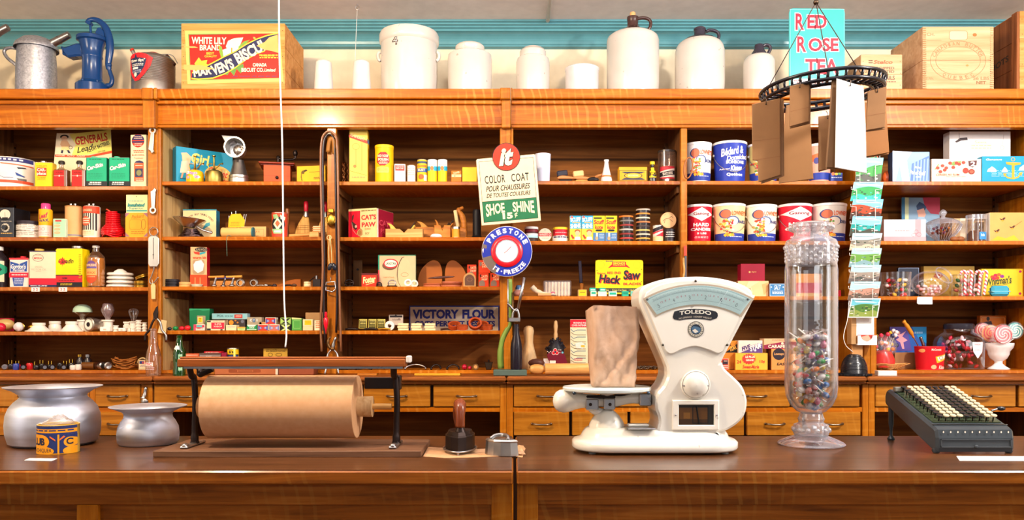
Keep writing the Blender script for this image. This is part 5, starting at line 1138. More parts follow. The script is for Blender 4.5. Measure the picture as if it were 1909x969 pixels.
for x,t_ in ((58,'3 2'),(109,'3 5')):
 Y=3.997;t=thing('price_tag','white price tag under the %s oil tin' % ('cream' if x==58 else 'yellow'),'price tag',(X(x+8,Y),Y,zs(543.5)))
 MB().box(-.021,.021,0,.0008,0,.022,'#f6ece6').build('card',t)
 D().T(t_,x+3.5,536.8,x+12.5,541.8,'#d8404a',.02).build('printed_label',t,lambda px,py,off:(X(px,Y)-t.location.x,-off,Z(py,Y)-t.location.z))
 t.location.y=3.9985-.0008
z=zA[3]
def place(mb,name,label,cat,px,Y,z,rz=0,group=None,rot=None):
 o=mb.build(name,None,(X(px,Y),Y,z));o.rotation_euler=rot or (0,0,rz);return tagit(o,label,cat,group)
PW='#f1e9de/g'
mb=MB();mb.sphere((0,0,.036),(.045,.035,.03),'#c9a86a/g',16,10);place(mb,'ornament_bulb','gold glass ornament at the left end of the fittings shelf','ornament',10,4.12,z)
mb=MB();mb.sphere((0,0,.022),(.022,.022,.022),'#c8203a/g',14,8);place(mb,'ornament_bulb','small red ball by the gold glass ornament','ornament',2,4.05,z)
mb=MB();mb.box(-.035,.035,-.02,.02,0,.07,'#b02038',.002);place(mb,'small_box','dark red box behind the gold glass ornament','box',10,4.2,z)
def knob(px,r,mt,label,Y=4.06):
 t=thing('doorknob',label,'door knob',(X(px,Y),Y,z+r))
 mb=MB();M=Matrix.Rotation(math.radians(70),4,'Z') @ Matrix.Rotation(math.pi/2,4,'X')
 if mt=='cut_glass':mb.lathe([(.0001,r*1.0),(r*.55,r*.95),(r*.98,r*.4),(r*.98,-.1*r),(r*.6,-.6*r),(r*.4,-.7*r)],'#d8d4d8/g',12,Matrix.Rotation(math.radians(-25),4,'Z') @ Matrix.Rotation(math.pi/2,4,'X'),sharp=5)
 else:mb.sphere((0,0,0),r*.98,mt,16,10)
 mb.build('knob',t)
 mb=MB();mb.lathe([(r*.4,r*.5),(r*.4,r*1.1),(r*.85,r*1.3),(r*.85,r*1.45),(.0001,r*1.45)],'brass',16,Matrix.Rotation(math.radians(205 if mt=='cut_glass' else 160),4,'Z') @ Matrix.Rotation(math.pi/2,4,'X'));mb.build('collar',t)
knob(36,.024,'cut_glass','faceted glass door knob with a brass collar');knob(60,.021,'brass','small polished brass door knob by the white lamp bases',4.14)
def lampbase(px,rb,rt,yt,label,Y=4.07,extra=None):
 s=Y/F;zt=Z(yt,Y)-z;t=thing('lamp_holder',label,'lamp holder',(X(px,Y),Y,z))
 MB().lathe([(.0001,.0003),(rb*s,.0003),(rb*s,.004),(rb*.8*s,.008),(rt*1.15*s,zt*.55),(rt*s,zt*.68),(rt*s,zt*.72),(rt*1.1*s,zt*.74),(rt*1.1*s,zt),(rt*.8*s,zt),(rt*.75*s,zt*.75),(.0001,zt*.75)],PW,28).build('base',t)
 return t,s,zt
lampbase(72.5,23,10,601.5,'wide white porcelain lamp holder, first from the glass knob',4.06)
lampbase(102.5,14,9,598.5,'narrow white porcelain lamp holder, set behind its two wider neighbours',4.16)
lampbase(133.5,22,9.5,599,'wide white porcelain lamp holder, nearest the mushroom bulb',4.06)
def bulb(px,Y,hold,label,prof,mt,base_yt=None,hb=596):
 s=Y/F;t=thing('light_bulb',label,'light bulb',(X(px,Y),Y,z));zf=lambda py:Z(py,Y)-z
 MB().lathe([(.0001,.0003),(hold*1.1*s,.0003),(hold*1.0*s,.006),(hold*.8*s,zf(606)),(hold*.8*s,zf(600)),(hold*s,zf(599)),(hold*s,zf(hb)),(.0001,zf(hb))],PW,24).build('holder',t)
 MB().lathe([(max(.0001,r*s),zf(y)) for r,y in prof],mt,24).build('bulb',t)
 return t,s,zf
t,s,zf=bulb(154,4.15,9.5,'mushroom-shaped bulb with a pale green dome, in a white holder',[(4,596),(5,590),(8,587),(15,582.5),(16,580)],'glossy_clear')
MB().lathe([(16.3*s,zf(582)),(16.6*s,zf(580)),(15,1)][:2]+[(15.5*s,zf(575)),(12*s,zf(570.5)),(6*s,zf(567.5)),(.0001,zf(567))],'#b9d6bc',28).build('dome',t)
bulb(201,4.12,11.5,'smoky round bulb standing in a white holder',[(4,596),(5.5,591),(9,586),(11.5,580),(11.5,576),(9.5,571),(9.3,568),(7.5,565.5),(3,564.7),(.1,564.6)],'frosted_glass')
bulb(249,4.12,8,'clear glass bulb in a white cleat holder beside the pliers',[(2.5,601),(4,596),(6,590),(8.5,583),(8.5,579),(6,576),(.1,575)],'clear_glass',hb=601)
mb=MB();M=Matrix.Translation((0,0,.036)) @ Matrix.Rotation(math.radians(-20),4,'Z') @ Matrix.Rotation(math.pi/2,4,'X')
mb.lathe([(.0001,-.05),(.025,-.05),(.030,-.02),(.035,.01),(.035,.026),(.030,.030),(.026,.030)],'tin_plate',24,M);mb.lathe([(.026,.0295),(.016,.0305),(.0001,.030)],PW,20,M);mb.lathe([(.012,.0312),(.0001,.0312)],'#1a1a22',14,M)
place(mb,'pull_socket','silver lamp socket lying on its side, open end forward','lamp socket',174,4.07,z)
def insul(px,r,yt,label,Y=4.04,grooves=2,sq=False):
 s=Y/F;zt=Z(yt,Y)-z;mb=MB()
 if sq:mb.box(-r*s,r*s,-r*s*.8,r*s*.8,.0003,zt,PW,.003);mb.box(-r*s*.3,r*s*.3,-r*s*.82,-r*s*.78,zt*.3,zt*.6,'#c9b8a4')
 else:
  p=[(.0001,.0003),(r*s,.0003)]
  for k in range(grooves):a=zt*(k+.35)/grooves;b=zt*(k+.65)/grooves;p+=[(r*s,a-.001),(r*.75*s,a),(r*.75*s,b),(r*s,b+.001)]
  p+=[(r*s,zt),(.0001,zt)];mb.lathe(p,PW,18)
 place(mb,'porcelain_insulator',label,'insulator',px,Y,z,0,'white porcelain insulators on the fittings shelf')
for a in ((199,9.5,609,'square white porcelain block below the smoky bulb',4.03,2,True),(216,5,606.5,'round white insulator right of the square block',4.04),(229,6.5,611,'low square white insulator in the front row',4.03,2,True),(236.5,6.5,599.5,'taller round insulator behind the low square ones',4.12),(241.2,2.6,611,'smallest white insulator in the front row',4.03),(248.5,3,611,'second smallest white insulator in the front row',4.03,1),(258.5,5.2,596.5,'tall ribbed white insulator in front of the clear bulb',4.05,4),(269.5,4.5,601,'ribbed white insulator closest to the pliers',4.05,3)):insul(*a)
z=zA[4]
def plug(px,Y,c,label,prongs=2,h=.03,r=.018,lie=False,cyl_c=None):
 t=thing('electric_plug',label,'plug',(X(px,Y),Y,z),0,'plugs and sockets on the lowest shelf')
 mb=MB()
 if lie:mb.lathe([(.0001,-h),(r*.8,-h),(r,-h*.4),(r,h*.6),(r*.7,h),(.0001,h)],c,16,Matrix.Translation((0,0,r)) @ Matrix.Rotation(.5,4,'Z') @ Matrix.Rotation(math.pi/2,4,'X'))
 else:mb.lathe([(.0001,.0003),(r*.85,.0003),(r,.005),(r,h*.8),(r*.8,h),(.0001,h)],c,16)
 mb.build('body',t)
 for k in range(prongs):MB().box((-.5 if k==0 else .5)*r-.0015,(-.5 if k==0 else .5)*r+.0015,-.004,.004,(r*2 if lie else h)-.002,(r*2 if lie else h)+.018,'brass').build('prong',t)
 if lie:mb=MB();mb.lathe([(r*.95,h*.6),(r*.6,h*1.02),(.0001,h*1.02)],cyl_c or '#8a8a92/m',14,Matrix.Translation((0,0,r)) @ Matrix.Rotation(.5,4,'Z') @ Matrix.Rotation(-math.pi/2*-1,4,'X'));mb.build('contact_face',t)
BKK='#201a1c/g'
rows=[(9,4.05,'#8a8790/g',0,1),(20,4.12,BKK,2,0),(30,4.04,'#34429a/g',0,0),(33,4.13,'#b01c24/g',2,0),(44,4.05,BKK,0,1),(55,4.11,'#c41c20/g',0,0),(68,4.04,BKK,1,0),(78,4.13,BKK,2,0),(84,4.04,'#2a2224/g',0,1),(94,4.13,BKK,2,0),(98,4.05,BKK,0,1),(112,4.12,BKK,0,0),(122,4.13,BKK,2,0),(119,4.04,BKK,0,1),(133,4.13,BKK,2,0),(136,4.04,'#d9d2ca/g',0,0),(146,4.045,'#d9d2ca/g',0,0)]
cw={BKK:'black','#8a8790/g':'grey','#34429a/g':'blue','#b01c24/g':'dark red','#c41c20/g':'bright red','#2a2224/g':'brown-black','#d9d2ca/g':'pale'}
for i,(px,Y,c,pr,lie) in enumerate(rows):
 plug(px,Y,c,'%s %s, %s counted from the left among the plugs' % (cw[c],'socket on its side' if lie else 'plug with prongs' if pr else 'short round fitting',['first','second','third','fourth','fifth','sixth','seventh','eighth','ninth','tenth','eleventh','twelfth','thirteenth','fourteenth','fifteenth','sixteenth','seventeenth'][i]),pr,.024+(i % 3)*.004,.015 if not lie else .014,bool(lie))
for px,c,w_ in ((149,'brass','brass'),(163.5,'steel','silver')):
 bottle('tiny dark bottle with a %s cap behind the sockets' % w_,px,z,[(.1,None),(7,None),(7.5,672),(4,667),(4,665),(.1,665)],'#241c20/g',cap=([(.1,665.5),(4.6,665),(4.6,660.5),(.1,660)],c),Yc=4.15,n=14)
mb=MB();M=Matrix.Translation((0,0,.0198)) @ Matrix.Rotation(math.pi/2,4,'Y')
mb.lathe([(.0001,-.03),(.018,-.03),(.018,.032),(.0001,.032)],'#6a4018',20,M);place(mb,'wooden_cylinder','short brown wooden cylinder lying on its side','cylinder',165,4.07,z)
mb=MB();mb.lathe([(.0001,-.03),(.017,-.03),(.019,.02),(.0001,.02)],'#3a1f14/g',20,M);mb.lathe([(.019,.0),(.0195,.02),(.015,.024),(.0001,.022)],'steel',18,M);place(mb,'lamp_socket','brown socket with a silver end, beside the twine nest','lamp socket',187,4.06,z,-.5)
mb=MB();mb.lathe([(.0001,-.02),(.018,-.02),(.019,.012),(.0001,.012)],BKK,20,M);mb.lathe([(.019,.0),(.0195,.014),(.014,.018),(.0001,.016)],'steel',18,M);place(mb,'lamp_socket','black socket with a bright ring, nearest the twine nest','lamp socket',201,4.05,z,-.9)
rn=random.Random(8);mb=MB()
for k in range(18):
 a=rn.uniform(-.5,.5);zz=.004+k*.0028;x0=-.062+rn.uniform(0,.02);mb.tube(bez([(x0,rn.uniform(-.02,.02),zz+.012),(-.03,rn.uniform(-.03,.02),zz),(.0,rn.uniform(-.03,.02),zz-.002 if k else zz),(.03,rn.uniform(-.03,.02),zz+.002),(.058,rn.uniform(-.02,.02),zz+.014)],3),.0026,'#a8662c',5)
place(mb,'twine_nest','nest of rusty bent wire, right of the sockets','wire',233,4.09,z)
d=D().R(260,673,268,678,'#2a3a7a').T('NTC',265,673.5,276,678.5,'#d84a2a',.03).DASH(260,680,276,686,2,'#6a6a8a',.4).F(258.5,671.5,277,688,.6,'#8a5a34')
carton('small_box','small cream packet behind the clear bottle neck','box',258,277.5,671,z,'#ecd6ac',d,.02,.04)
mb=MB();mb.tube(circle(0,.03,.026,20),.004,'#e2c48c',6,True);place(mb,'rope_ring','small tan ring standing behind the cream packet','ring',266,4.14,z)
# ================================================================ middle unit, left bay
z=zB[0]
d=D().R(327,273,433,336.5,'#1f8fb4');K=DX(300,230,5.615)
d.T('Girl',*K(305,285),*K(495,395),'#e9e27a',.03,.1,rot=4).P([K(200,300),K(260,290),K(305,330),K(290,400),K(250,400),K(215,400),K(210,330)],'#eab890').P([K(205,390),K(275,370),K(300,500),K(190,510)],'#eac0a8').P([K(210,505),K(228,505),K(210,570),K(195,565)],'#e0a080').P([K(255,505),K(272,505),K(290,560),K(270,570)],'#e0a080').R(*K(190,565),*K(265,572),'#23344a')
d.E(405,317.5,26,18.5,'#e9b45a',32)
for k in range(6):d.R(K(500+k*34,0)[0],306,K(514+k*34,0)[0],329,'#f0cc80')
d.T('Carpet',*K(478,420),*K(695,520),'#d8402a',.02,.3,rot=8).T('Sweeper',*K(570,520),*K(700,565),'#d8402a',.02,.3,rot=4).DASH(352,300,378,303,1,'#cfe8f0',.5)
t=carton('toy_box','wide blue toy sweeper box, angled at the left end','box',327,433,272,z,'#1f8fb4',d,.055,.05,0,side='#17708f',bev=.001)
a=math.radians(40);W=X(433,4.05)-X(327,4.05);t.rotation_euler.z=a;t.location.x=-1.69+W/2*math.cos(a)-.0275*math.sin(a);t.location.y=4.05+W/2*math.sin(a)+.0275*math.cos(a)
def oiler(cx,mt,label,flowers=False):
 Yc=4.06;s=Yc/F;dc=None
 if flowers:
  dc=D();rn=random.Random(4)
  for k in range(9):
   x,y=cx-12+rn.random()*24,323+rn.random()*11
   for a in range(5):dc.E(x+2*math.cos(a*1.257),y+1.6*math.sin(a*1.257),1.3,1.1,['#f4f0ea','#e6a0c0','#9a80c8'][k % 3],8);dc.l-=1
   dc.l+=1;dc.E(x,y,1,.9,'#e8902c',8)
 def ex(t,zf,s):
  MB().lathe([(.0001,zf(318)),(4.5*s,zf(318)),(3*s,zf(315)),(1.8*s,zf(313)),(1.8*s,zf(293)),(3.4*s,zf(291.5)),(3.4*s,zf(290)),(.0001,zf(290))],mt if not flowers else 'brass',14).build('pump',t)
  mb=MB();mb.tube(bez([(3*s,0,zf(314)),(7*s,0,zf(311)),(11*s,0,zf(306)),(15*s,0,zf(305))],5),.0028,'brass',8);mb.lathe([(.004,0),(.0055,.004),(.0001,.006)],'brass',10,Matrix.Translation((15*s,0,zf(305)))@Matrix.Rotation(math.pi/2,4,'Y'));mb.build('spout',t)
  MB().tube(bez([(-3*s,0,zf(306)),(-8*s,0,zf(305)),(-11*s,0,zf(309)),(-9*s,0,zf(315))],5),.0022,'brass',6).build('thumb_ring',t)
 pr=[(.1,None),(15,None),(15.7,337),(15.7,326),(14,320.5),(9,317.5),(.1,317)]
 turned('oil_can',label,'oil can',cx,Yc,z,[('reservoir',pr,mt)],dc,15.8,extra=ex)
oiler(363.5,'#e8b818/g','small yellow plant oiler painted with flowers',True);oiler(399,'old_brass','small plain brass plant oiler')
def shredder():
 Yc=4.09;s=Yc/F;cx=445;t=thing('food_shredder','tall shiny tin shredder with a round open drum','shredder',(X(cx,Yc),Yc,z));f=lambda px,py,y=0:Vector(((px-cx)*s,y,Z(py,Yc)-z))
 MB().lathe([(.0001,.0004),(18*s,.0004),(18.2*s,f(0,334).z),(17*s,f(0,333).z),(17.6*s,f(0,330).z),(17.6*s,f(0,328).z),(16*s,f(0,326).z),(9*s,f(0,299).z),(.0001,f(0,299).z)],'tin_plate',32).build('stand',t)
 M=Matrix.Translation(f(445,280,-.045)) @ Matrix.Rotation(math.radians(8),4,'Z') @ Matrix.Rotation(math.pi/2,4,'X')
 mb=MB();mb.lathe([(16.5*s,.03),(19*s,.03),(19.4*s,.027),(19*s,.024),(15.5*s,-.055),(.0001,-.055),(.0001,-.05),(14*s,-.05),(16.5*s,.03)],'tin_plate',36,M);mb.build('drum',t)
 mb=MB();M2=Matrix.Translation(f(449,283,-.02)) @ Matrix.Rotation(math.pi/2,4,'X');mb.lathe([(.0001,.03),(4*s,.03),(9.5*s,.02),(9.5*s,.0),(.0001,0)],'tin_plate',20,M2)
 for k in range(8):a=k*.785;mb.sphere(tuple(f(449+6.4*math.cos(a),283+6.4*math.sin(a),-.046)),.0035,'#4a2a18',8,5)
 mb.build('cutter_hub',t)
 mb=MB();q=[f(416,254),f(444,256),f(441,268),f(427,274),f(424,268)];mb.prism([(a.x,a.z) for a in q],-.03,.03,'chrome',.002);mb.build('feed_chute',t)
shredder()
def grinder():
 xa,xb=487,534;yf=4.09;s=yf/F;t=carton('coffee_grinder','red wooden box coffee grinder with an iron crank','coffee grinder',xa,xb,306,z,'#b44a18',D().L([(487,327.5),(534,327.5)],.5,'#8a2c12'),.15,.06,12,part='box');H=t['top']-z
 W=.088
 mb=MB();mb.box(-W,W,-.094,.094,H,H+.008,'#8a2f16/g',.003);mb.box(-W+.008,W-.008,-.078,.078,H-.004,H,'#8a2f16/g');mb.build('lid_board',t)
 mb=MB();mb.sphere((0,-.08,.03),.008,'dark_iron',12,8);mb.build('drawer_knob',t)
 mb=MB();mb.sphere((.0,0,H+.008),(.034,.034,.018),'dark_iron',16,8,z0=0.0);mb.cyl(0,0,H+.02,H+.05,.007,'dark_iron',10);mb.sphere((0,0,H+.05),.009,'dark_iron',10,6);mb.tube(bez([(0,0,H+.045),(.03,0,H+.04),(.07,.01,H+.045),(.085,.01,H+.055)],5),.005,'dark_iron',8);mb.lathe([(.0001,.0),(.006,.0),(.006,.012),(.011,.018),(.013,.03),(.008,.042),(.0001,.043)],'dark_iron',12,Matrix.Translation((.085,.01,H+.05)));mb.build('crank',t)
grinder()
K=DX(300,230,5.615)
d=D().L([K(1560,510),K(1690,505)],.5,'#3a2c10').P([K(1480,495),K(1530,480),K(1545,495),K(1500,510)],'#3a2c10').L([K(1480,500),K(1475,560),K(1485,600)],1.2,'#3a2c10').E(*K(1495,510),3,3,'#6a5218').DASH(*K(1605,562),*K(1680,592),2,'#3a2c10',.4)
carton('tool_box_carton','yellow carton with a small black line drawing, beside the coffee grinder','box',554,609,309,z,'#ecb41c',d,.07,.05,-8)
z=zB[1]
def wire_heap():
 t=thing('steel_strainer','shallow steel cone strainer perched on wire scourers','strainer',(X(352,4.1),4.1,z+.060));s=4.1/F
 mb=MB();mb.lathe([(.0001,.0),(.025,.004),(26*s,.035),(29*s,.044),(29.5*s,.042),(27*s,.033),(.03,.001)],'chrome',28,Matrix.Rotation(.10,4,'Y'));mb.build('cone',t)
 mb=MB();mb.tube(bez([(.05,-.03,.0),(.09,-.04,-.02),(.135,-.045,-.034)],5),.006,'chrome',8);mb.build('handle',t)
 rn=random.Random(2);mb=MB()
 for k in range(10):
  a0=rn.random()*6;r=.05-.003*k;mb.tube([(r*1.25*math.cos(a0+i*.5),r*.7*math.sin(a0+i*.5),.010+k*.0042+.004*math.sin(i*1.7)) for i in range(13)],.0035,'#5a4a4e/m',6,True)
 tagit(mb.build('wire_scourer',None,(X(356,4.1),4.1,z)),'dark coil of wire under the steel cone strainer','wire')
wire_heap()
K=DX(300,340,5.615)
d=D().T('',0,0,1,1,'#000000') if False else D()
d.ARC('FRAMEWORK SELF TIMING STEREO',371,432,33,3.4,-52,52,'#5a4a4a',0,ry=33).P([(352,413),(360,411),(368,417),(360,422),(350,418)],'#4aa0b0').P([(384,416),(391,414),(392,420),(384,424),(378,430),(376,428)],'#4aa0b0').R(341,390,404,392.4,'#3a90a4')
carton('timer_box','cream box with an arch of lettering over teal sketches','box',341,403,391.5,z,'#ecd4a0',d,.05,.21,0,side='#2f88a8',edge=None)
def packet():
 Yc=4.10;s=Yc/F;cx=433;t=thing('packet','yellow paper packet of steel needles with the points showing','packet',(X(cx,Yc),Yc,z));f=lambda px,py,y=0:Vector(((px-cx)*s,y,Z(py,Yc)-z))
 q=[f(417,440.8),f(446,440.8),(f(450,408)),f(441,395),f(424,396),f(419,404)]
 mb=MB();mb.prism([(a.x,max(.0004,a.z)) for a in q],-.006,.006,'#e8b41c',.002);mb.build('sleeve',t)
 for px,py,px2 in ((424,392,426),(432,390,432),(448,396,444),(452,396,447),(419,399,421)):MB().rod(f(px2,425,.0),f(px,py,.0),.003,'steel',6).build('needle',t)
 D().DASH(422,411,440,420,3,'#b5851a',.35).build('printed_label',t,lambda px,py,off:(f(px,0).x,-.006-off,f(0,py).z))
 t.location.y=4.16
packet()
def roller():
 t=thing('string_roll','roll of tan twine with a teal checked end band','string roll',(X(443,4.05),4.05,z+.027));M=Matrix.Rotation(math.pi/2,4,'Y');s=4.05/F
 pr=[]
 for k in range(17):pr+=[(.0235+.0022*(k % 2),-.078+k*.0095)]
 mb=MB();mb.lathe([(.0001,-.078)]+pr+[(.0001,.074)],'#d2ac66',20,M);mb.build('twine',t)
 mb=MB()
 for k in range(9):mb.add([( -.074+k*.0165,-.012,.0245),(-.06+k*.0165,-.012,.0245),(-.06+k*.0165,.01,.0262),(-.074+k*.0165,.01,.0262)],[(0,1,2,3)],'#1f6a70' if k % 2 else '#3a9aa0')
 mb.build('band',t,weld=False)
 mb=MB();mb.lathe([(.0001,.075),(.026,.075),(.0265,.082),(.018,.084),(.0001,.084)],'#3a6a70',18,M);mb.build('end_cap',t)
roller()
mb=MB();mb.tube(bez([(0,0,0),(-.012,-.012,.004),(-.018,-.018,-.012),(-.018,-.018,-.05),(-.016,-.018,-.10)],5),.0013,'#5a7a6a',5)
tagit(mb.build('hanging_thread',None,(X(432,4.0),3.998,z+.001)),'thin thread dangling over the shelf edge below the twine roll','thread')
carton('small_box','flat cream box behind the twine roll','box',449,496,422,z,'#e2b878',D().F(474,427,492,440,.4,'#b06a4a').T('x x',477,430,484,433,'#b03a2a',0),.06,.13)
d=D().R(505,397,537,404,'#c8452a').R(505,430,537,441,'#d0402c').E(521.5,419,12,14,'#1f2426').P([(521.5,407),(530,419),(521.5,431),(513,419)],'#e8d2b8').P([(512,402),(520,401),(524,408),(515,410)],'#8ab07a').P([(510,428),(533,428),(528,437),(514,437)],'#8fc08a').P([(521.5,412),(526,418),(521.5,425),(517,418)],'#e0603a').P([(526,402),(534,406),(533,412),(527,410)],'#efe0c0').R(515,431,527,434.5,'#e9f0d8')
can('red, green and cream patterned tin in front of the whisk brooms',521.5,14.3,398,z,'#c8452a',d,.025,'patterned_tin')
mb=MB();mb.lathe([(.0001,.0005),(.009,.0005),(.0095,.05),(.007,.08),(.0095,.095),(.011,.12),(.011,.14),(.013,.155),(.010,.172),(.0001,.176)],'#8a4f24/g',14);place(mb,'turned_handle','dark turned wooden handle behind the patterned tin','tool handle',536,4.22,z)
def broom(px,Y,lab,tilt):
 t=thing('whisk_broom',lab,'whisk broom',(X(px,Y),Y,z));s=Y/F
 mb=MB();rn=random.Random(7)
 vs=[];fs=[];n=20;prof=[(17,0),(15.5,8),(13,20),(10,32),(6,43),(4.5,48)]
 for r,h in prof:
  for j in range(n):a=2*math.pi*j/n;vs.append(((r*math.cos(a)*(1+.05*rn.uniform(-1,1))-(17-r)*tilt)*s*1.0+ (48-h)*0,r*.35*math.sin(a)*s,h*s+.0006))
 for i in range(len(prof)-1):
  for j in range(n):fs.append((i*n+j,i*n+(j+1) % n,(i+1)*n+(j+1) % n,(i+1)*n+j))
 mb.add(vs,fs,'straw',True);mb.build('bristles',t)
 cxo=-12.5*tilt*s
 mb=MB()
 for h,r in ((20,13),(23.5,12.2),(27,11.3)):mb.tube([(r*1.03*math.cos(a*.3927)*s-(17-r)*tilt*s,r*.37*math.sin(a*.3927)*s,h*s) for a in range(16)],.0009,'#b0622c',4,True)
 mb.build('stitching',t)
 mb=MB();mb.lathe([(5.2*s,44*s),(4.6*s,53*s),(4*s,54*s)],'tin_plate',14,c=(cxo,0));mb.build('ferrule',t)
 mb=MB();mb.lathe([(.0001,53*s),(3.8*s,53*s),(4.4*s,62*s),(4.2*s,71*s),(3*s,73*s),(.0001,73*s)],'#b0142a/g',14,c=(cxo-.0,0));mb.build('handle',t)
ma,nt,p=newmat('straw');n_=noise(nt,mapped(nt,(60,60,4)),3,3);nt.links.new(ramp(nt,n_.outputs['Fac'],[(.3,'#b5823a'),(.7,'#e0b262')]),p.inputs['Base Color']);p.inputs['Roughness'].default_value=.7;_mats['straw']=ma
broom(562,4.17,'straw whisk broom with a red handle, fully in view',-.7);broom(604,4.19,'red-handled whisk broom mostly hidden by the strap-hung upright',-.2)
mb=MB();mb.tube(bez([(-.07,0,.010),(-.02,0,.014),(.04,0,.018)],6),[.009]*12+[.011],'turned_wood',10);mb.box(.035,.085,-.02,.02,.0004,.03,'turned_wood',.004);place(mb,'scrub_brush','wooden-handled brush lying in front of the whisk broom','brush',565,4.06,z)
d=D();
for k in range(5):d.R(582,423+k*3.7,598,424.6+k*3.7,'#c8823c')
carton('striped_block','small cream block ruled with brown lines, near the upright','block',583.5,597.5,421,z,'#e9cfa4',d,.05,.09)
z=zB[2]
for k in range(3):
 mb=MB();R=.034;mb.lathe([(.022,.0004),(R,.001),(R,.0125),(.022,.013),(.022,.0004)],'#232028',26)
 tagit(mb.build('rubber_ring',None,(X(321.5,4.06),4.06,z+k*.0133)),['bottom','middle','top'][k]+' black rubber jar ring in the dark stack','ring','black rings stacked at the left end')
for k in range(2):
 mb=MB();R=.0295;mb.lathe([(.020,.0004),(R,.001),(R,.0115),(.020,.012),(.020,.0004)],'#d9a666',26)
 tagit(mb.build('jar_ring',None,(X(345.5,4.05),4.05,z+k*.0123)),['lower','upper'][k]+' tan jar ring in the small stack of two','ring','tan rings beside the black stack')
d=D().E(374,465,11.5,4.3,'#1c1a1c').T('SURE-HOLD',364.5,463,383.5,467,'#b9a890',.01).P([(360,469),(371,470),(371,475),(362,473)],'#d83a2a').P([(371,470.5),(382,469),(381,472),(371.5,475)],'#2a9aa8').T('worm kit',358.5,477.5,383,482.5,'#d8402a',.04).RR(358.5,484,380,511,4,'#a98a68').P([(364,487),(374,484.5),(379,492),(377,504),(368,509),(361,503),(360,493)],'#d8d6da').R(354,512,384,533,'#e2441f').R(362,517,364,531,'#f07a4a').R(371,517,373,531,'#f07a4a')
t=carton('kit_box','tall tan and orange carton with a cut-out window and black oval','box',354.5,384,460,z,'#d2aa7a',d,.055,.055,6,side='#c8182a')
mb=MB();mb.lathe([(.0001,.0004),(.022,.001),(.03,.012),(.027,.013),(.0001,.006)],'#d9ead0/g',22);place(mb,'small_dish','small pale green dish in front of the tall kit carton','dish',367,4.035,z)
def kpeeler(px,Y,hh,c,label):
 t=thing('kitchen_tool',label,'kitchen tool',(X(px,Y),Y,z));
 mb=MB();mb.sphere((0,0,.008),(.014,.012,.008),'steel',12,8);mb.tube(bez([(0,0,.01),(.004,0,hh*.5),(.012,0,hh)],4),[.007]*4+[.006]*4+[.004],'steel',8);mb.build('blade',t)
 mb=MB();mb.rod((.012-.04,0,hh),(.012+.04,0,hh+.002),.0055,c,10,.0065);mb.build('handle',t)
kpeeler(399,4.07,.052,'#c98a3a/g','corkscrew with an orange-brown cross handle');kpeeler(416,4.11,.050,'#2f3f8a/g','corkscrew with a blue cross handle');kpeeler(432,4.06,.052,'#d39a44/g','corkscrew with a tan cross handle, rightmost of three')
for px,r,lab in ((448.5,.021,'larger upright steel ring, nearest the corkscrews'),(473.5,.0205,'steel ring lying tilted further along the same shelf')):
 mb=MB();mb.lathe([(r*.62,-.010),(r,-.010),(r*1.05,.006),(r*.8,.012),(r*.62,.012),(r*.62,-.010)],'tin_plate',20,Matrix.Translation((0,0,r*1.02)) @ Matrix.Rotation(math.pi/2,4,'X'));place(mb,'steel_ring',lab,'ring',px,4.06,z)
def strip_tool(px,Y,L,label,mt='dark_iron',c2='brass',rz=0.0):
 t=thing('small_tool',label,'tool',(X(px,Y),Y,z),rz);mb=MB();mb.tube(bez([(-L,0,.006),(-L*.3,0,.009),(L*.3,0,.007)],4),.0045,mt,8);mb.build('shaft',t)
 mb=MB();mb.sphere((L*.6,0,.0085),(L*.4,.009,.008),c2,12,8);mb.build('head',t)
strip_tool(489,4.05,.03,'short steel tool lying by the tilted ring','steel','tin_plate');strip_tool(505,4.06,.03,'small black tool before the brown leather case','dark_iron','#2a2228/g',.2);strip_tool(541,4.04,.035,'dark slim tool with a round head, right of the leather case','dark_iron','#4a3020/g',-.1)
mb=MB();mb.prism([(-.11,.0004),(.09,.0004),(.09,.045),(.06,.045),(.02,.036),(-.02,.018),(-.11,.012)],-.02,.02,'#9a5420/g',.004);place(mb,'leather_case','flat brown leather case lying at the back','leather case',530,4.14,z)
mb=MB();mb.box(-.09,.09,-.02,.02,.0004,.04,'crate',.002);place(mb,'wooden_box','low wooden box behind the corkscrews','box',423,4.2,z)
mb=MB();mb.lathe([(.0001,.0004),(.0165,.0004),(.018,.003),(.018,.012),(.0165,.014),(.0165,.016),(.018,.018),(.017,.026),(.0001,.026)],'#ead2a0/g',22);place(mb,'wooden_button_box','small round cream pill tub near the black gadget','tub',573,4.04,z)
mb=MB();mb.box(-.02,.02,-.02,.02,.0004,.042,'#2a2224',.002);mb.rod((-.004,0,.04),(-.004,0,.06),.007,'steel',10);mb.tube(bez([(-.004,0,.058),(-.02,0,.05),(-.045,0,.028)],4),.003,'dark_iron',6);place(mb,'cigar_lighter','black square gadget with a steel cap beside the upright','gadget',592,4.09,z)
z=zB[3];KK=DX(300,540,5.615)
for i,(px,r,c,nm) in enumerate(((316,.009,'#2a2c3a/g','dark blue'),(327,.011,'#1a8a4a/g','green'),(339,.011,'#c8142a/g','red, next to the green one,'),(350,.013,'#d8202a/g','larger red'))):
 mb=MB();mb.sphere((0,0,r),(r*1.25,r,r),c,14,8);place(mb,'glass_bead',nm+' glass bead at the left end of the little boxes','bead',px,4.04,z)
def sb(label,xa,xb,yt,zz,c,d=None,dp=.045,gap=.02,side=None,rz=0):return carton('small_carton',label,'box',xa,xb,yt,zz,c,d,dp,gap,rz,side)
sb('largest green box standing at the back, left end',353,390.5,575,z,'#16744a',D().P([(353,575),(391,576),(391,578),(378,579),(370,577),(353,579)],'#2f9a6a'),.06,.11)
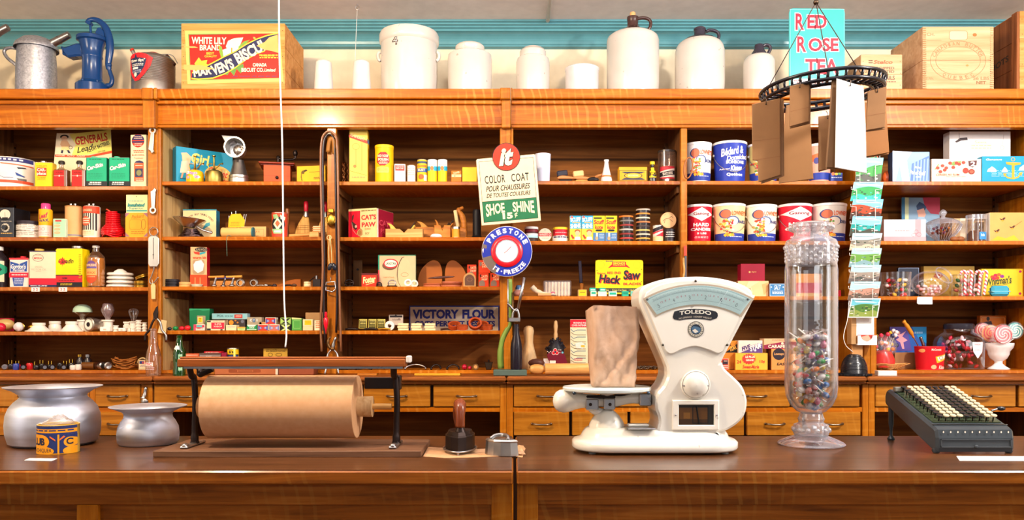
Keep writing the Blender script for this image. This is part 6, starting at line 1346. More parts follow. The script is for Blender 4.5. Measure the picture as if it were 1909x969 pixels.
t=sb('pink and white box, leftmost in the front row of little boxes',361,381.5,604.5,z,'#e9d8cc',D().R(361,604.5,365,617,'#d0486a').P([(363,606),(370,605),(381,606),(381,610),(370,612),(363,610)],'#c82a4a').RR(366,606,377,610,1.5,'#5ab0b4').DASH(365,612,379,615,1,'#8a6a6a',.5))
sb('tiny yellow and red box standing on the pink and white box',367,379,588.5,TZ(t),'#d9c49a',D().F(367.5,589,379,603,.8,'#6a4a20').R(369.5,591.5,377,600.5,'#f2c21c').T('Z',371,593,375,599,'#c8402a',.02),.03,.025)
sb('cream box with a red label reading super',385.5,418.5,597,z,'#e6d0ac',D().R(394,601,418,613,'#d62240').T('SUPER',400,602.5,413,605.5,'#f0d0c0',.02).T('XXBOP',398,607,414,610,'#f0d0c0',.02).R(386,597.5,393,600.5,'#3a3430').R(386,612,393,615.5,'#23262c').DASH(396,598,417,599.5,1,'#c05a4a',.5).R(411,613.5,415,615.5,'#23262c'),.05,.02,side='#b9a888')
t2=sb('black carton spotted with gold, behind the cream box',421,457,595,z,'#3a3234',D().E(431,601,4.5,4.5,'#e0902a').E(423.5,598,1.8,1.8,'#b5722a').E(423,603,1.6,1.6,'#b5722a').E(439,597.5,1.8,1.6,'#b5722a').E(443,601,1.8,1.6,'#b5722a').E(452,599,3,3,'#6a6a7a'),.045,.085)
def tube_box():
 d_=D().R(396,585,458,592.5,'#7fb6c0').T('SPECIAL',404,586.5,417,590.5,'#2a3a44',.02,.1).T('SOCK LINE',419,587.5,434,590.5,'#2a3a44',.02).R(437,586,452,593,'#b03a34').DASH(439,587.5,450,591.5,2,'#e8b0a0',.5)
 return sb('long flat blue-grey carton lying on the black and gold one',395,461,584,TZ(t2),'#8fb4ba',d_,.045,.085)
tube_box()
sb('small cream box with faint blue writing, front row',421,440.5,605.5,z,'#ecd2a4',D().DASH(423,608,438,611,2,'#8a88b0',.4))
sb('squat lime green and orange box, shortest in the front row',442.5,456.5,609.5,z,'#c0d88a',D().R(442,609,457,611.5,'#e0a040').DASH(444,612.5,455,615,1,'#6a9a4a',.5))
sb('grey box marked with white and blue squares, at the back',460.5,488,591,z,'#a89880',D().T('C',466,594.5,470,599,'#d8e4ec',.03).R(471,593.5,476,600.5,'#2f5a8a').T('Y',472,594.5,475,599.5,'#e8eef2',.03).T('I',478.5,594.5,480,599,'#d8e4ec',.03),.04,.085)
sb('dark green box with a white lid band, front row',460,478.5,605,z,'#1a8a50',D().P([(460,605),(478.5,605),(474,608.5),(463,608.5)],'#e6ecd8').T('SHOE',465,609.5,474,612,'#d8ecd8',.02).R(460,613.5,478.5,614.5,'#d8ecd8'))
def xbox(label,xa,yt,zz,gap=.02,c1='#d83a2a',c2='#34489a'):
 w_=19.5;yb=yt+12.5
 return sb(label,xa,xa+w_,yt,zz,'#e8d8c4',D().R(xa+.8,yt+1,xa+w_-.8,yb,c1).P([(xa+.8,yt+2),(xa+9,yt+6.5),(xa+.8,yb-1)],c2).P([(xa+w_-.8,yt+2),(xa+w_-9,yt+6.5),(xa+w_-.8,yb-1)],c2).T('XX',xa+3,yt+5,xa+7,yt+8,'#d8dcec',.02).T('XX',xa+w_-7,yt+5,xa+w_-3,yt+8,'#d8dcec',.02),.04,gap)
a=xbox('red and blue bow-tie patterned box, lower left of three',480.5,604.5,z);xbox('faded red and blue bow-tie box, lower right of three',501.5,604.5,z,.02,'#c86a5a','#6a78b0')
mb_=sb('plain tan block behind the bow-tie boxes',483,521,600,z,'#c8925a',None,.04,.085)
xbox('red and blue bow-tie patterned box, raised above its two neighbours',494.5,591.5,Z(603.8,4.02) if False else TZ(a),.024)
def dbox(label,zz,yt,c1,c2):
 yb=yt+12.5;xa=522.5
 return sb(label,xa,xa+19.5,yt,zz,c1,D().P([(xa+1,yt+1),(xa+6,yt+1),(xa+9.7,yt+5),(xa+14,yt+1),(xa+19,yt+1),(xa+12,yt+7),(xa+19,yb-1),(xa+14,yb-1),(xa+9.7,yt+9),(xa+6,yb-1),(xa+1,yb-1),(xa+8,yt+7)],c2),.045,.02)
a=dbox('black box with a pale green diamond, lower of two',z,604.5,'#221f20','#b9cf7a');dbox('pale green box with a black diamond, upper of two',TZ(a),592,'#9cc060','#221f20')
sb('plain green box with an open flap, right of the diamond boxes',544,562.5,593,z,'#4f9a44',D().F(547,597,560,612,.8,'#8ac06a').P([(544,591.5),(562,593),(562,595),(544,595)],'#d9cf8a'),.05,.02,side='#2f6a34')
a=sb('small cream box, lower of the pair beside the last green box',564.5,583,607.5,z,'#e6d0a0',None,.04,.02);sb('cream box with a yellow label, upper of the pair',564.5,583,595,TZ(a),'#eddcb4',D().R(568,597,580.5,605.5,'#f2c41c').DASH(569,598,579,604,2,'#c88a1c',.35),.04,.02)
sb('plain kraft box standing behind the cream and orange boxes',569.5,602,582.5,z,'#b58a5a',None,.05,.12)
sb('white box with orange-red lines of print, last before the upright',586,600.5,597,z,'#efd8b4',D().DASH(588,599,599.5,613,4,'#e0602a',.5),.045,.02)
z=zB[4]
t=sb('flat grey tin box under the red packets',371.5,411,658,z,'#8a7a78',D().R(372,658,411,661,'#5a4a44').T('MENTHOL',384,663,395,665,'#d8d0c8',.02),.06,.02)
sb('flat maroon box to the right of the grey tin',412.5,421.5,657,z,'#8a1c3c',None,.06,.02)
sb('flat red packet on the grey tin',380,411.5,655,TZ(t),'#c8182a',D().DASH(383,656,408,658,1,'#f0b0a0',.5),.05,.02)
sb('low orange-red box at the left behind the green bottle',344,371,659,z,'#d8603a',D().R(346,661,369,662.5,'#f0c8b0'),.06,.04)
can('short yellow tin with black lettering behind the cutter bar',434.5,10.3,648.5,z,'#f0c81c',D().R(424,662,446,668,'#2a4a8a').R(424,660,446,662,'#23262c').T("A's",429.5,652,438,658.5,'#23262c',.04,rot=-8).R(438.5,649,441.5,668,'#f6e87a'),.03,lid='tin_plate',lidh=2)
d=D().T('BALL BEARING CASTORS',496,653,532,655.8,'#3a2c14',.02).T('Made in Canada',496,650,516,651.8,'#5a4a20',0).RG(504,661,4.5,3.5,.8,'#3a2c14').RG(520,661,6,3,.8,'#3a2c14').E(514,651,.7,.7,'#3a2c14',8).RG(532,651,1.6,1.4,.4,'#6a5a24')
carton('display_card','gold card with black lettering and clipped corners behind the cutter bar','card',491,536,649.5,z,'#c9a03c',d,.003,.12)
t=thing('pencil_box','long wooden pencil box with a carved thumb notch on its end','pencil box',(X(457,4.0),3.9,WT+.0003));s_=3.9/F;hh=Z(680.5,3.9)-WT
mb=MB();mb.box(X(400,3.9)-X(457,4.0),X(515,3.9)-X(457,4.0),-.0,.08,.0003,hh,'#a8603a',.002);mb.build('box',t)
mb=MB();mb.box(X(513.5,3.9)-X(457,4),X(518,3.9)-X(457,4),-.001,.0795,.0003,hh+.001,'#e8c8b4',.001);mb.build('end_board',t)
d=D().RR(426,688,486,694.5,3,'#8a4526').R(442,689.5,472,693.5,'#a8603a').R(444,690.6,470,691.3,'#7a3a1e').R(444,692.3,470,692.9,'#7a3a1e').P([(448,681.5),(464,681.5),(461,684.5),(456,685.5),(451,684.5)],'#3a1c10')
d.build('carved_grip',t,lambda px,py,off:(X(px,3.9)-X(457,4),-off,Z(py,3.9)-WT))
mb=MB();mb.box(-.085,.085,0,.09,.0003,Z(677.5,3.9)-WT,'#8f4a30',.002);o=place(mb,'wooden_box','long dark red wooden box to the right of the pencil box','box',552,3.9,WT)
mb=MB();mb.box(-.075,.075,0,.06,.0003,Z(679,3.9)-WT,'plane_wood',.003);place(mb,'wooden_box','plain orange-brown block behind the brass hose end','box',371,3.915,WT)
mb=MB();M=Matrix.Translation((0,0,.0205)) @ Matrix.Rotation(math.pi/2,4,'X');mb.lathe([(.013,-.01),(.020,-.01),(.020,.008),(.0165,.012),(.013,.012),(.013,-.01)],'brass',20,M);mb.lathe([(.013,-.004),(.0001,-.004)],'#3a2414',16,M);place(mb,'brass_nozzle','round brass hose coupling seen end-on','brass fitting',382,3.885,WT+.0005)
# ================================================================ middle unit, right bay
z=zB2[0]
t=thing('twisted_wire','bundle of twisted wire strips standing by the tall yellow carton','wire',(X(644,4.12),4.12,z))
for k,dx in enumerate((-.013,-.005,.012)):
 MB().tube([(dx+.003*math.sin(i*1.3+k),.003*math.cos(i*1.3),.0005+i*.0062) for i in range(20)],.0028,'#c8854a/m',6).build('strip',t)
d=D().P([(650,250),(684,262),(684,268),(650,256)],'#b0402c').P([(684,258),(687.5,262),(687.5,270),(684,266)],'#24304a').RG(663,273,7,6,.7,'#c8803a').L([(663,279),(663,312)],1,'#d89a4a').L([(674,262),(674,318)],.8,'#c88a3a').E(661,310,3,3,'#c8803a').L([(650,318),(684,327)],.6,'#a8782a').T('FLASHLIGHT',653,252.5,680,258,'#f2d8a0',.02,rot=18).DASH(653,329,680,334,1,'#d8a05a',.5).R(658,239.5,679,242.5,'#3a3a6a')
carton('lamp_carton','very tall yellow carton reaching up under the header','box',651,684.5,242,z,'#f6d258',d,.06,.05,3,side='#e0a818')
d=D().R(700,277,733,278,'#d89a10').P([(706,292),(712,287),(722,287),(727,293),(728,305),(720,312),(711,312),(705,305)],'#d8202c').T('RED ROSE',706.5,291.5,726,296,'#f4e4c8',.02).T('POLISH',707.5,298,726,303,'#f4e4c8',.03).DASH(708,305,725,310,2,'#f4c8b0',.5).RR(704,314,727,325,3,'#f0c860').DASH(706,316,725,323,3,'#e09a3a',.4)
can('large round yellow tin with a red emblem',716.5,17,272.5,z,'#f2b80e',d,.02,lid='#f2bf1a',lidh=5,rim=None)
carton('small_box','white box with a red square, next to the large yellow tin','box',734.5,754.5,305.5,z,'#f2e8e2',D().R(736,308,753,318,'#d84a3c').T('RED CAP',738,312,751,315,'#f4dcd4',.02).DASH(737,309,752,311,1,'#f4dcd4',.5).E(744.5,320,.8,.8,'#b0a8a4',8),.05,.03,6)
can('small white canister with faint pink print',767,7.6,309,z,'#f0ece4',D().DASH(760,315,773,330,4,'#e0a08a',.35),.04)
can('yellow and blue striped canister',787,9,298.5,z,'#f0bc18',D().R(777,302,797,306,'#3a4a6a').T('CLEANER',779,309,795,313,'#c8402c',.03).R(777,315,797,322,'#3a5a9a').T('RUST',780,316,793,320.5,'#f0d8a0',.03).E(786,331,5,5,'#e0602a').R(791,327,797,338,'#ecdcd0'),.035)
for cx,lab in ((806,'white-topped yellow canister with a blue band, left of a twin pair'),(825,'white-topped yellow canister with a blue band, right of a twin pair')):
 can(lab,cx,8.8,298.5,z,'#f2c81e',D().R(cx-10,299,cx+10,318,'#f2ece2').R(cx-9,311,cx-3,319.5,'#2aa6c4').R(cx+3,311,cx+9,319.5,'#2aa6c4').E(cx,315,3.2,4,'#b8804a').DASH(cx-7,308,cx+7,310,1,'#8a8a9a',.4),.035)
carton('small_box','orange and cream box, left of the plain yellow box','box',841.5,860,318,z,'#e0781c',D().R(842,325,860,330,'#e8c89a').T('SHAPER',845,320,857,323.5,'#f4dcb0',.02,rot=-10).E(848,328,1,1,'#3a2414',8),.04,.03)
carton('small_box','plain bright yellow box left of the shoe shine sign','box',862,889,311.5,z,'#f4c828',None,.05,.03)
z=zB2[1]
d=D().R(644,391,669,441,'#d0142c').R(644,387,704,391,'#d9c88a').T("CAT'S",671.5,399,703,408.5,'#c8202c',.035).T('PAW',672.5,413,702,422,'#c8202c',.035).DASH(669,390.5,703,394,1,'#8a6a3a',.5).T('RUBBER',679,424,692,427,'#a8743a',0).T('BOY',680,432,689,436,'#6a4a24',0)
d.P([(652,400),(656,397),(655,404),(652,410),(656,413),(661,417),(663,424),(659,427),(654,422),(651,412)],'#3a2a24').E(660,420,2.4,2.6,'#c8a08a').L([(651,412),(654,427),(662,436)],.7,'#c8a08a').P([(665,427),(670,424),(674,428),(674,436),(668,440),(661,434)],'#9a6a3c').RG(668,432,5,6,.5,'#e0b080')
t=carton('heel_box','large cream and red box with a cat and a sole, angled','box',643.5,705,388,z,'#e8c88a',d,.17,.04,0,side='#9a1830')
a=math.radians(-20);W=X(705,4.04)-X(643.5,4.04);t.rotation_euler.z=a;t.location.x=X(703,4.04)-W/2*math.cos(a)-.085*math.sin(a)*-1*-1;t.location.y=4.04-W/2*math.sin(a)+.085*math.cos(a)
D().T("CAT'S",.12,.35,.9,.55,'#d84a5a',.02).T('PAW',.2,.65,.7,.82,'#d84a5a',.02).R(-.02,0,.06,1,'#e8d8cc').build('side_label',t,lambda u,v,off:((X(705,4.04)-X(643.5,4.04))/2+.0008+off,-.085+u*.168,(1-v)*(t['top']-z)),base=.0006)
def plane(px0,px1,yt,Y,label,horn='#c98a3a',iron=True,tall=False,mt='plane_wood'):
 x0,x1=X(px0,Y),X(px1,Y);h=Z(yt,Y)-z;L=x1-x0;t=thing('hand_plane',label,'wood plane',((x0+x1)/2,Y,z))
 mb=MB();mb.prism([(-L/2,.0004),(L/2,.0004),(L/2,h),(L*.1,h),(0,h*.6),(-L*.12,h),(-L/2,h)],-.028,.028,mt,.003);mb.build('stock',t)
 mb=MB();mb.prism([(q.x,q.z) for q in bez([Vector((-L*.38,0,h-.002)),Vector((-L*.40,0,h+.015)),Vector((-L*.47,0,h+.030)),Vector((-L*.36,0,h+.026)),Vector((-L*.27,0,h+.01)),Vector((-L*.22,0,h-.002))],4)],-.01,.01,horn,.003);mb.build('horn',t)
 mb=MB();M=Matrix.Translation((.01,0,h*.5)) @ Matrix.Rotation(.65,4,'Y');mb.box(-.003,.001,-.02,.02,0,.075,'#3a3430/m',.001,M);mb.build('iron',t)
 mb=MB();mb.box(.001,.010,-.017,.017,0,.062,horn,.003,M);mb.build('wedge',t)
plane(775,862,424,4.19,'long brown wooden plane at the back of the plane shelf')
plane(720,789,427.5,4.10,'short pale yellow wooden plane in front of the red box','#e0b050',mt='turned_wood')
plane(810,841,421,4.08,'small tilted wooden plane in front of the long one','#b8702a')
t=thing('plough_plane','tall curved wooden plane handle standing at the right of the planes','wood plane',(X(858,4.12),4.12,z))
mb=MB();mb.box(-.03,.035,-.03,.03,.0004,.062,'plane_wood',.006);mb.build('stock',t)
mb=MB();mb.tube(bez([(.02,0,.05),(.018,0,.09),(.008,0,.125),(-.008,0,.145),(.0,0,.158),(.018,0,.166)],5),[.016]*10+[.014]*10+[.009]*5+[.004],'plane_wood',10);mb.build('handle',t)
mb=MB();mb.box(-.006,.012,-.02,-.012,0,.105,'#e6c890',.004,Matrix.Translation((-.012,-.008,.045)) @ Matrix.Rotation(-.15,4,'Y'));mb.build('brass_plate',t)
mb=MB();mb.lathe([(.0001,.0004),(.026,.0004),(.030,.006),(.026,.014),(.02,.018),(.0001,.02)],'#f0e4dc',20);place(mb,'chalk_cake','small white cake of chalk in front of the planes','chalk',813,4.03,z)
can('little orange paste jar with a grey lid',850,7.6,423,z,'#e8952a',None,.02,lid='tin_plate',lidh=4)
mb=MB();mb.lathe([(.0001,.0004),(.045,.0004),(.045,.006),(.030,.012),(.022,.025)]+[(.021+(k % 2)*.001,.03+k*.006) for k in range(21)]+[(.018,.158),(.0001,.160)],'#1c191c',24);place(mb,'press_column','black ribbed iron column on a round foot','iron column',889,4.14,z)
z=zB2[2]
mb=MB();mb.box(-.025,.025,0,.003,.0004,Z(484,4.26)-z,'#6a4a30/m',.001);mb.cyl(0,0,0,.006,.006,'#1a1210',12,M=Matrix.Translation((0,-.001,.105)) @ Matrix.Rotation(math.pi/2,4,'X'));place(mb,'door_plate','bronze door plate with a keyhole leaning at the back','door plate',667,4.26,z)
carton('tack_box','small red box with slanted cream lettering','box',674,702,509,z,'#d8341e',D().R(674,509,702,512.5,'#5a1a1c').T('Foster',676,515,700.5,527,'#f4dc9a',.04,.3,rot=-8).L([(682,531),(698,526)],1,'#f4dc9a'),.05,.06,side='#8a1c18')
d=D().R(706,477,775,535,'#d9b48a').R(705.5,475,775,476.5,'#1f8a6a').R(705,476,707.5,503,'#1f8a6a').R(705,503,707.5,535,'#c8404a').E(726.5,495,14,8.5,'#6a4a34').E(728.5,491,13.5,8.8,'#c8182c',28).E(728.5,491,11.5,6.8,'#f0e0cc',28).T('LANGTAN',719,488.5,738,493.5,'#1a5a4a',.03)
so=[(754.5,479),(759,482),(764,490),(768,502),(769,514),(766,526),(761,535),(748,535),(743,526),(741,514),(742,500),(746,488),(750,481)]
d.P([(a-1.2,b-.6) for a,b in so],'#2a2018').P(so,'#dcb88c').RG(754.5,512,7,4,.6,'#8a6a3a').T('made in Canada',715,515,735,518,'#b88a54',0)
carton('sole_box','square cream shoe sole box with a red and white oval','box',705.5,773.5,475.5,z,'#d9b48a',d,.05,.11,0,side='#2a8a6c')
def sole(label,px,Y,w_,h_,c,mirror=1):
 s=Y/F;o=[(0,0)];pts=bez([Vector((-w_*.45,0,0)),Vector((-w_*.52,0,h_*.3)),Vector((-w_*.35,0,h_*.7)),Vector((w_*.05,0,h_*.98)),Vector((w_*.36,0,h_*.92)),Vector((w_*.5,0,h_*.6)),Vector((w_*.48,0,0))],5)
 mb=MB();mb.prism([(p.x*mirror,max(.0004,p.z)) for p in pts],0,.008,c,.0015);place(mb,'shoe_sole',label,'shoe sole',px,Y,z)
sole('large tan leather half sole leaning back, left of two',802,4.22,.125,.152,'#c4702c');sole('large tan leather half sole leaning back, right of two',850,4.225,.115,.152,'#bd6a2a',-1)
for k in range(3):
 mb=MB();mb.prism([(p.x,p.z) for p in [Vector((.045*math.cos(a*.314),0,.026*math.sin(a*.314))) for a in range(20)]],0,.0085,'#b9684a' if k % 2 else '#a5522e',.002,M=Matrix.Rotation(math.pi/2,4,'X') @ Matrix.Scale(-1,4,(0,1,0)))
 place(mb,'leather_heel',['bottom','middle','top'][k]+' leather heel piece in the low left-hand pile','leather heel',806,4.06,z+.0004+k*.0092,0,'leather heel pieces in two low piles')
for k in range(4):
 mb=MB();mb.prism([(.052*math.cos(a*.314),.026*math.sin(a*.314)) for a in range(20)],0,.0085,'#b9684a' if k % 2 else '#8f4426',.002,M=Matrix.Rotation(math.pi/2,4,'X') @ Matrix.Scale(-1,4,(0,1,0)))
 place(mb,'leather_heel',['lowest','second-lowest','second-highest','highest'][k]+' leather heel piece in the taller right-hand pile','leather heel',840+k,4.06,z+.0004+k*.0092,.1*k,'leather heel pieces in two low piles')
mb=MB();mb.sphere((0,0,0),(.07,.012,.006),'#5a3a34/g',16,6);place(mb,'steel_shank','dark curved strip lying across the heel piles','steel strip',822,4.03,z+.047).rotation_euler=(0,-.06,0)
hs=[(875.5+11.8*math.cos(a),520-12*math.sin(a)) for a in [i*math.pi/12 for i in range(13)]]+[(864,534),(887,534)]
def shape_thing(name,label,cat,pts,Y,th,c,deco=None,z=z,bev=.001):
 cx=sum(a for a,b in pts)/len(pts);t=thing(name,label,cat,(X(cx,Y),Y,z));MB().prism([(X(a,Y)-X(cx,Y),max(.0004,Z(b,Y)-z)) for a,b in pts],0,th,c,bev).build('panel',t)
 if deco:deco.build('printed_label',t,lambda px,py,off:(X(px,Y)-X(cx,Y),-off,Z(py,Y)-z))
 return t
shape_thing('rubber_heel','dark rubber heel with a pale rim, standing before the small red boxes','rubber heel',hs[:13]+[(863.7,534),(887.3,534)],4.03,.012,'#c89a60',D().P([(875.5+(a-875.5)*.78,524+(b-524)*.78) for a,b in hs[:13]]+[(867,532),(884,532)],'#6a4a3c').RG(875.5,521,5,3.4,.5,'#a8784c'))
for i,(xa,yt,g,zz,lab) in enumerate(((871,493,.09,0,'red heel box standing behind the rubber heel'),(892,509,.03,0,'red heel box in front, next to the rubber heel'),(914,509,.03,0,'red heel box in front, closest to the post'))):
 d=D().T("CATS",xa+4,yt+4,xa+17,yt+8.5,'#f2c8a0',.04,rot=-6).T('PAW',xa+6,yt+9.5,xa+17,yt+14,'#f2c8a0',.04,rot=-6).P([(xa+1,yt+24),(xa+1,yt+17),(xa+4,yt+13.5),(xa+9,yt+13.5),(xa+12,yt+17),(xa+12,yt+24)],'#8a7468').E(xa+4,yt+5,1.5,3,'#5a1a14')
 tt=carton('heel_carton',lab,'box',xa,xa+17+(i==1)*2,yt,z,'#e0401c',d,.04,g,0)
 if i==1:t1=tt
carton('heel_carton','red heel box stacked highest, partly behind the blue thermometer sign','box',892,914,484.5,TZ(t1),'#e0401c',D().T("CATS",898,488,912,493,'#f2c8a0',.04,rot=-6).T('PAW',899,494,911,499,'#f2c8a0',.04,rot=-6).E(896,492,2.4,4,'#8a7468'),.04,.03)
def buckle(px,Y,r,lab,mt='steel'):
 mb=MB()
 if r > 0:mb.tube([(r*math.cos(a*.628),.004*math.sin(a),r*.8+r*.8*math.sin(a*.628)+.003) for a in range(10)],.0035,mt,6,True);mb.rod((-r*.9,0,r*.8+.003),(r*.9,0,r*.9+.003),.0025,mt);mb.tube([(r*1.2*math.cos(a*.628),r*.8*math.sin(a*.628),.0045) for a in range(10)],.0035,'dark_iron',6,True)
 place(mb,'buckle',lab,'buckle',px,Y,z)
buckle(651,4.06,.022,'heap of dark harness buckles at the left end, largest','dark_iron');buckle(707,4.04,.012,'small dark buckle between the red box and the sole box','dark_iron');buckle(731,4.05,.02,'bright rectangular buckle before the sole box')
for px,r in ((761,-.35),(773,.2)):
 mb=MB();mb.lathe([(.009,0),(.017,.001),(.019,.01),(.011,.011),(.009,0)],'#e6dcd2/g',18,Matrix.Translation((0,0,.019)) @ Matrix.Rotation(math.pi/2+r,4,'X'));place(mb,'eyelet_ring','white grommet ring standing on edge, '+('left' if px < 770 else 'right')+' of two','ring',px,4.05,z)
z=zB2[3]
for k,xa in enumerate((668.5,686,702.5)):
 d=D().R(xa+1.5,596,xa+14,611,'#4a4620').DASH(xa+2,597,xa+13.5,600,1,'#e0d078',.6).T('NEEDLES',xa+3,601,xa+13,603.6,'#e0d078',.02).DASH(xa+2,605,xa+13,610,3,'#a89a4a',.4)
 shape_thing('needle_card',['first','second','third'][k]+' yellow packet in the row of three, counting from the strap-hung upright','packet',[(xa,612),(xa+1,594.5),(xa+15.5,594.5),(xa+14.5,612)],4.09,.012,'#d8c860',d,z)
shape_thing('button_card','white card with black print and cut-out corners behind the white roll','card',[(725,606),(725,586.5),(751.5,586.5),(751.5,606)],4.2,.002,'#c8b8a8',D().R(727,588,750,591.5,'#26222a').P([(736,588),(738,585.5),(740,588)],'#26222a').DASH(730,594,747,598,2,'#6a5a54',.4).E(744,595,3,2,'#8a7a74'),z)
d=D().R(765,571.5,930,616,'#b9a892').T('VICTORY',769,576.5,855.5,594,'#20246e',.05,sp=.95).T('FLOUR',862,576.5,924,594,'#20246e',.05).T('GIVES PERFECT RESULTS',773,598,923,608.5,'#20246e',.04)
shape_thing('flour_sign','wide enamel sign with blue lettering on a beige ground and a blue edge','sign',[(762.5,616),(763,569.5),(931,569.5),(931,616)],4.30,.004,'#23307a',D().R(765,572,929,616,'#b9a892').T('VICTORY',769,576.5,855.5,594,'#20246e',.05).T('FLOUR',862,576.5,924,594,'#20246e',.05).T('GIVES PERFECT RESULTS',773,598,923,608.5,'#20246e',.04),z)
mb=MB();M=Matrix.Translation((0,0,.024)) @ Matrix.Rotation(math.pi/2,4,'X');mb.lathe([(.010,-.02),(.023,-.022),(.024,.015),(.010,.018),(.010,-.02)],'#e6d8d0',22,M);place(mb,'tape_roll','white roll of tape standing on edge','tape',727,4.06,z)
for j,(px,n) in enumerate(((752,3),(777,3),(802,3))):
 for k in range(n):
  mb=MB();mb.box(-.026,.026,-.02,.02,0,.011,'#e6cfa0',.001);mb.box(-.0255,.0255,-.0195,.0195,.0015,.009,'#c84a2a' if k==n-1 else '#8a6a4a',.0005);o=place(mb,'matchbook','%s cream flat packet of the %s pile before the blue-lettered sign' % (['lowest','middle','topmost'][k],['first','second','third'][j]),'packet',px,4.05,z+.0003+k*.0125,[.1,-.12,.06][k],'cream flat packets in three piles')
for px,Y,r,tl,lab in ((847,4.08,.032,.5,'brown leather strap coil, furthest left of the coils'),(862,4.04,.028,.2,'low brown leather ring in front'),(886,4.06,.034,1.0,'tall tilted brown leather ring'),(900,4.13,.03,.6,'brown leather ring at the back beside the post'),(909,4.04,.026,.25,'small brown leather ring in front beside the post')):
 mb=MB();P=[(r*math.cos(a*.3927),0,r*.9*math.sin(a*.3927)) for a in range(16)];mb.lathe([(r*.72,-.010),(r,-.010),(r,.010),(r*.72,.010),(r*.72,-.010)],'#a8461f',26,Matrix.Translation((0,0,r*math.sin(tl)+.010*math.cos(tl)+.001)) @ Matrix.Rotation(tl,4,'X'));place(mb,'leather_ring',lab,'leather ring',px,Y,z)
for px,lab,c in ((655,'dark pocket knife at the left end of the card shelf','dark_iron'),(690,'black-handled knife in front of the yellow packets','dark_iron'),(716,'thin tan strip tool beside the white roll','brass'),(832,'dark wooden brush block behind the leather coils','#4a2a1a')):
 mb=MB();mb.tube(bez([(-.03,0,.006),(0,0,.009),(.032,-.005,.006)],4),.0055,c,8);place(mb,'pocket_knife',lab,'knife',px,4.03 if px != 832 else 4.16,z,.15)
z=zB2[4]
for i,(px,w_,c) in enumerate(((677,.033,'dark_iron'),(705,.032,'dark_iron'),(775,.052,'steel'),(813,.024,'dark_iron'),(845,.03,'dark_iron'))):
 mb=MB();mb.tube(bez([(-w_,-.01,.005),(-w_*.8,0,.017),(0,.01,.026),(w_*.8,0,.017),(w_,-.01,.005)],4),.0045,c,8);mb.sphere((-w_,-.01,.007),.007,c,8,5);place(mb,'forged_handle',['first','second','third, longest','fourth','fifth'][i]+' curved iron handle along the lowest shelf, from the cutter bar','iron handle',px,4.05,z)
for px,c,r,lab in ((866,'#b01430/g',.014,'larger dark red wooden ball'),(876,'#c8203c/g',.0095,'smaller bright red ball'),):
 mb=MB();mb.sphere((0,0,r),r,c,14,9);place(mb,'wooden_ball',lab+' on the lowest shelf near the post','ball',px,4.05,z)
mb=MB();mb.lathe([(.0001,-.02),(.012,-.02),(.015,.0),(.015,.02),(.0001,.02)],'#7a5a34',16,Matrix.Translation((0,0,.0155)) @ Matrix.Rotation(math.pi/2,4,'X'));mb.lathe([(.0001,-.0205),(.009,-.0205),(.009,-.02)],'#e0a868',14,Matrix.Translation((0,0,.0155)) @ Matrix.Rotation(math.pi/2,4,'X') @ Matrix.Scale(-1,4,(0,0,1)));place(mb,'wooden_plug','short wooden plug with a pale cut end','wooden plug',887,4.05,z)
mb=MB();mb.prism([(-.012,.0004),(.012,.0004),(.02,.035),(.022,.036),(.022,.039),(-.022,.039),(-.022,.036),(-.02,.035)],-.012,.012,'#5a4a3a/m',.002);mb.rod((0,0,.038),(0,0,.05),.004,'dark_iron');place(mb,'gear_puller','small dark metal clamp tapering downwards near the post','clamp',911,4.06,z)
for xa,xb,c,lab in ((667,703,'plane_wood','brown wooden ruler on the worktop, left'),(773,858,'#e0a02c','yellow folding ruler lying on the worktop')):
 mb=MB();W=X(xb,3.86)-X(xa,3.86);mb.box(-W/2,W/2,-.012,.012,.0003,.010,c,.001);mb.box(W/2,W/2+.004,-.012,.012,.0003,.011,'brass',.001);place(mb,'wooden_ruler',lab,'ruler',(xa+xb)/2,3.86,WT+.0003)
mb=MB();mb.box(-.055,.05,-.02,.02,.0004,.026,'#7a7a80/m',.003);place(mb,'metal_case','dull metal case behind the paper cutter bar','case',656,4.08,z)
# ================================================================ shoe unit, left bay
z=zC[0]
can('plain white enamel cup tapering to its base',1012,12.5,288,z,'#d9dcea',None,.03,'enamel_cup','cup',tp=1.17,rim='#eceaf4/g')
def brush(px,Y,lab,top,bc,rz=0):
 t=thing('shoe_brush',lab,'brush',(X(px,Y),Y,z),rz);MB().box(-.034,.03,-.016,.016,.0004,.017,bc,.004).build('bristles',t)
 mb=MB();mb.prism([(q.x,q.z) for q in bez([Vector((-.04,0,.018)),Vector((-.042,0,.028)),Vector((-.02,0,.036)),Vector((.02,0,.031)),Vector((.05,0,.024)),Vector((.06,0,.018))],3)],-.016,.016,'#c8824c',.004);mb.build('handle',t)
 if top:mb=MB();mb.box(-.040,.014,-.014,.014,.034,.064,top,.005,Matrix.Rotation(-.12,4,'Y'));mb.build('top_bristles',t)
brush(1055,4.06,'shoe brush with black bristles above and below','#2e2a34','#221c1c');brush(1085,4.07,'shoe brush with pale bristles above and below','#e6b87c','#c8944c')
mb=MB();mb.sphere((0,0,.014),(.030,.016,.013),'#1c1618',14,8);mb.tube(bez([(.01,0,.02),(.02,.02,.035),(.05,.03,.045)],4),[.008]*4+[.007]*4+[.008],'#b0703c',8);place(mb,'dauber_brush','round black polish dauber with a wooden handle','brush',1106,4.045,z)
turned('ceramic_bottle','narrow-necked white bottle with a rust band','bottle',1130.5,4.07,z,[('bottle',[(.1,None),(10.5,None),(10.5,335),(8.5,328),(4.5,310),(3.6,302),(4.6,300),(4.6,298),(3,298),(.1,300)],'#ece0dc/g'),('band',[(9.6,333),(9.2,330),(8.6,327.5)],'#d0804c')])
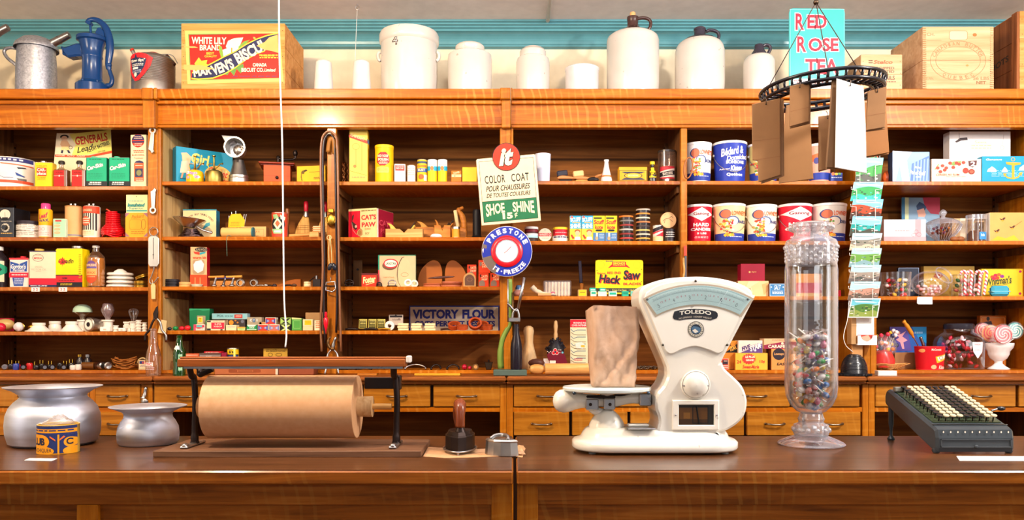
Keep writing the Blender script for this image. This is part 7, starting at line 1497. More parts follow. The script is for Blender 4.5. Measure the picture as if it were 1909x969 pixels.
d=D().F(1154.5,317,1206,336.5,.8,'#1f1c20').F(1156.5,319,1204,335,.6,'#e8b428').P([(1158,320),(1203,320),(1196,323),(1165,323)],'#3a3a4a').P([(1158,335),(1203,335),(1196,331.5),(1165,331.5)],'#3a3a4a').E(1180.5,327.3,17,5.5,'#1f1c20',28).E(1180.5,327.3,15.5,4.7,'#f0a82c',28).T('SHOE DRESSING',1171,325.5,1190,328.8,'#f8e0a8',.02)
carton('polish_tin','gold tin box with a black-bordered oval','tin',1154,1206.5,311,z,'#d8a01c',d,.06,.03)
bottle('little bottle with a yellow cap and yellow label',1216,z,[(.1,None),(8,None),(8,327),(5,317),(3,312),(3,307),(.1,307)],'#2a2420/g',D().P([(1209.5,332),(1211,319),(1221,319),(1222.5,332)],'#e0b820').R(1213,313,1219,319,'#e8c22a').DASH(1211,322,1221,329,2,'#8a6a14',.4),[(8.1,338),(8.1,327),(5.1,317),(3.1,312)],cap=([(.1,307.5),(4.6,307),(4.6,301.5),(.1,301)],'#f0c81c'))
def gjar():
 t=can('dark-lidded glass jar with a red and white label',1243,16.5,281.5,z,'glossy_clear',D().R(1229,313,1255,336,'#e8d2c0').P([(1229,313),(1255,313),(1255,316),(1229,322)],'#c8303a').P([(1229,324),(1255,320),(1255,328),(1229,332)],'#2a2024').T('SUCCESS',1233,323.5,1251,328.5,'#f0e0cc',.03,rot=-7).R(1229,333,1255,336,'#c8303a'),.06,'glass_jar','jar',lid='#3a2e28/g',lidh=4,rim=None)
 mb=MB();s=t['yc']/F;mb.lathe([(.0001,.002),(15.5*s,.002),(15.5*s,.09),(.0001,.095)],'#8a6244',20);mb.build('contents',t)
gjar()
z=zC[1]
t=can('lower jar with a pale blue label beside the blue round sign',990.5,12.5,436,z,'#3a2622',D().R(975,438,1006,444,'#9fd0dc'),.02,'polish_jar','jar',lid='#e8dcd8',lidh=3.5,rim=None);can('upper jar with a white lid beside the blue round sign',990.5,12.5,423.5,TZ(t),'#4a1c1e',D().R(975,429,1006,433,'#7a1c28'),.02,'polish_jar','jar',lid='#ece4e0',lidh=4,rim=None)
def disc(name,label,cat,px,py,r,Y,c,deco,th=.02,z=z):
 s=Y/F;t=thing(name,label,cat,(X(px,Y),Y,Z(py,Y)));MB().lathe([(.0001,0),(r*s*.97,0),(r*s,.002),(r*s,th),(.0001,th)],c,32,Matrix.Rotation(-math.pi/2,4,'X')).build('disc',t)
 deco.build('printed_label',t,lambda a,b,off:((a-px)*s,-off,(py-b)*s));return t
zc_=620+(EYE-z)*F/4.04
disc('polish_tin','round cream tin standing on edge with a red lettered band','tin',1016,zc_-12.9,12.6,4.04,'#d8c2a4/g',D().E(1016,zc_-13,11.8,11.8,'#e6d6b8',28).R(1004,434.5,1028,440.5,'#c8303a').T('WHITE O',1005.5,435.5,1026.5,439.5,'#f2dcc8',.02).DASH(1009,443,1023,446,1,'#a08a70',.4).L([(1016,427),(1016,431)],.6,'#6a5a4a'))
t=can('flat cream tin under the red and yellow one',1044.5,15,440.5,z,'#d9d2cc',D().DASH(1030,442,1059,446,1,'#4a4a6a',.6),.02,'polish_tin');can('red polish tin with a yellow lid',1044.5,13.5,424.5,TZ(t),'#c8182c',D().DASH(1033,434,1056,437,1,'#f0a0a0',.5),.02,'polish_tin',lid='#e8c42a',lidh=4,rim=None)
for k,xa in enumerate((1062.5,1084.5)):
 d=D().R(xa,402,xa+21,426,'#2aa0cc').E(xa+3.5,405.5,2.6,2.6,'#e0503c').T('SCUFF',xa+1,405,xa+20,413,'#f2f0e8',.04,rot=-4).T('SHINE',xa+1,417,xa+20,425,'#f2f0e8',.04,rot=-4).DASH(xa+4,414,xa+19,416,1,'#e0b040',.7)
 d.R(xa,426,xa+21,449,'#f0d040').E(xa+14,431,5.4,3.6,'#a85a2c').E(xa+14,435,4.4,5,'#e8b088').P([(xa+8,449),(xa+10,441),(xa+18,441),(xa+21,449)],'#e8e0d8').P([(xa+1,438),(xa+4,437),(xa+9,444),(xa+5,446)],'#a83a24').R(xa,447,xa+21,449,'#c8402c')
 carton('scuff_box',['first','second'][k]+' blue and yellow shoe cleaner box with a child\'s face, from the thermometer sign','box',xa,xa+21,402,z,'#f0d040',d,.04,.02)
for k,xa in enumerate((1106,1128.8)):
 d=D().R(xa,402,xa+21.5,433.5,'#f2cc1c').R(xa,433.5,xa+21.5,449,'#4a78a8').RR(xa+1,405,xa+16,408,1,'#3a3a24').T('Scuff',xa+1,409.5,xa+20.5,418,'#d8242c',.04,.1).T('kote',xa+3,419.5,xa+18,427,'#d8242c',.04,.1).P([(xa+3.5,429.5),(xa+6,427.5),(xa+15,427.5),(xa+17.5,429.5),(xa+15,431.5),(xa+6,431.5)],'#26262a').R(xa+5,434,xa+8.5,441,'#e6d8c8').E(xa+6.5,444,2.6,3.4,'#e09a6c').DASH(xa+11,436,xa+20,446,3,'#c8d4e0',.35)
 carton('scuff_box',['yellow and blue shoe cleaner box touching the child-faced ones','yellow and blue shoe cleaner box nearest the tin stacks'][k],'box',xa,xa+21.5,402,z,'#f2cc1c',d,.04,.02)
ordn=['bottom','second-lowest','third-lowest','middle','third-highest','second-highest','top','very top']
def tstack(cx,r,n,yt,cols,lab,grp):
 zz=z;hh=(Z(yt,YF+.02+r*4/F)-z)/n
 for k in range(n):
  Yc=YF+.02+r*4.03/F;s=Yc/F;c=cols[k % len(cols)];t=thing('polish_tin',ordn[k if k < n-1 else 7]+' flat polish tin '+lab,'tin',(X(cx,Yc)+[0,.001,-.001][k % 3],Yc,zz),0,grp)
  MB().lathe([(.0001,0),(r*s*.97,0),(r*s*.97,hh*.55),(r*s,hh*.56),(r*s,hh*.93),(r*s*.96,hh*.985),(.0001,hh*.985)],'#241c1e/g',24).build('tin',t)
  mb=MB();mb.lathe([(r*s*1.004,hh*.58),(r*s*1.008,hh*.6),(r*s*1.008,hh*.9),(r*s*1.0,hh*.94)],c,24);mb.build('lid_band',t);zz+=hh
tstack(1167.5,13.2,6,402.5,['#b03a34','#8a2a28','#b8b0a8','#9a3430','#7a7470','#d8742a'],'in the shorter orange-topped stack','flat polish tins in the shorter stack')
tstack(1198.5,13.2,8,390,['#d8a048','#e0c8a8','#d8b868','#4a3a38','#c87a48','#e8d2b0','#d88a3a','#b8a898'],'in the taller stack','flat polish tins in the taller stack')
can('small can with slanting red, white and black stripes',1226.5,9.3,420.5,z,'#e8dccb',D().P([(1217,427),(1236,420),(1236,426),(1217,434)],'#2a2228').P([(1217,434),(1236,427),(1236,430),(1217,437)],'#d8303a').P([(1222,440),(1236,432),(1236,441),(1220,441)],'#d8303a').R(1217,441.5,1236,449,'#d8c48a'),.02)
t=can('dark jar under the round pony medallion',1248,10,427,z,'#2e262c/g',D().DASH(1239,433,1257,445,3,'#d8cfc4',.4),.02,'polish_jar','jar',lid='#2a2428',lidh=4)
disc('medallion','round tan wooden medallion with a small horse drawing, on the dark jar','medallion',1246,410.3,15.1,4.045,'#d09a68',D().E(1246,410,14.2,14.2,'#e0b07c',28).L([(1236,412),(1240,408),(1247,407),(1252,403),(1255,406)],.8,'#4a3020').L([(1240,409),(1238,416)],.7,'#4a3020').L([(1248,408),(1254,413)],.7,'#4a3020').ARC('WESTERN',1246,410,12,1.8,-40,40,'#7a5232',0),.012)
z=zC[2]
def pegs():
 t=thing('peg_bundle','clear bag of wooden candy sticks bundled upright','bundle',(X(1039,4.07),4.07,z))
 for k in range(8):
  mb=MB();x=(1018+k*6-1039)*4.07/F;mb.lathe([(.0001,.001),(.0068,.002),(.0068,.03),(.0055,.034),(.0068,.04),(.0068,.07),(.004,.075),(.0001,.076)],'#e0bc98',12,c=(x,0));mb.build('stick',t)
 mb=MB();mb.box(-.072,.07,-.012,.012,.0005,.082,'wrap_film',.006);mb.build('bag',t)
 D().E(1030.5,547,4.2,3.6,'#b02a5a',16).T('29',1028.5,545,1032.5,549,'#f0dce0',.02).build('sticker',t,lambda a,b,off:((a-1039)*4.055/F,-.013-off,max(.001,Z(b,4.055)-z)))
pegs()
mb=MB();mb.tube(bez([(-.05,0,.05),(-.03,0,.03),(.0,0,.018),(.04,-.01,.010),(.075,-.01,.008)],5),[.014]*5+[.012]*5+[.008]*5+[.006]*6,'#d8c2a4',10);place(mb,'bone_handle','pale bone-coloured tool handle sloping down beside the bottle capper','tool',1010,4.04,z)
mb=MB();mb.rod((-.045,0,.008),(.02,0,.008),.0078,'#d29a68',10);mb.rod((.02,0,.008),(.045,0,.006),.004,'tin_plate',8);place(mb,'awl','turned wooden awl lying below the stick bundle','awl',1020,4.018,z)
mb=MB();mb.lathe([(.0001,.0004),(.0175,.0004),(.0175,.05),(.012,.062),(.0001,.064)],'#4a6fa0/g',18);mb.lathe([(.0178,.02),(.0178,.04)],'#e6e0e0',18);place(mb,'spool_tin','blue and white canister half hidden behind the thermometer sign','tin',967,4.14,z)
mb=MB();mb.sphere((0,0,.018),(.028,.02,.017),'#c88a7a',14,8);place(mb,'shoe_tree_toe','pink-brown wooden toe block behind the bottle capper','toe block',966,4.07,z)
carton('small_box','yellow-fronted little box below the hanging knife','box',1078,1094,539.5,z,'#e8c020',D().F(1078,539.5,1094,552,.8,'#b8946a').DASH(1081,544,1091,547,1,'#8a7a2a',.5),.05,.02,side='#a07a54')
t=thing('paring_knife','long dark knife with a tan handle standing point up against the boards','knife',(X(1085,4.2),4.2,z));mb=MB();mb.lathe([(.0001,.0004),(.012,.0004),(.0095,.04),(.011,.075),(.0001,.078)],'#b8702c',14);mb.build('handle',t)
mb=MB();mb.box(-.009,.009,-.002,.002,.078,.195,'#3a3036/m',.002,Matrix.Rotation(-.06,4,'Y'));mb.build('blade',t)
d=D().R(1110.5,485.5,1198,537,'#f0d818').R(1110.5,537,1198.5,545,'#3a3a34').T('Files  ·  Cross Cut Saws  ·  Hack Saws',1128,538.5,1192,542.5,'#d8c870',.01).RG(1120.5,493.5,6.5,6.5,.5,'#b8a214').RG(1187.5,493.5,6.5,6.5,.5,'#b8a214').P([(1133,500),(1140,493),(1168,493),(1175,500),(1167,497.5),(1141,497.5)],'#d0242c').RR(1141,487.5,1167,496,2,'#d0242c').T('SIMONDS',1143,488.5,1165,493,'#f2dc3a',.03).DASH(1143,494,1165,495.5,1,'#f2dc3a',.5).DASH(1129,485.5,1143,489,1,'#8a7a54',.7)
d.T('Famous',1113,507,1129,511.5,'#d8402c',.02,.2).T('RED END',1132,506,1158,511,'#d8302c',.04).T('Hack',1117,513.5,1158,529.5,'#d8302c',.07,.15,rot=4).T('Hack',1116,512,1157,528,'#2a2a34',.035,.15,rot=4).T('Saw',1163,505,1195,522.5,'#d8302c',.07,.1).T('Saw',1162,503.5,1194,521,'#2a2a34',.035,.1).T('BLADES',1162,526.5,1195.5,531.5,'#d8302c',.03)
for a,b in ((1113,504),(1113,528),(1196,502),(1196,525)):d.E(a,b,.9,.9,'#3a3414',8)
shape_thing('blade_display','yellow tin display sign with black and red lettering, rounded top corners','sign',[(1110,548),(1110,489),(1111,486),(1114,484.5),(1195,484.5),(1198,486),(1199,489),(1199,548)],4.10,.006,'#e8d018',d,z)
for i,(xa,xb,yt,c,c2) in enumerate(((1101,1112,542,'#d6e0d0','#2fa88a'),(1115,1131,543,'#e6dccc',None),(1135,1150,543,'#cfe4d4','#1fa888'),(1160,1172,542.5,'#2fb090','#1a8a70'),(1176,1186,542.5,'#7fc8b8','#3aa090'))):
 carton('drill_box',['first','second','third','fourth','fifth'][i]+' tiny green-and-white box on the shelf, along the foot of the yellow sign','box',xa,xb,yt,z,c,D().R(xa+1.5,yt+2,xb-1.5,yt+6,c2) if c2 else None,.03,.02)
for a,b,bx,lab in ((1099.5,1111,0,'green open box perched on the first tiny box'),(1118,1129,1,'green and white box perched on the second tiny box')):
 carton('drill_box',lab,'box',a,b,536.3,z+.0245 if bx==0 else z+.0219,'#2fae90',D().R(a+1.5,539,b-1.5,541,'#d8ecdc'),.03,.02)
z=zC[3]
mb=MB();s=4.12/F;mb.lathe([(.0001,.0004),(14*s,.0004),(15.5*s,.02),(15*s,.06),(11*s,.10),(8.3*s,.135),(8.8*s,.17),(9.9*s,.195),(8.5*s,.212),(4*s,.221),(.0001,.222)],'turned_upright',28,sx=1.0);place(mb,'wooden_form','pale rounded wooden form standing behind the dark bottle','wooden form',985.5,4.12,z)
def duster():
 t=thing('hearth_brush','black bristle brush with a wooden handle and a red flowered cover','brush',(X(1036,4.1),4.1,z));mb=MB();mb.lathe([(.0001,.15),(.009,.15),(.010,.18),(.0075,.19),(.011,.22),(.008,.245),(.0001,.25)],'turned_upright',14);mb.build('handle',t)
 mb=MB();rn=random.Random(6)
 for k in range(46):a=rn.random()*6.28;h=.085+rn.random()*.065;r=.052*(1-(h-.085)/.09)+.008;mb.tube([(0,0,h-.02),(r*math.cos(a),r*.6*math.sin(a),h+.012)],[.010,.004],'#17141c',5)
 mb.lathe([(.0001,.06),(.045,.07),(.042,.11),(.02,.145),(.0001,.15)],'#17141c',16,sx=1.0);mb.build('bristles',t)
 q=bez([Vector((-.048,0,.075)),Vector((-.025,0,.095)),Vector((.005,0,.10)),Vector((.035,0,.088)),Vector((.05,0,.055)),Vector((.06,0,.004)),Vector((.03,0,.01)),Vector((-.02,0,.03)),Vector((-.05,0,.06))],3)[:-1]
 mb=MB();mb.prism([(a.x,max(.0004,a.z)) for a in q],-.053,-.046,'#6a1426',.002);mb.build('cover',t)
 d=D()
 for k in range(3):a=-1.57+k*2.094;d.E(1034+3.4*math.cos(a),656+3.4*math.sin(a),3.6,3.6,'#e8d0c8',14).E(1034+3.4*math.cos(a),656+3.4*math.sin(a),2.9,2.9,'#d0202c',14)
 d.E(1034,656,2,2,'#26304a',12).E(1047.5,657,2,2,'#6ab0c0',12)
 for k in range(3):d.E(1025-k*2.6,655+(k % 2)*2,1.2,1,'#c8b8b0',8).E(1041+k*1.6,652+(k % 2)*5,1.1,1,'#c8b8b0',8)
 d.build('flowers',t,lambda a,b,off:((a-1036)*4.047/F,-.053-off,Z(b,4.047)-z))
duster()
d=D().R(1063,595.5,1094,610,'#c81c30').T('IRONING PAD',1069,600,1094,603.5,'#f0d8d0',.02).T('COVER FASTENERS',1066,604.5,1094,608,'#f0d8d0',.02)
for k in range(5):y=615+k*13;d.L([(1064,y-2),(1069,y+3),(1076,y),(1092,y)],1.1,'#3f6a80').L([(1064,y+4),(1070,y+8),(1076,y+9),(1092,y+9)],.8,'#5a4a3c')
d.P([(1072,640),(1084,637),(1091,643),(1086,650),(1074,648)],'#cfd8cc').R(1083,643,1090,647,'#d8b03a').DASH(1070,668,1086,673,2,'#d84a5a',.4)
carton('fastener_card','tall cream card with a red heading and hooked wires, partly behind the paper bag','card',1063,1096,595,z,'#ded0ac',d,.006,.10)
t=thing('rolling_pin','long ribbed wooden rolling pin with a bulbous handle','rolling pin',(X(1050,3.86),3.86,WT+.0298));M=Matrix.Rotation(math.pi/2,4,'Y');s=3.86/F
pr=[((.0285 if k % 2 else .0275),(1016-1050)*s+k*.0032) for k in range(76)]
MB().lathe([(.0001,pr[0][1])]+pr+[(.0001,pr[-1][1])],'turned_wood',26,M).build('barrel',t)
for sg,a in ((-1,(1015.5-1050)*s),(1,pr[-1][1])):
 MB().lathe([(.0001,a),(.012,a),(.020,a+sg*.012),(.0245,a+sg*.03),(.024,a+sg*.05),(.017,a+sg*.068),(.0001,a+sg*.074)],'turned_wood',20,M).build('handle',t)
mb=MB();mb.sphere((0,0,.035),(.042,.02,.022),'#5a3224',10,6);mb.box(-.035,.035,-.018,.018,.0004,.02,'#4a2818',.004);place(mb,'leather_pouch','crumpled dark brown leather lump behind the rolling pin','leather',1000,4.03,z)
carton('paper_tag','white paper tag among the brown bits behind the rolling pin','tag',1013,1024,668,z,'#f2e2d8',None,.004,.06)
carton('small_box','little cream-topped wooden box behind the rolling pin','box',1025,1036,672,z,'#eedac8',None,.04,.03)
for i in range(5):
 mb=MB();P=[(-.05+k*.008,.004*math.sin(k*2.0),.008+.0035*math.cos(k*2.0)+(i % 2)*.007) for k in range(14)];mb.tube(P,.0042,'#6a5a4c/m',6);place(mb,'drill_bit',['first','second','third','fourth','fifth'][i]+' twisted drill bit lying between the paper bag and the scale','drill bit',1190+i*7,4.02+i*.012,z,-.3-.06*i,'drill bits behind the scale')
# ================================================================ pail bay
def pail(label,cx,r,yt,z,c,deco,bail=True,sc=1.13,gap=.02):
 t=can(label,cx,r/sc,yt,z,c,deco,gap,'candy_pail','pail',lid='#eee6de/g',lidh=4.5,tp=sc,n=36)
 Yc=t['yc'];s=Yc/F;H=t['top']-z;R=r*s
 if bail:
  mb=MB();P=[(R*.99*math.cos(a),-R*1.04*math.sin(a)*.98 if True else 0,H*.68-H*.44*math.sin(a)) for a in [i*math.pi/16 for i in range(17)]];mb.tube(P,.0017,'tin_plate',6);mb.build('bail',t)
  for sg in (-1,1):MB().sphere((sg*R*.96,0,H*.7),.007,'#f0e6c8/g',10,6).build('ear',t)
 return t
def lowney(cx,r,ya,yb,base,txt='BON'):
 rn=random.Random(int(cx));k=(yb-ya)/64.0;d=D().R(cx-r-4,yb-12*k,cx+r+4,yb+3,'#2a3c96').E(cx-r*.45,ya+15*k,r*.33,9*k,'#3a4a80').E(cx-r*.42,ya+15*k,r*.29,8*k,'#c86a4a').E(cx+r*.0,ya+28*k,r*.40,9*k,'#4a5a8a').E(cx-r*.02,ya+29*k,r*.34,8*k,'#e8ddd0')
 for i in range(46):
  u=rn.random();x=cx-r*.5+u*r*.3+rn.uniform(-.28,.38)*r*(1-u*.4);y=ya+(24+rn.random()*32)*k;d.E(x,y,2.3,1.9,['#d8303a','#f0a428','#e8682c','#6a9a3c','#f4e6da','#c82a34','#f2c84a'][i % 7],8);d.l-=1
 d.l+=1
 for i in range(4):d.P([(cx-r*.55+i*4,yb-9*k),(cx-r*.4+i*4,yb-12*k),(cx-r*.3+i*4,yb-8*k),(cx-r*.45+i*4,yb-5*k)],['#f0b42c','#e8922c','#f2c84a','#e8a02c'][i])
 d.T("LOWNEY'S",cx-r*.08,ya+9*k,cx+r*.92,ya+18*k,'#e0642a',.03).T(txt,cx+r*.3,ya+27*k,cx+r*.85,ya+33*k,'#34427a',.03).DASH(cx-r*.2,yb-6*k,cx+r*.6,yb-3*k,1,'#c8d0ec',.5)
 return d
z=zC[0]
pail('white candy pail with fruit drops, first in the upper pail row',1302,24,269,z,'#efe6de',lowney(1302,24,275,337,0),False)
d=D().T('Bédard &',1338,280,1379,294,'#f0ecf2',.03,.3,rot=-9).T('Donaldson',1347,294,1392,303,'#f0ecf2',.03,.3,rot=-7).T('BONBONS',1347,304.5,1380,310.5,'#f0ecf2',.05).T('Assorted',1337,318,1353,321,'#f0ecf2',.02).T('Kisses',1354,313.5,1376,323,'#f0ecf2',.04,.3,rot=-5).T('Québec',1348,327,1377,333.5,'#f0ecf2',.05,sp=1.1)
pail('deep blue bonbon pail with white lettering',1360.5,30.5,268,z,'#2438a0',d,True,1.15)
pail('olive and cream candy pail half hidden by hanging brown bags',1422,27,271,z,'#c8b46a',lowney(1420,27,277,337,0),True)
pail('pink candy pail peeking out between the hanging bags',1527,21,271,z,'#e8a08a',D().P([(1509,292),(1524,288),(1524,300),(1509,305)],'#d86a3c').E(1516,303,4,6,'#4a4a8a').R(1500,325,1550,338,'#2a3c96'),False)
carton('candy_tray','low blue candy box edged with coloured sweets under the white bag','box',1549,1571,322,z,'#34489a',D().DASH(1550,330,1570,333,1,'#c8d0ec',.5).E(1553,324,3,3,'#e8682c').E(1559,324.5,3,2.4,'#e8c43a').E(1565,324,2.6,2.2,'#5a9a3c'),.06,.02)
z=zC[1]
def ganong(cx,r):return D().P([(cx-r*.98,402),(cx,389.5),(cx+r*.98,402),(cx,415)],'#f0e2da').T('Ganong',cx-r*.62,398,cx+r*.62,405.5,'#8a1c30',.03).T('HARD',cx-r*.62,418,cx+r*.62,424.5,'#f4e6e0',.05,sp=1.1).T('CANDIES',cx-r*.78,427,cx+r*.78,432.5,'#f4e6e0',.05).T('5 LBS',cx-r*.35,435.5,cx+r*.4,439,'#f4e6e0',.04).DASH(cx-r*.6,443,cx+r*.6,447,2,'#f4d0cc',.4)
pail('red hard candy pail with a white diamond, next to the thin upright',1303,23.5,383.5,z,'#d0102c',ganong(1303,23),False)
pail('cream candy pail with spilled sweets, orange-tinged, second in the lower pail row',1359,29.5,382.5,z,'#f0d09a',lowney(1359,29.5,388,449,0,'HARD'),True)
pail('cream and blue candy pail with spilled sweets, third in the lower pail row',1419,28,384,z,'#efe6d2',lowney(1419,28,389,449,0,'HARD'),True)
pail('red hard candy pail with a white diamond, just above the tall glass jar',1481.5,30.5,383,z,'#d0102c',ganong(1481.5,30),True)
pail('white bonbon pail at the right end beside the postcards',1545,31,382,z,'#e2d8cc',lowney(1545,31,388,449,0,'BONBONS'),False)
z=zC[2]
carton('chocolate_box','pale box with a pink squiggle, left of the marbled box','box',1338,1366,525,z,'#e6cdb8',D().L([(1350,531),(1354,530),(1356,534)],.8,'#d0506a').R(1362,524,1366,536,'#c8202c'),.06,.06)
t=carton('chocolate_box','wide marbled tan box under the crimson one','box',1375.5,1433,523.5,z,'#e3bc88',D().P([(1396,523.5),(1416,524),(1400,534),(1404,545),(1396,550),(1390,538)],'#eccb9c').P([(1420,530),(1433,526),(1433,540),(1424,550)],'#d9a468').T('assorti',1389,536,1400,540,'#8a5a34',0,.2),.08,.05,side='#8a5a34')
carton('book_box','crimson box with tiny gold script, standing on the marbled box','box',1381,1426,491.5,TZ(t),'#8f0c28',D().E(1397.5,507,1.8,1.8,'#d8a060').T('elegante',1401,505,1410,508.5,'#d8a060',0,.3),.06,.06)
carton('candy_box','small blue and white box right of the marbled one','box',1434.5,1463.5,528.5,z,'#3a7ab0',D().F(1435,529,1463,552,.8,'#c8d4dc').T('SALT',1443,531,1456,540,'#d8e8f0',.02,.3).DASH(1438,542,1460,549,3,'#e0ecf4',.45).E(1438,535,1.4,1.4,'#b8d0e0').E(1460,535,1.4,1.4,'#b8d0e0'),.05,.03,side='#7a4a2c')
carton('candy_box','orange and crimson box seen through the tall glass jar','box',1484,1532,510,z,'#d88a3a',D().R(1484,527,1532,546,'#b02a3c').R(1490,546,1526,552,'#c8a060'),.07,.08)
carton('candy_box','small red box nearest the postcard rack on the candy shelf','box',1562,1568,541,z,'#c8283c',None,.05,.04)
carton('card_packet','flowered card leaning beside the scale top','card',1370,1388.5,532,z,'#eedcb8',D().E(1378,540,3.6,4,'#e08a7a').E(1383,538,2,2,'#e0a060').L([(1376,548),(1382,536)],.6,'#8aa04a').R(1385,547,1388.5,552,'#3a4ab0'),.01,.02)
z=zC[3]
t=carton('candy_bar_box','yellow box with a red starburst, under the five-star boxes','box',1371,1431,658,z,'#eaae3a',D().P([(1396+(11.5 if k % 2 else 14)*math.cos(k*.19635),669+(8.5 if k % 2 else 10.5)*math.sin(k*.19635)) for k in range(32)],'#d83a30').T('LE PLUS',1389.5,663,1407,667,'#f4e0c0',.04).T('GRAND',1390.5,669,1406,673,'#f4e0c0',.04).T('24',1373.5,671,1382,677.5,'#c8402a',.03).T('10¢',1416,671,1426,677.5,'#c8402a',.03).T('Sweet-Marie',1384,680,1415,687,'#c8402a',.03,.25),.08,.03,side='#c87a2a')
carton('candy_bar_box','cream and purple five-star box on top of the yellow box','box',1376.5,1421.5,634.5,TZ(t),'#e6d0c0',D().P([(1380,657.5),(1421,640),(1421,657.5)],'#5a3f78').T('FIVE',1382,644,1400,652,'#4a3068',.04,.2,rot=-20).T('STAR',1397,642,1418,652,'#f0e4d8',.04,.2,rot=-20,out='#5a3f78',ow=.05).P([(1416+(2 if k % 2 else 4)*math.sin(k*.628),644-(2 if k % 2 else 4)*math.cos(k*.628)) for k in range(10)],'#f0e4ee').P([(1408+(1.3 if k % 2 else 2.7)*math.sin(k*.628),653-(1.3 if k % 2 else 2.7)*math.cos(k*.628)) for k in range(10)],'#f0e4ee'),.06,.04)
carton('candy_bar_box','orange and black five-star box half behind the scale','box',1348,1375.5,635,TZ(t)-0 if False else z,'#c87a24',D().P([(1352,657),(1375,640),(1375,657)],'#1f1a18').T('FIVE',1353,639,1363,646,'#2a1c14',.04,.2,rot=-22).T('STAR',1360,645,1373,653,'#e0a040',.04,.2,rot=-22),.05,.06)
carton('candy_bar_box','small red and dark box at the edge of the scale','box',1337,1358,668,z,'#c8402c',D().R(1347,671,1357,679,'#3a2a34').DASH(1349,672,1356,675,1,'#e8c8b0',.5).E(1342,675,3,4,'#e89048').R(1345,681,1357,682,'#f0d8c8').R(1345,684,1357,685,'#f0d8c8').F(1337,668,1358,688,.6,'#e8c8b0'),.04,.02)
t=carton('candy_bar_box','tan box with a dark medallion, under the maroon-striped box','box',1438,1500,650,z,'#d8904a',D().E(1452,660,11.5,11,'#2f2730',28).T('Lowneys',1443,657,1461,663,'#e0a060',.03,.2).T('EASTER',1448,676,1478,681,'#2a1c18',.04,.15),.08,.03,side='#7a4020')
carton('candy_bar_box','cream box with a maroon stripe and white lettering, left of the tall jar','box',1424,1500,631,TZ(t),'#e0b084',D().P([(1424,643),(1460,637),(1500,637),(1500,650),(1424,650)],'#8f2444').T('CARAMELS',1432,642.5,1474,648.5,'#f0dcc0',.04).T('CADBURY',1439,632.5,1468,635,'#a0644a',.01,sp=1.1).E(1458.5,640,2.4,2.4,'#e8d0b0'),.07,.035)
# ================================================================ candy unit at the right
z=zD[0]
d=D().P([(1664,281),(1700,283),(1690,300),(1676,310),(1670,337),(1664,337)],'#c4d2f0').P([(1676,300),(1690,296),(1696,337),(1682,337)],'#f0f0f8').P([(1700,305),(1732,290),(1732,337),(1697,337)],'#5a7ab8')
for k in range(5):d.P([(1704+k*6,300-k),(1707+k*6,299-k),(1705+k*6,337),(1702+k*6,337)],'#8aa4d4')
d.T('Rainy',1705,310,1718,315,'#f4eee0',.03,.2,rot=6).T('Pot of Gold',1696,318,1725,326,'#f4eee0',.04,.2,rot=5).T('FANCY',1707,328,1718,331,'#f4eee0',.03)
carton('chocolate_box','blue satin-patterned chocolate box at the left of the top candy shelf','box',1664,1733,283,z,'#8fb0e4',d,.05,.03,0,side='#3a4a6a')
d=D().L([(1750,306),(1743,316)],2,'#7a9a50').P([(1768,306),(1778,301),(1792,300),(1790,305),(1778,309)],'#7a9a50')
for x,y in ((1757,309),(1748,313),(1764,313),(1771,304),(1783,304),(1796,303),(1777,312),(1753,320),(1761,317),(1788,306)):d.E(x,y,3.6,3,'#d8402c',12)
d.P([(1805,300),(1821,299),(1820,308),(1813,312),(1806,309)],'#5a3030').T('2',1809,301,1818,310,'#f0e0d8',.03).E(1800,318,5.5,5.5,'#a83a28').E(1811,320,6,5,'#8a3424').E(1811,320,3.6,3,'#e05a40').T('CERISES AU RUM',1745,323.5,1788,327.5,'#d86a50',.01).DASH(1762,329,1802,332,1,'#c8a090',.3)
t=carton('chocolate_box','pinkish cream box printed with red cherries','box',1737,1829.5,296,z,'#ecd0b8',d,.045,.03)
carton('chocolate_box','large white box with a black flourish, standing behind the cherry box','box',1770,1884,245,z,'#e9ddd6',D().L([(1788,247),(1790,290)],2,'#c8bab4').P([(1780,264),(1790,257),(1803,256),(1804,261),(1792,262),(1783,266)],'#3a2c2c').T('Sees',1817,262,1839,267.5,'#e0b890',.02).DASH(1810,270,1848,280,2,'#e0b890',.4).L([(1871,250),(1869,270)],.6,'#b8a49a').RG(1868,275,4,4,.8,'#d8a090'),.06,.09)
d=D()
for x,y,r in ((1849,316,9),(1873,317,6),(1908,313,9)):d.P([(x-r,y+4),(x-r+2,y-1),(x-r*.4,y-3),(x,y-6),(x+r*.5,y-3),(x+r-1,y),(x+r,y+4)],'#f0ece4')
d.DASH(1842,318,1915,331,5,'#bfe4ee',.2).T('Ganongs',1838,295.5,1868,300,'#dceef4',.02,.2).RG(1888.5,297,3.6,3.8,1,'#e0a030').P([(1875,302),(1903,303),(1903,306),(1890,309),(1876,306)],'#e0a030').R(1886,305,1891,332,'#e0a030').L([(1872,325),(1878,331),(1888.5,333),(1898,330),(1903,322)],2.6,'#e0a030').P([(1870,323),(1877,323),(1872,330)],'#e0a030').P([(1899,323),(1906,320),(1904,328)],'#e0a030')
carton('chocolate_box','bright blue box with a golden anchor and clouds','box',1831,1918,291,z,'#1c93b8',d,.045,.03)
mb=MB();mb.sphere((0,0,.035),(.03,.02,.035),'#e0642c/g',12,8);place(mb,'orange_ball','orange rounded thing peeking out left of the blue satin box','ornament',1655,4.09,z)
z=zD[1]
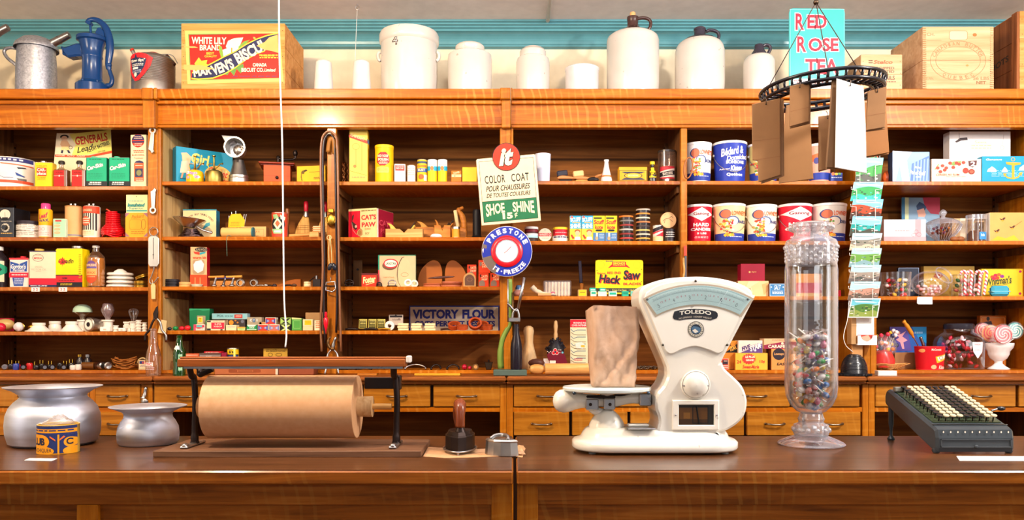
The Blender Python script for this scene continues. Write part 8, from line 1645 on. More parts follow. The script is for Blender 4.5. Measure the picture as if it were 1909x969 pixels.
carton('picture_box','blue and crimson box lid picturing a woman in a bonnet, leaning at the back','box',1681,1752,368,z+.0,'#7f9cb4',D().R(1681,368,1687,430,'#2a6a90').R(1687,368,1694,430,'#c8cfa0').P([(1720,368),(1752,368),(1752,400),(1735,398),(1724,385)],'#b8324a').P([(1708,384),(1714,376),(1722,380),(1727,386),(1724,392),(1710,392)],'#2f4468').P([(1709,392),(1722,388),(1726,400),(1720,410),(1712,404)],'#dca08a').P([(1712,404),(1722,404),(1740,425),(1700,430)],'#9ab4c8'),.01,.28)
carton('chocolate_box','white box with a pink ribbon band and pink base stripe','box',1648,1726,409,z,'#f4e6e2',D().R(1706,409,1717,441,'#f09aa0').R(1648,441,1726,449,'#f09aa0').T('Sampler',1653,414,1682,419,'#e8b0b0',0,.2).DASH(1668,429,1695,434,1,'#f0a0a0',.4).RG(1703,438,4,3,.8,'#e8707c').RG(1713,437,5,4,.8,'#e8707c').RG(1708,432,4,4,.8,'#e8707c'),.07,.03)
def glassdish():
 Yc=4.10;s=Yc/F;t=thing('candy_dish','ribbed glass candy dish with a pointed lid','candy dish',(X(1758,Yc),Yc,z));zf=lambda py:max(.0005,Z(py,Yc)-z)
 mb=MB();mb.lathe([(.0001,.0005),(17*s,.0005),(18*s,.004),(12*s,.010),(14*s,zf(442)),(26*s,zf(433)),(31*s,zf(424)),(32*s,zf(420))],'clear_glass',24,sharp=80);mb.build('bowl',t)
 mb=MB();mb.lathe([(32*s,zf(420)),(28*s,zf(414)),(18*s,zf(409)),(6*s,zf(406)),(3*s,zf(404)),(6*s,zf(399)),(7*s,zf(396)),(3*s,zf(391.5)),(.0001,zf(390))],'cut_glass',24,sharp=80);mb.build('lid',t)
 for k in range(28):a=k*.2244;MB().tube(bez([(13*s*math.cos(a),13*s*math.sin(a),.016),(27*s*math.cos(a+.15),27*s*math.sin(a+.15),zf(432)),(32*s*math.cos(a+.3),32*s*math.sin(a+.3),zf(420))],3),.0015,'cut_glass',4).build('rib',t)
 rn=random.Random(9)
 for k in range(26):
  c=['#3a2030','#6a2a50','#c8702c','#2a3050','#8a2a34'][k % 5];a=rn.random()*6.28;r=rn.random()*21*s;mb=MB();mb.sphere((0,0,0),(.008,.008,.007),c+'/g',10,6);o=place(mb,'dark_candy','dark wrapped candy inside the ribbed glass dish','candy',1758,Yc,z,0,'dark candies inside the ribbed glass dish');o.location+=Vector((r*math.cos(a),r*math.sin(a),zf(436)+.004+.013*(k % 3)))
glassdish()
t=can('clear lidded jar with a blue label and brown sweets',1820,17.5,401,z,'clear_glass',D().R(1816,434,1830,448,'#3a86c0').T('bb',1819,437,1826,442,'#c8e0f0',.02),.04,'glass_jar','jar',lid='cut_glass',lidh=9,rim=None)
mb=MB();mb.lathe([(.0001,.002),(.042,.002),(.042,.045),(.03,.06),(.0001,.055)],'#6a4434',20);mb.build('contents',t)
for px,lab in ((1779,'brown loaf-shaped sweet lying left of the lidded jar'),(1790,'brown loaf-shaped sweet touching the lidded jar')):
 mb=MB();mb.sphere((0,0,.014),(.022,.016,.013),'#8a5230',12,8);place(mb,'brown_sweet',lab,'candy',px,4.05,z+.001)
def bird(d,x,y,s_):d.P([(x-6*s_,y-2),(x-1,y-1),(x+3*s_,y-4),(x+6*s_,y-3),(x+3*s_,y),(x+2,y+3),(x-2,y+2)],'#4a2418').E(x,y+2,2.2,1.6,'#e0962a')
d=D();bird(d,1869,409,1);bird(d,1887,424,1);bird(d,1858,431,1);d.P([(1848,448),(1860,440),(1875,444),(1890,438),(1900,448)],'#e8b02c').L([(1888,424),(1905,412)],.6,'#6a4a30')
carton('bird_box','tan box painted with flying birds at the right picture edge','box',1845.5,1914,396,z,'#dca058',d,.05,.05,0,side='#eadccc')
carton('small_box','plain tan box behind the lidded jar','box',1775,1845,407,z,'#dcb082',D().R(1790,407,1800,449,'#e8d4b8'),.03,.17)
z=zD[2]
def tumbler(px,lab,cols,yt=508):
 t=can(lab,px,25,yt,z,'clear_glass',None,.03,'glass_tumbler','tumbler',tp=1.1,rim=None)
 rn=random.Random(px);Yc=t['yc'];s=Yc/F
 for k in range(24):
  a=rn.random()*6.28;r=rn.random()**.5*19*s;c=cols[k % len(cols)];mb=MB();M=Matrix.Rotation(rn.uniform(-.8,.8),4,'Y');mb.sphere((0,0,0),(.013,.009,.009),c+'/g',10,6,M);mb.lathe([(.008,-.022),(.002,-.012),(.002,.012),(.008,.022)],'wrap_film',6,M @ Matrix.Rotation(math.pi/2,4,'Y'));o=place(mb,'wrapped_candy','wrapped hard candy inside the '+lab.split(',')[0],'candy',px,Yc,z,0,'hard candies inside the '+lab.split(',')[0]);o.location+=Vector((r*math.cos(a),r*math.sin(a),.012+.024*(k//6)))
 return t
tumbler(1669,'glass tumbler beside the postcards',['#d8202c','#3a7a3c','#e8b02c','#f0e0d8','#8a2a3a']);tumbler(1802,'glass tumbler with candy canes',['#c8202c','#2f7a44','#f0e0dc','#d86a5a'],512)
ma,nt,p=newmat('candy_stripe');wv=nd(nt,'TexWave',bands_direction='DIAGONAL');wv.inputs['Scale'].default_value=30;nt.links.new(mapped(nt,(1,0,1)),wv.inputs['Vector']);nt.links.new(ramp(nt,wv.outputs['Fac'],[(.45,'#f6ece8'),(.6,'#e05560')]),p.inputs['Base Color']);_mats['candy_stripe']=ma
for i,(x,bx) in enumerate(((1798,-1),(1810,-1),(1826,-1),(1838,-1))):
 mb=MB();Y=4.022;P=bez([P3(x-7,512,Y),P3(x-6,507,Y),P3(x-1,505,Y),P3(x+2,509,Y),P3(x+1-i*.6,530,Y),P3(x+1-i*1.6,550,Y)],4);o=P[10].copy();mb.tube([p-o for p in P],.0062,'candy_stripe',8);tagit(mb.build('candy_cane',None,o),['first','second','third','fourth'][i]+' pink and white candy cane from the left, leaning on the tumbler','candy cane','candy canes against the tumbler')
def fishbowl():
 Yc=4.085;s=Yc/F;cx=1734;t=thing('candy_bowl','slant-mouthed round glass bowl holding pink mints','bowl',(X(cx,Yc),Yc,z));M=Matrix.Translation((0,0,.068))
 MB().sphere((0,0,.067),(35*s,.062,.0665),'clear_glass',28,14,z1=.93).build('bowl',t)
 mb=MB();mb.lathe([(17*s,.0),(18.5*s,.006),(17*s,.011)],'cut_glass',28,Matrix.Translation(((1750-cx)*s,-.045,.104)) @ Matrix.Rotation(.5,4,'Y') @ Matrix.Rotation(.95,4,'X'));mb.build('rim',t)
 rn=random.Random(1)
 for k in range(46):
  a=rn.random()*6.28;zz=.012+(k//12)*.014;r=math.sqrt(max(.0001,(.058**2-(zz-.066)**2)))*.85*rn.random()**.5;mb=MB();mb.sphere((0,0,0),.0082,'#f4dcdc' if k % 3 else '#e8a0a4',10,6);o=place(mb,'mint','pink and white mint in the slant-mouthed bowl','candy',cx,Yc,z,0,'mints in the slant-mouthed bowl');o.location+=Vector((r*math.cos(a)*1.3,r*math.sin(a)*.9,zz))
fishbowl()
carton('chocolate_box','dark navy box behind the slant-mouthed bowl','box',1675,1712,499,z,'#2a3040',D().F(1675,499,1713,553,.8,'#8a98b0').T('Noir',1690,537,1704,543,'#d8c8b0',.02,.3,rot=6),.02,.17)
carton('chocolate_box','pale olive-gold box at the back of the bowl shelf','box',1722,1817,496,z,'#c8a048',D().P([(1745,507),(1754,507),(1758,514),(1750,520),(1740,516)],'#a8482c').RG(1750,513,4,4,1,'#e8c890'),.03,.22)
d=D().F(1831,502,1906,551,.6,'#c8901c').T('Whitman\'s',1838,516,1886,530,'#3a4a2c',.03,.25,rot=-7).L([(1845,533),(1870,531),(1886,527)],.8,'#3a4a2c').E(1902,506,2.6,2.2,'#b02a5a').E(1901.5,547,2.6,2.2,'#b02a5a')
for i,(x,y) in enumerate(((1850,516),(1856,513),(1862,512),(1868,515),(1859,518),(1853,519))):d.E(x,y,4,3,['#d84a2a','#c82a4a','#e0642c','#8a3a8a'][i % 4],12)
carton('chocolate_box','yellow box with script lettering and a flower cluster','box',1830,1907,501,z,'#eec22e',d,.03,.12)
mb=MB();W=X(1880,4.05)-X(1846,4.05);mb.box(-W/2,W/2,-.018,.018,.0004,.054,'#3f9cb8',.012);mb.box(-W/2-.001,W/2+.001,-.019,.019,.022,.028,'#7fc4d4',.002);place(mb,'blue_tin','small rounded light blue box in front of the yellow one','box',1863,4.05,z)
mb=MB();mb.add([(-.038,0,.006),(-.032,0,0),(.038,0,0),(.038,0,.037),(-.034,0,.037),(-.038,0,.031)],[(0,1,2,3,4,5)],'#f6f0ea');o=place(mb,'price_tag','blank white tag hanging under the slant-mouthed bowl','price tag',1724,3.994,Z(567,3.994))
z=zD[2]-.0  # lower shelf goods stand on the worktop
z=BOT+.0003
carton('ballerina_box','blue and violet box picturing a ballerina, leaning behind the red tub','box',1659,1727,609,z,'#2c5aa8',D().P([(1659,609),(1690,609),(1700,654),(1659,654)],'#5a4a9a').P([(1700,609),(1727,609),(1727,640),(1712,630)],'#1f86c0').E(1676,620,2.2,2.6,'#e8a898').P([(1672,624),(1680,622),(1689,617),(1682,627),(1692,634),(1684,638),(1686,650),(1682,650),(1678,638),(1670,633),(1676,629)],'#e8a0a8').DASH(1704,618,1720,624,1,'#8ac0e8',.6),.01,.27)
t=carton('wooden_box','plain brown box supporting the red tub side of the shelf, at the back','box',1668,1712,657,z,'#a8744a',None,.06,.16)
d=D().E(1712,653,3.4,3.4,'#f0a060').E(1729,683,4.6,4,'#f0b080').T('McCormick',1724,649,1742,653,'#f4d0c0',.03,.1).P([(1731,664),(1757,658),(1757,668),(1734,676)],'#f0b42c').P([(1734,665),(1757,660),(1757,665),(1737,672)],'#f4e6d0').RG(1742,666,4,4,1,'#6a4a30').T('Kisses',1738,680,1754,687,'#f4d0c0',.03,.2)
t=can('red paper tub with a scoop standing in it',1733,23,645.5,z,'#c81420',d,.005,'candy_tub','tub',tp=1.14,rim='#e83a40/g')
t['top']=1;s=4.12/F
t2=thing('candy_scoop','metal scoop with an orange wooden handle, stuck in the red tub','scoop',P3(1716,646,4.12));o=Vector(t2.location)
MB().rod(P3(1702,627,4.10)-o,P3(1719,658,4.13)-o,.003,'steel').build('shank',t2)
mb=MB();mb.tube(bez([P3(1703,629,4.10)-o,P3(1698,619,4.09)-o,P3(1690,606,4.08)-o,P3(1684,598,4.075)-o],4),[.006]*3+[.0105]*6+[.008]*2+[.010,.010],'#dc8c2a/g',10);mb.build('handle',t2)
MB().tube(bez([P3(1716,628,4.15)-o,P3(1719,636,4.15)-o,P3(1722,645,4.15)-o],4),.008,'#8a7a74/m',8).build('bowl_edge',t2)
def cookjar():
 Yc=4.17;s=Yc/F;cx=1787;t=thing('glass_jar','large square-shouldered glass jar with a dark screw lid','jar',(X(cx,Yc),Yc,z));zf=lambda py:max(.0005,Z(py,Yc)-z)
 M=Matrix.Rotation(math.pi/4,4,'Z')
 mb=MB();vs=[];fs=[];n=32
 for r,y,sq in ((30,None,.3),(34,686,.3),(35,640,.3),(34,630,.4),(29,622,.8),(25,619,1),(24.5,612,1)):
  for j in range(n):
   a=2*math.pi*j/n;k=(abs(math.cos(a))**(2/sq if sq < 1 else 2)+abs(math.sin(a))**(2/sq if sq < 1 else 2));c=max(abs(math.cos(a)),abs(math.sin(a)));rr=r*s*(1*sq+(1-sq)/c*.98);vs.append((rr*math.cos(a),rr*math.sin(a),.0006 if y is None else zf(y)))
 for i in range(6):
  for j in range(n):fs.append((i*n+j,i*n+(j+1) % n,(i+1)*n+(j+1) % n,(i+1)*n+j))
 mb.add(vs,fs+[tuple(range(n))],'clear_glass',True);mb.build('glass',t)
 MB().lathe([(25.5*s,zf(613)),(26*s,zf(612)),(26*s,zf(605)),(24*s,zf(603)),(.0001,zf(603))],'#2e2c34/e',30).build('lid',t)
 D().P([(1793,637),(1812,637),(1811,655),(1803,667),(1795,655)],'#f0ecee').T('PANDA',1797,640,1808,643,'#d84a5a',.02).T('LICORICE',1796,650,1809,653,'#5a4a6a',0).build('printed_label',t,lambda a,b,off:((a-cx)*s,-.0955-off,zf(b)))
 rn=random.Random(12)
 for k in range(60):
  u=rn.uniform(-1,1)*25*s;v=rn.uniform(-1,1)*25*s;mb=MB();mb.sphere((0,0,0),(.014,.009,.008),['#c81428/g','#a81224/g','#d8304a/g','#8f1020/g','#e8c0c8/g'][k % 5],10,6,Matrix.Rotation(rn.uniform(0,3),4,'Y'));o=place(mb,'red_candy','red wrapped candy inside the large screw-lidded jar','candy',cx,Yc,z,0,'red candies inside the large screw-lidded jar');o.location+=Vector((u,v,.015+.018*(k//7)))
cookjar()
turned('milk_glass_cup','white footed milk-glass cup holding big lollipops','cup',1861.5,4.09,z,[('cup',[(.1,None),(18,None),(19,687),(10,681),(6.5,677),(7,673),(14,668),(18,660),(19,654),(24,648),(25.5,642),(25.5,639),(23,639),(16,655),(.1,662)],'#efe9e8/g')])
for i,(x,y,r,c,c2,lab) in enumerate(((1832,617,15,'#e0545a','#f0c0a8','pink swirled lollipop, leftmost in the white cup'),(1846,622,16,'#e89a5a','#e0304a','orange and pink swirled lollipop, second in the white cup'),(1870,623,17.5,'#d8202c','#f4c8c0','large red spiral lollipop in front'),(1892,616,15,'#2aa09a','#f0ece0','teal and white swirled lollipop, rightmost in the white cup'))):
 Y=(4.19,4.115,4.02,4.10)[i];s=Y/F;t=thing('swirl_lollipop',lab,'lollipop',P3(x,y,Y));M=Matrix.Rotation(math.pi/2,4,'X')
 MB().lathe([(.0001,-.007),(r*s*.9,-.005),(r*s,0),(r*s*.9,.005),(.0001,.007)],c+'/g',28,M).build('sweet',t)
 d=D()
 for a0 in range(0,360,120):d.L([((r*.93*q/16)*math.cos(math.radians(a0+q*22)),(r*.93*q/16)*math.sin(math.radians(a0+q*22))) for q in range(1,17)],2.0,c2);d.l-=1
 d.build('swirl',t,lambda a,b,off:(a*s,-.0073-off,-b*s))
 MB().rod((0,0,-r*s*.9),P3(1861+(i-1.5)*5,647,4.09)-P3(x,y,Y),.002,'#f2ece6',6).build('stick',t)
 MB().lathe([(.0001,-.010),(r*s*1.0,-.008),(r*s*1.14,0),(r*s,.010),(.0001,.012)],'wrap_film',14,M).build('wrapper',t)
carton('chocolate_box','orange box picturing a dancer, behind the white cup','box',1827,1876,588,z,'#c86a1c',D().F(1830,592,1873,684,.6,'#e8b878').E(1842,594,3,4,'#2a1f20').P([(1834,600),(1848,598),(1852,612),(1846,640),(1834,640)],'#3a2428'),.03,.2)
def at_wt(px,Y):return (X(px,Y),Y,WT+.0003)
def beehive():
 t=thing('string_holder','black ribbed beehive-shaped string holder on the worktop','string holder',at_wt(1592,3.84));s=3.84/F;pr=[(.0001,.001),(29*s,.001),(30*s,.004),(30*s,.010),(24.5*s,.013)]
 for k in range(13):u=k/13;r=24*s*math.sqrt(max(0,1-(u*.93)**2.2));pr+=[(r,.014+u*.085),(r*.97,.014+(u+.6/13)*.085)]
 pr+=[(8*s,.102),(.0001,.103)];mb=MB();mb.lathe(pr,'#1b1c22/g',32,sharp=20);mb.build('dome',t)
 mb=MB()
 for k in range(30):a=k*.2094;mb.box(29*s,31.5*s,-.0022,.0022,.001,.011,'#1b1c22/g',.001,Matrix.Rotation(a,4,'Z'))
 mb.build('base_rim',t)
 mb=MB();o=Vector(t.location);mb.tube([p-o for p in bez([P3(1590,655.5,3.87),P3(1578,645,3.87),P3(1573,632,3.87),P3(1574,618,3.88),P3(1579,600,3.88),P3(1581,585,3.88),P3(1583,560,3.88)],5)],.0016,'#f2eeea',5);mb.build('string',t)
beehive()
mb=MB();s=3.9/F
for k in range(7):mb.box(-.045+.001*(k % 3),.045,-.02,.02,.0002+k*.0032,.003+k*.0032,'#f4ece6',.0003,Matrix.Rotation(.02*math.sin(k*2),4,'Z'))
tagit(mb.build('napkin_pad',None,at_wt(1651,3.87)),'white pad of paper slips beside the black string holder','paper pad')
def basket():
 Yc=4.085;t=thing('sweet_basket','shallow woven wicker basket with a pointed side','basket',(X(1655,Yc),Yc,z));s=Yc/F;mb=MB();n=20
 for lay in range(4):
  for h in range(5):
   r=(20+h*3.4)*s;mb.tube([(r*math.cos(a*.314)*(1+.30*h/5*max(0,math.cos(a*.314))**6),r*.55*math.sin(a*.314),.004+h*.0062+.002*math.sin(a*2+lay*1.6)) for a in range(n)],.0022,'turned_wood',5,True)
  break
 for a in range(n):mb.tube([(19*s*math.cos(a*.314),10.5*s*math.sin(a*.314),.002),(33*s*math.cos(a*.314),18.5*s*math.sin(a*.314),.030)],.0018,'plane_wood',4)
 mb.sphere((0,0,.005),(20*s,11*s,.004),'turned_wood',16,4);mb.build('wicker',t)
basket()
def pots():
 Yc=4.10;s=Yc/F;t=turned('lollipop_stand','red cup of small lollipops under clear wrap in the basket','lollipop stand',1645,Yc,z+.012,[('cup',[(.1,None),(20,None),(22,672),(16,655),(.1,650)],'#d83a34/g')])
 rn=random.Random(31)
 for k in range(34):
  a=rn.random()*6.28;h=rn.random();x=1642+rn.uniform(-17,30);y=615+rn.random()*36;Y=4.07+rn.random()*.07;c=['#f08a2c/g','#f2c83a/g','#e83a50/g','#f4e0dc/g','#3a3a58/g','#f0a0a8/g'][k % 6];q=thing('small_lollipop','','lollipop',P3(x,y,Y),0,'small lollipops in the red cup');q['label']={'#f08a2c/g':'orange','#f2c83a/g':'yellow','#e83a50/g':'red','#f4e0dc/g':'white','#3a3a58/g':'dark blue','#f0a0a8/g':'pink'}[c]+' ball lollipop in the red cup of small lollipops';q['group']=q['label']+'s'
  mb=MB();mb.sphere((0,0,0),.0112,c,10,7);mb.build('sweet',q);MB().rod((0,0,0),P3(1645+(x-1645)*.5,min(y+26,664),4.10)-P3(x,y,Y),.0014,'#f6f0ee',5).build('stick',q)
 mb=MB();mb.sphere((0,0,.105),(.072,.055,.062),'wrap_film',14,8);mb.build('wrap',t)
pots()
def dispenser():
 Y=3.925;t=thing('card_dispenser','white and tan card dispenser box with a round finger notch, on a wooden post','dispenser',at_wt(1609,Y));o=Vector(t.location);g=lambda px,py,dy=0:P3(px,py,Y+dy)-o
 a,b=g(1592,700),g(1612,640);MB().box(a.x,b.x,.02,.04,0,b.z,'#c08a54',.002).build('post',t)
 a,b=g(1596,642),g(1631,592);mb=MB();mb.box(g(1587,0).x,g(1597,0).x,-.0,.05,a.z,b.z,'#b58a5a',.002);mb.box(a.x,g(1630,0).x,0,.05,g(0,626).z,b.z+.0,'#f2ece6',.002);mb.build('box',t)
 mb=MB();n=[(1609+11*math.cos(k*.314+0)+2,625+11*math.sin(k*.314)) for k in range(11)];pl=[(1597,625),(1597,643),(1633,643),(1633,625)]+[(p[0]+3,p[1]) for p in n];mb.prism([(g(u,0).x,g(0,v).z) for u,v in pl],-.012,-.008,'#f4eee8',.001);mb.box(g(1597,0).x,g(1633,0).x,-.008,.05,g(0,643).z,g(0,640).z,'#e8ddd2');mb.build('tray_front',t)
 D().R(1598,624,1631,640,'#b0392c').P([(1604,628),(1618,624),(1624,634),(1610,636)],'#e8a088').build('card_inside',t,lambda u,v,off:(g(u,0).x,-.004-off,g(0,v).z))
 a=g(1590,592);mb=MB();mb.box(a.x,g(1624,0).x,.005,.045,a.z+.001,a.z+.012,'#e8dccc',.001);mb.build('top_card',t)
dispenser()
PC=[(1620,262,1640,293),(1594,295,1645,337),(1588,340,1645,371),(1587,372,1645,404),(1586,404,1643,436),(1586,435,1643,463),(1585,463,1642,494),(1584,494,1641,524),(1583,525,1640,555),(1583,556,1640,588)]
sky=['#a9d8e4','#8ecbe2','#8fc8e0','#7cc0dc','#86c4e2','#b0d0e0','#a6d8da','#a8d2dc','#a8d6de','#6cb8c8'];land=['#3a9a54','#4a9a50','#3f9c56','#a8482c','#2fa09a','#8a8478','#6a9a44','#9a8c80','#b88a78','#4f7a38'];fore=['#d84a34','#5a5a54','#3fb0a8','#4a3028','#4a4a40','#c8b8a0','#7fa0a8','#6a6260','#6a5a50','#8a9a4a']
desc=['half hidden top card of a green shore','card of a green hill above a grey road','card of a green hill above turquoise water','card of a rust-red autumn hillside','card of a harbour with boats on green water','card of a rocky grey shore','card of a valley with a road and ferns','card of pale boulders below a dark hill','card of pink cliffs over a beach','lowest white-edged card of a dark green cove']
rt=thing('postcard_rack','white wire rack holding a column of postcards, hung in front of the right post','postcard rack',(X(1614,3.88),3.88,Z(590,3.88)));ro=Vector(rt.location)
for i,(x0,y0,x1,y1) in enumerate(PC):
 Y=3.885;s=Y/F;c=[(x0-3 if i > 1 else x0,y1+4),(x1-4,y1+4),(x1,y0),(x0+2,y0)];cx=(x0+x1)/2;o=P3(cx,y1,Y);t=thing('postcard','postcard in the wire rack: '+desc[i],'postcard',o);h=y1-y0+4
 mb=MB();f=lambda a,b,yy:((X(a,Y)-o.x),yy,Z(b,Y)-o.z);tl=lambda b:.012*(y1+4-b)/h
 mb.add([f(a,b,-tl(b)-.0) for a,b in c]+[f(a,b,.0012-tl(b)) for a,b in c],[(0,1,2,3),(7,6,5,4),(0,4,5,1),(1,5,6,2),(2,6,7,3),(3,7,4,0)],'#f4f0ea');mb.build('card',t)
 rn=random.Random(i);e=0 if i < 9 else 2;L_=lambda v:x0+e-(3*v if i > 1 else 0)+2*(1-v);R_=lambda v:x1-e-4*v;yy=lambda v:y0+e+(h-2*e)*v
 hz=[.36+.08*math.sin(u*2.4+i*1.7)+.05*math.sin(u*5+i) for u in [k/8 for k in range(9)]]
 d=D().P([(L_(0),yy(0)),(R_(0),yy(0)),(R_(1),yy(1)),(L_(1),yy(1))],sky[i]).P([(L_(.05)+4,yy(.08)),(R_(.05)-12,yy(.13)),(R_(.1)-3,yy(.2)),(L_(.15)+8,yy(.17))],'#d8ecf2')
 d.P([(L_(hz[k])+(R_(hz[k])-L_(hz[k]))*k/8,yy(hz[k])) for k in range(9)]+[(R_(1),yy(1)),(L_(1),yy(1))],land[i]).P([(L_(.72)+(R_(.72)-L_(.72))*k/8,yy(.68+.07*math.sin(k*1.3+i))) for k in range(9)]+[(R_(1),yy(1)),(L_(1),yy(1))],fore[i])
 for k in range(30):a=rn.random();v=.42+.5*rn.random();d.E(L_(v)+3+(R_(v)-L_(v)-6)*a,yy(v),.8+3*rn.random(),.5+.8*rn.random(),[land[i],'#e6e0d4',fore[i],'#3a4a3c'][k % 4],8);d.l-=1
 d.build('picture',t,lambda a,b,off:f(a,b,-tl(b)-off),base=.0003,step=.00005)
 if i:
  mb=MB();w_=lambda a,b:P3(a,b,3.868)-ro
  mb.tube([w_(x0-1,y0+8),w_(x0-1,y0+13),w_(x0+9,y0+13.5),w_(x0+9,y1+3),w_(x1-13,y1+3),w_(x1-13,y0+13.5),w_(x1-2,y0+12),w_(x1-2,y0+7)],.0014,'#f2eeea',5);mb.build('wire_pocket',rt)
mb=MB()
for dx in (-22,22):mb.tube([P3(1619+dx,262,3.893)-ro,P3(1611+dx,592,3.893)-ro],.0016,'#ece6e0',5)
mb.build('frame_wire',rt)
# ================================================================ hanging ring of paper bags
def bagring():
 Y=2.60;zc=Z(170,Y);t=thing('bag_ring','black cast ring rack hung on three cords, holding paper bags','bag rack',(X(1532,Y),Y,zc),0,None,-.065)
 mb=MB();K_='#17151c/g'
 for r,zz in ((.190,.013),(.184,-.013),(.150,-.018)):mb.tube([(r*math.cos(a*.131),r*math.sin(a*.131),zz) for a in range(48)],.0062,K_,8,True)
 mb.build('hoop',t)
 for k in range(44):
  a=k*2*math.pi/44;mb=MB();P=[((r)*math.cos(a+da),r*math.sin(a+da),zz) for r,da,zz in ((.150,0,-.018),(.182,0,-.014),(.190,.02,.013))];mb.tube(P,.0048,K_,6);mb.build('slot_bar',t)
 top=Vector((0,0,Z(4,Y)-zc))
 for a in (2.7,4.45,.25):MB().tube([(.19*math.cos(a),.19*math.sin(a),.004),tuple(top)],.0016,'#3a2a24',5).build('cord',t)
 MB().tube([tuple(top),(0,0,ZC-zc-.004)],.002,'#3a2a24',5).build('cord',t);MB().sphere(tuple(top),.009,'#4a3a2c/m',10,6).build('knot',t)
bagring()
def bags(quad,Y,n,cols,lab,fold=None,dx=.0035,dy=.006,white=False):
 cx=sum(a for a,b in quad)/len(quad);yb=max(b for a,b in quad);o0=P3(cx,yb,Y)
 for k in range(n):
  rn=random.Random(k+int(cx));c=cols[k % len(cols)];o=o0+Vector((dx*k,dy*k,0));t=thing('flat_paper_bag',['front','second','third','fourth','fifth','sixth'][k]+' bag of the '+lab,'paper bag',o,0,'bags of the '+lab)
  q=[(X(a,Y)-o0.x,Z(b,Y)-o0.z+rn.uniform(-.004,.004)*(k > 0)) for a,b in quad];MB().prism(q,0,.0042,c,.0012).build('bag',t)
  if k==0:
   d=D()
   if fold:
    for f in fold:d.L(f,.8,'#8a5a34' if not white else '#d8ccc4')
   (ax,ay),(bx,by)=quad[0],quad[1];d.E((ax+bx)/2,(ay+by)/2+6,1.4,1.4,'#2a1c14',10);d.build('fold_line',t,lambda u,v,off:(X(u,Y)-o0.x,-off,Z(v,Y)-o0.z))
   (ax,ay),(bx,by)=quad[0],quad[1];mb=MB();e=P3((ax+bx)/2,(ay+by)/2+6,Y)-o0;mb.tube([tuple(e+Vector((0,-.002,0))),tuple(e+Vector((0,-.004,.014))),tuple(e+Vector((.002,.02,.03)))],.0011,'#6a5a50/m',5);mb.build('wire_hook',t)
BR=['#94683f','#845a35','#9c7048']
bags([(1402,194),(1454,183),(1455,326),(1414,339),(1413,300),(1403,298)],2.50,4,BR,'big brown stack at the left',[[(1403,263),(1455,257)],[(1403,299),(1455,291)]],.0062)
bags([(1466,197),(1508,190),(1516,333),(1452,342)],2.66,2,BR,'brown stack behind the big left one',None)
bags([(1473,160),(1509,154),(1508,226),(1472,236)],2.45,5,BR,'small brown stack in the near left',[[(1473,208),(1508,200)]],.0035)
bags([(1526,217),(1560,212),(1560,312),(1526,318)],2.70,2,BR,'brown stack hanging behind the white bag',None)
bags([(1560,146),(1610,161),(1614,235),(1616,323),(1557,312)],2.41,1,['#f6f2ee'],'tall bright white stack',[[(1578,166),(1584,160)]],white=True)
bags([(1552,148),(1600,158),(1600,314),(1541,312),(1547,230)],2.425,3,['#7f5c3c','#94704a'],'brown stack directly behind the white bag',None,.001)
bags([(1618,170),(1653,161),(1650,237),(1614,243)],2.48,4,BR,'small brown stack at the near right',[[(1616,216),(1651,210)]],.003)
bags([(1611,190),(1652,196),(1658,284),(1614,292)],2.62,4,['#9a6434','#8a5c38'],'reddish-brown stack at the far right',None,.002)
# ================================================================ signs and tools hung on the posts
def shoesign():
 Y=3.925;cx,cy=948,354.4;s=Y/F;t=thing('shoe_shine_sign','cream and green tin shoe shine sign with a red disc on top','sign',P3(cx,cy,Y),0,None,-.084);f=lambda a,b:((a-cx)*s,(cy-b)*s)
 mb=MB();mb.prism([f(892.5,416),f(1003.5,416),f(1003.5,293),f(1001,291.5),f(895,291.5),f(892.5,294)],0,.005,'#ecd2a8/e',.0015);mb.build('panel',t)
 mb=MB();mb.lathe([(.0001,-.004),(25.6*s,-.004),(26*s,-.002),(26*s,.004),(.0001,.004)],'#2a2020',36,Matrix.Translation((f(949,0)[0],0,f(0,292.5)[1])) @ Matrix.Rotation(math.pi/2,4,'X'));mb.build('disc',t)
 K_='#221c18';d=D().R(897,297,999,411,'#ecd2a8').F(897,297,999,411,.7,K_).R(897.7,372.5,998.3,410.3,'#1f6a40').R(897,371.8,999,372.6,K_)
 d.T('COLOR',905.5,324.5,943.5,339.5,K_,.015,sp=1.1).T('COAT',955,324.5,988,339.5,K_,.015,sp=1.1).T('POUR CHAUSSURES',906,344,989,354.5,K_,.02,.35).T('DE TOUTES COULEURS',906,358,989,366,K_,.02,.35)
 d.T('SHOE',903,377,938,395.5,'#f0dcb4',.03,bend=lambda u,v:(0,(1-u)**2*6*v)).T('SHINE',953,377,993,395.5,'#f0dcb4',.03,bend=lambda u,v:(0,u*u*6*v)).T('15',933,396,952,407.5,'#f0dcb4',.05).T('¢',955.5,395.5,961,406.5,'#f0dcb4',.01)
 d.build('printed_label',t,lambda a,b,off:((a-cx)*s,-off,(cy-b)*s));d=D().E(949,292.5,24.8,24.8,'#dd3418',36).T('it',934,276.5,963,309,'#f0dcb4',.05,.3,out='#3a1810',ow=.04);d.build('disc_label',t,lambda a,b,off:((a-cx)*s,-.0041-off,(cy-b)*s))
shoesign()
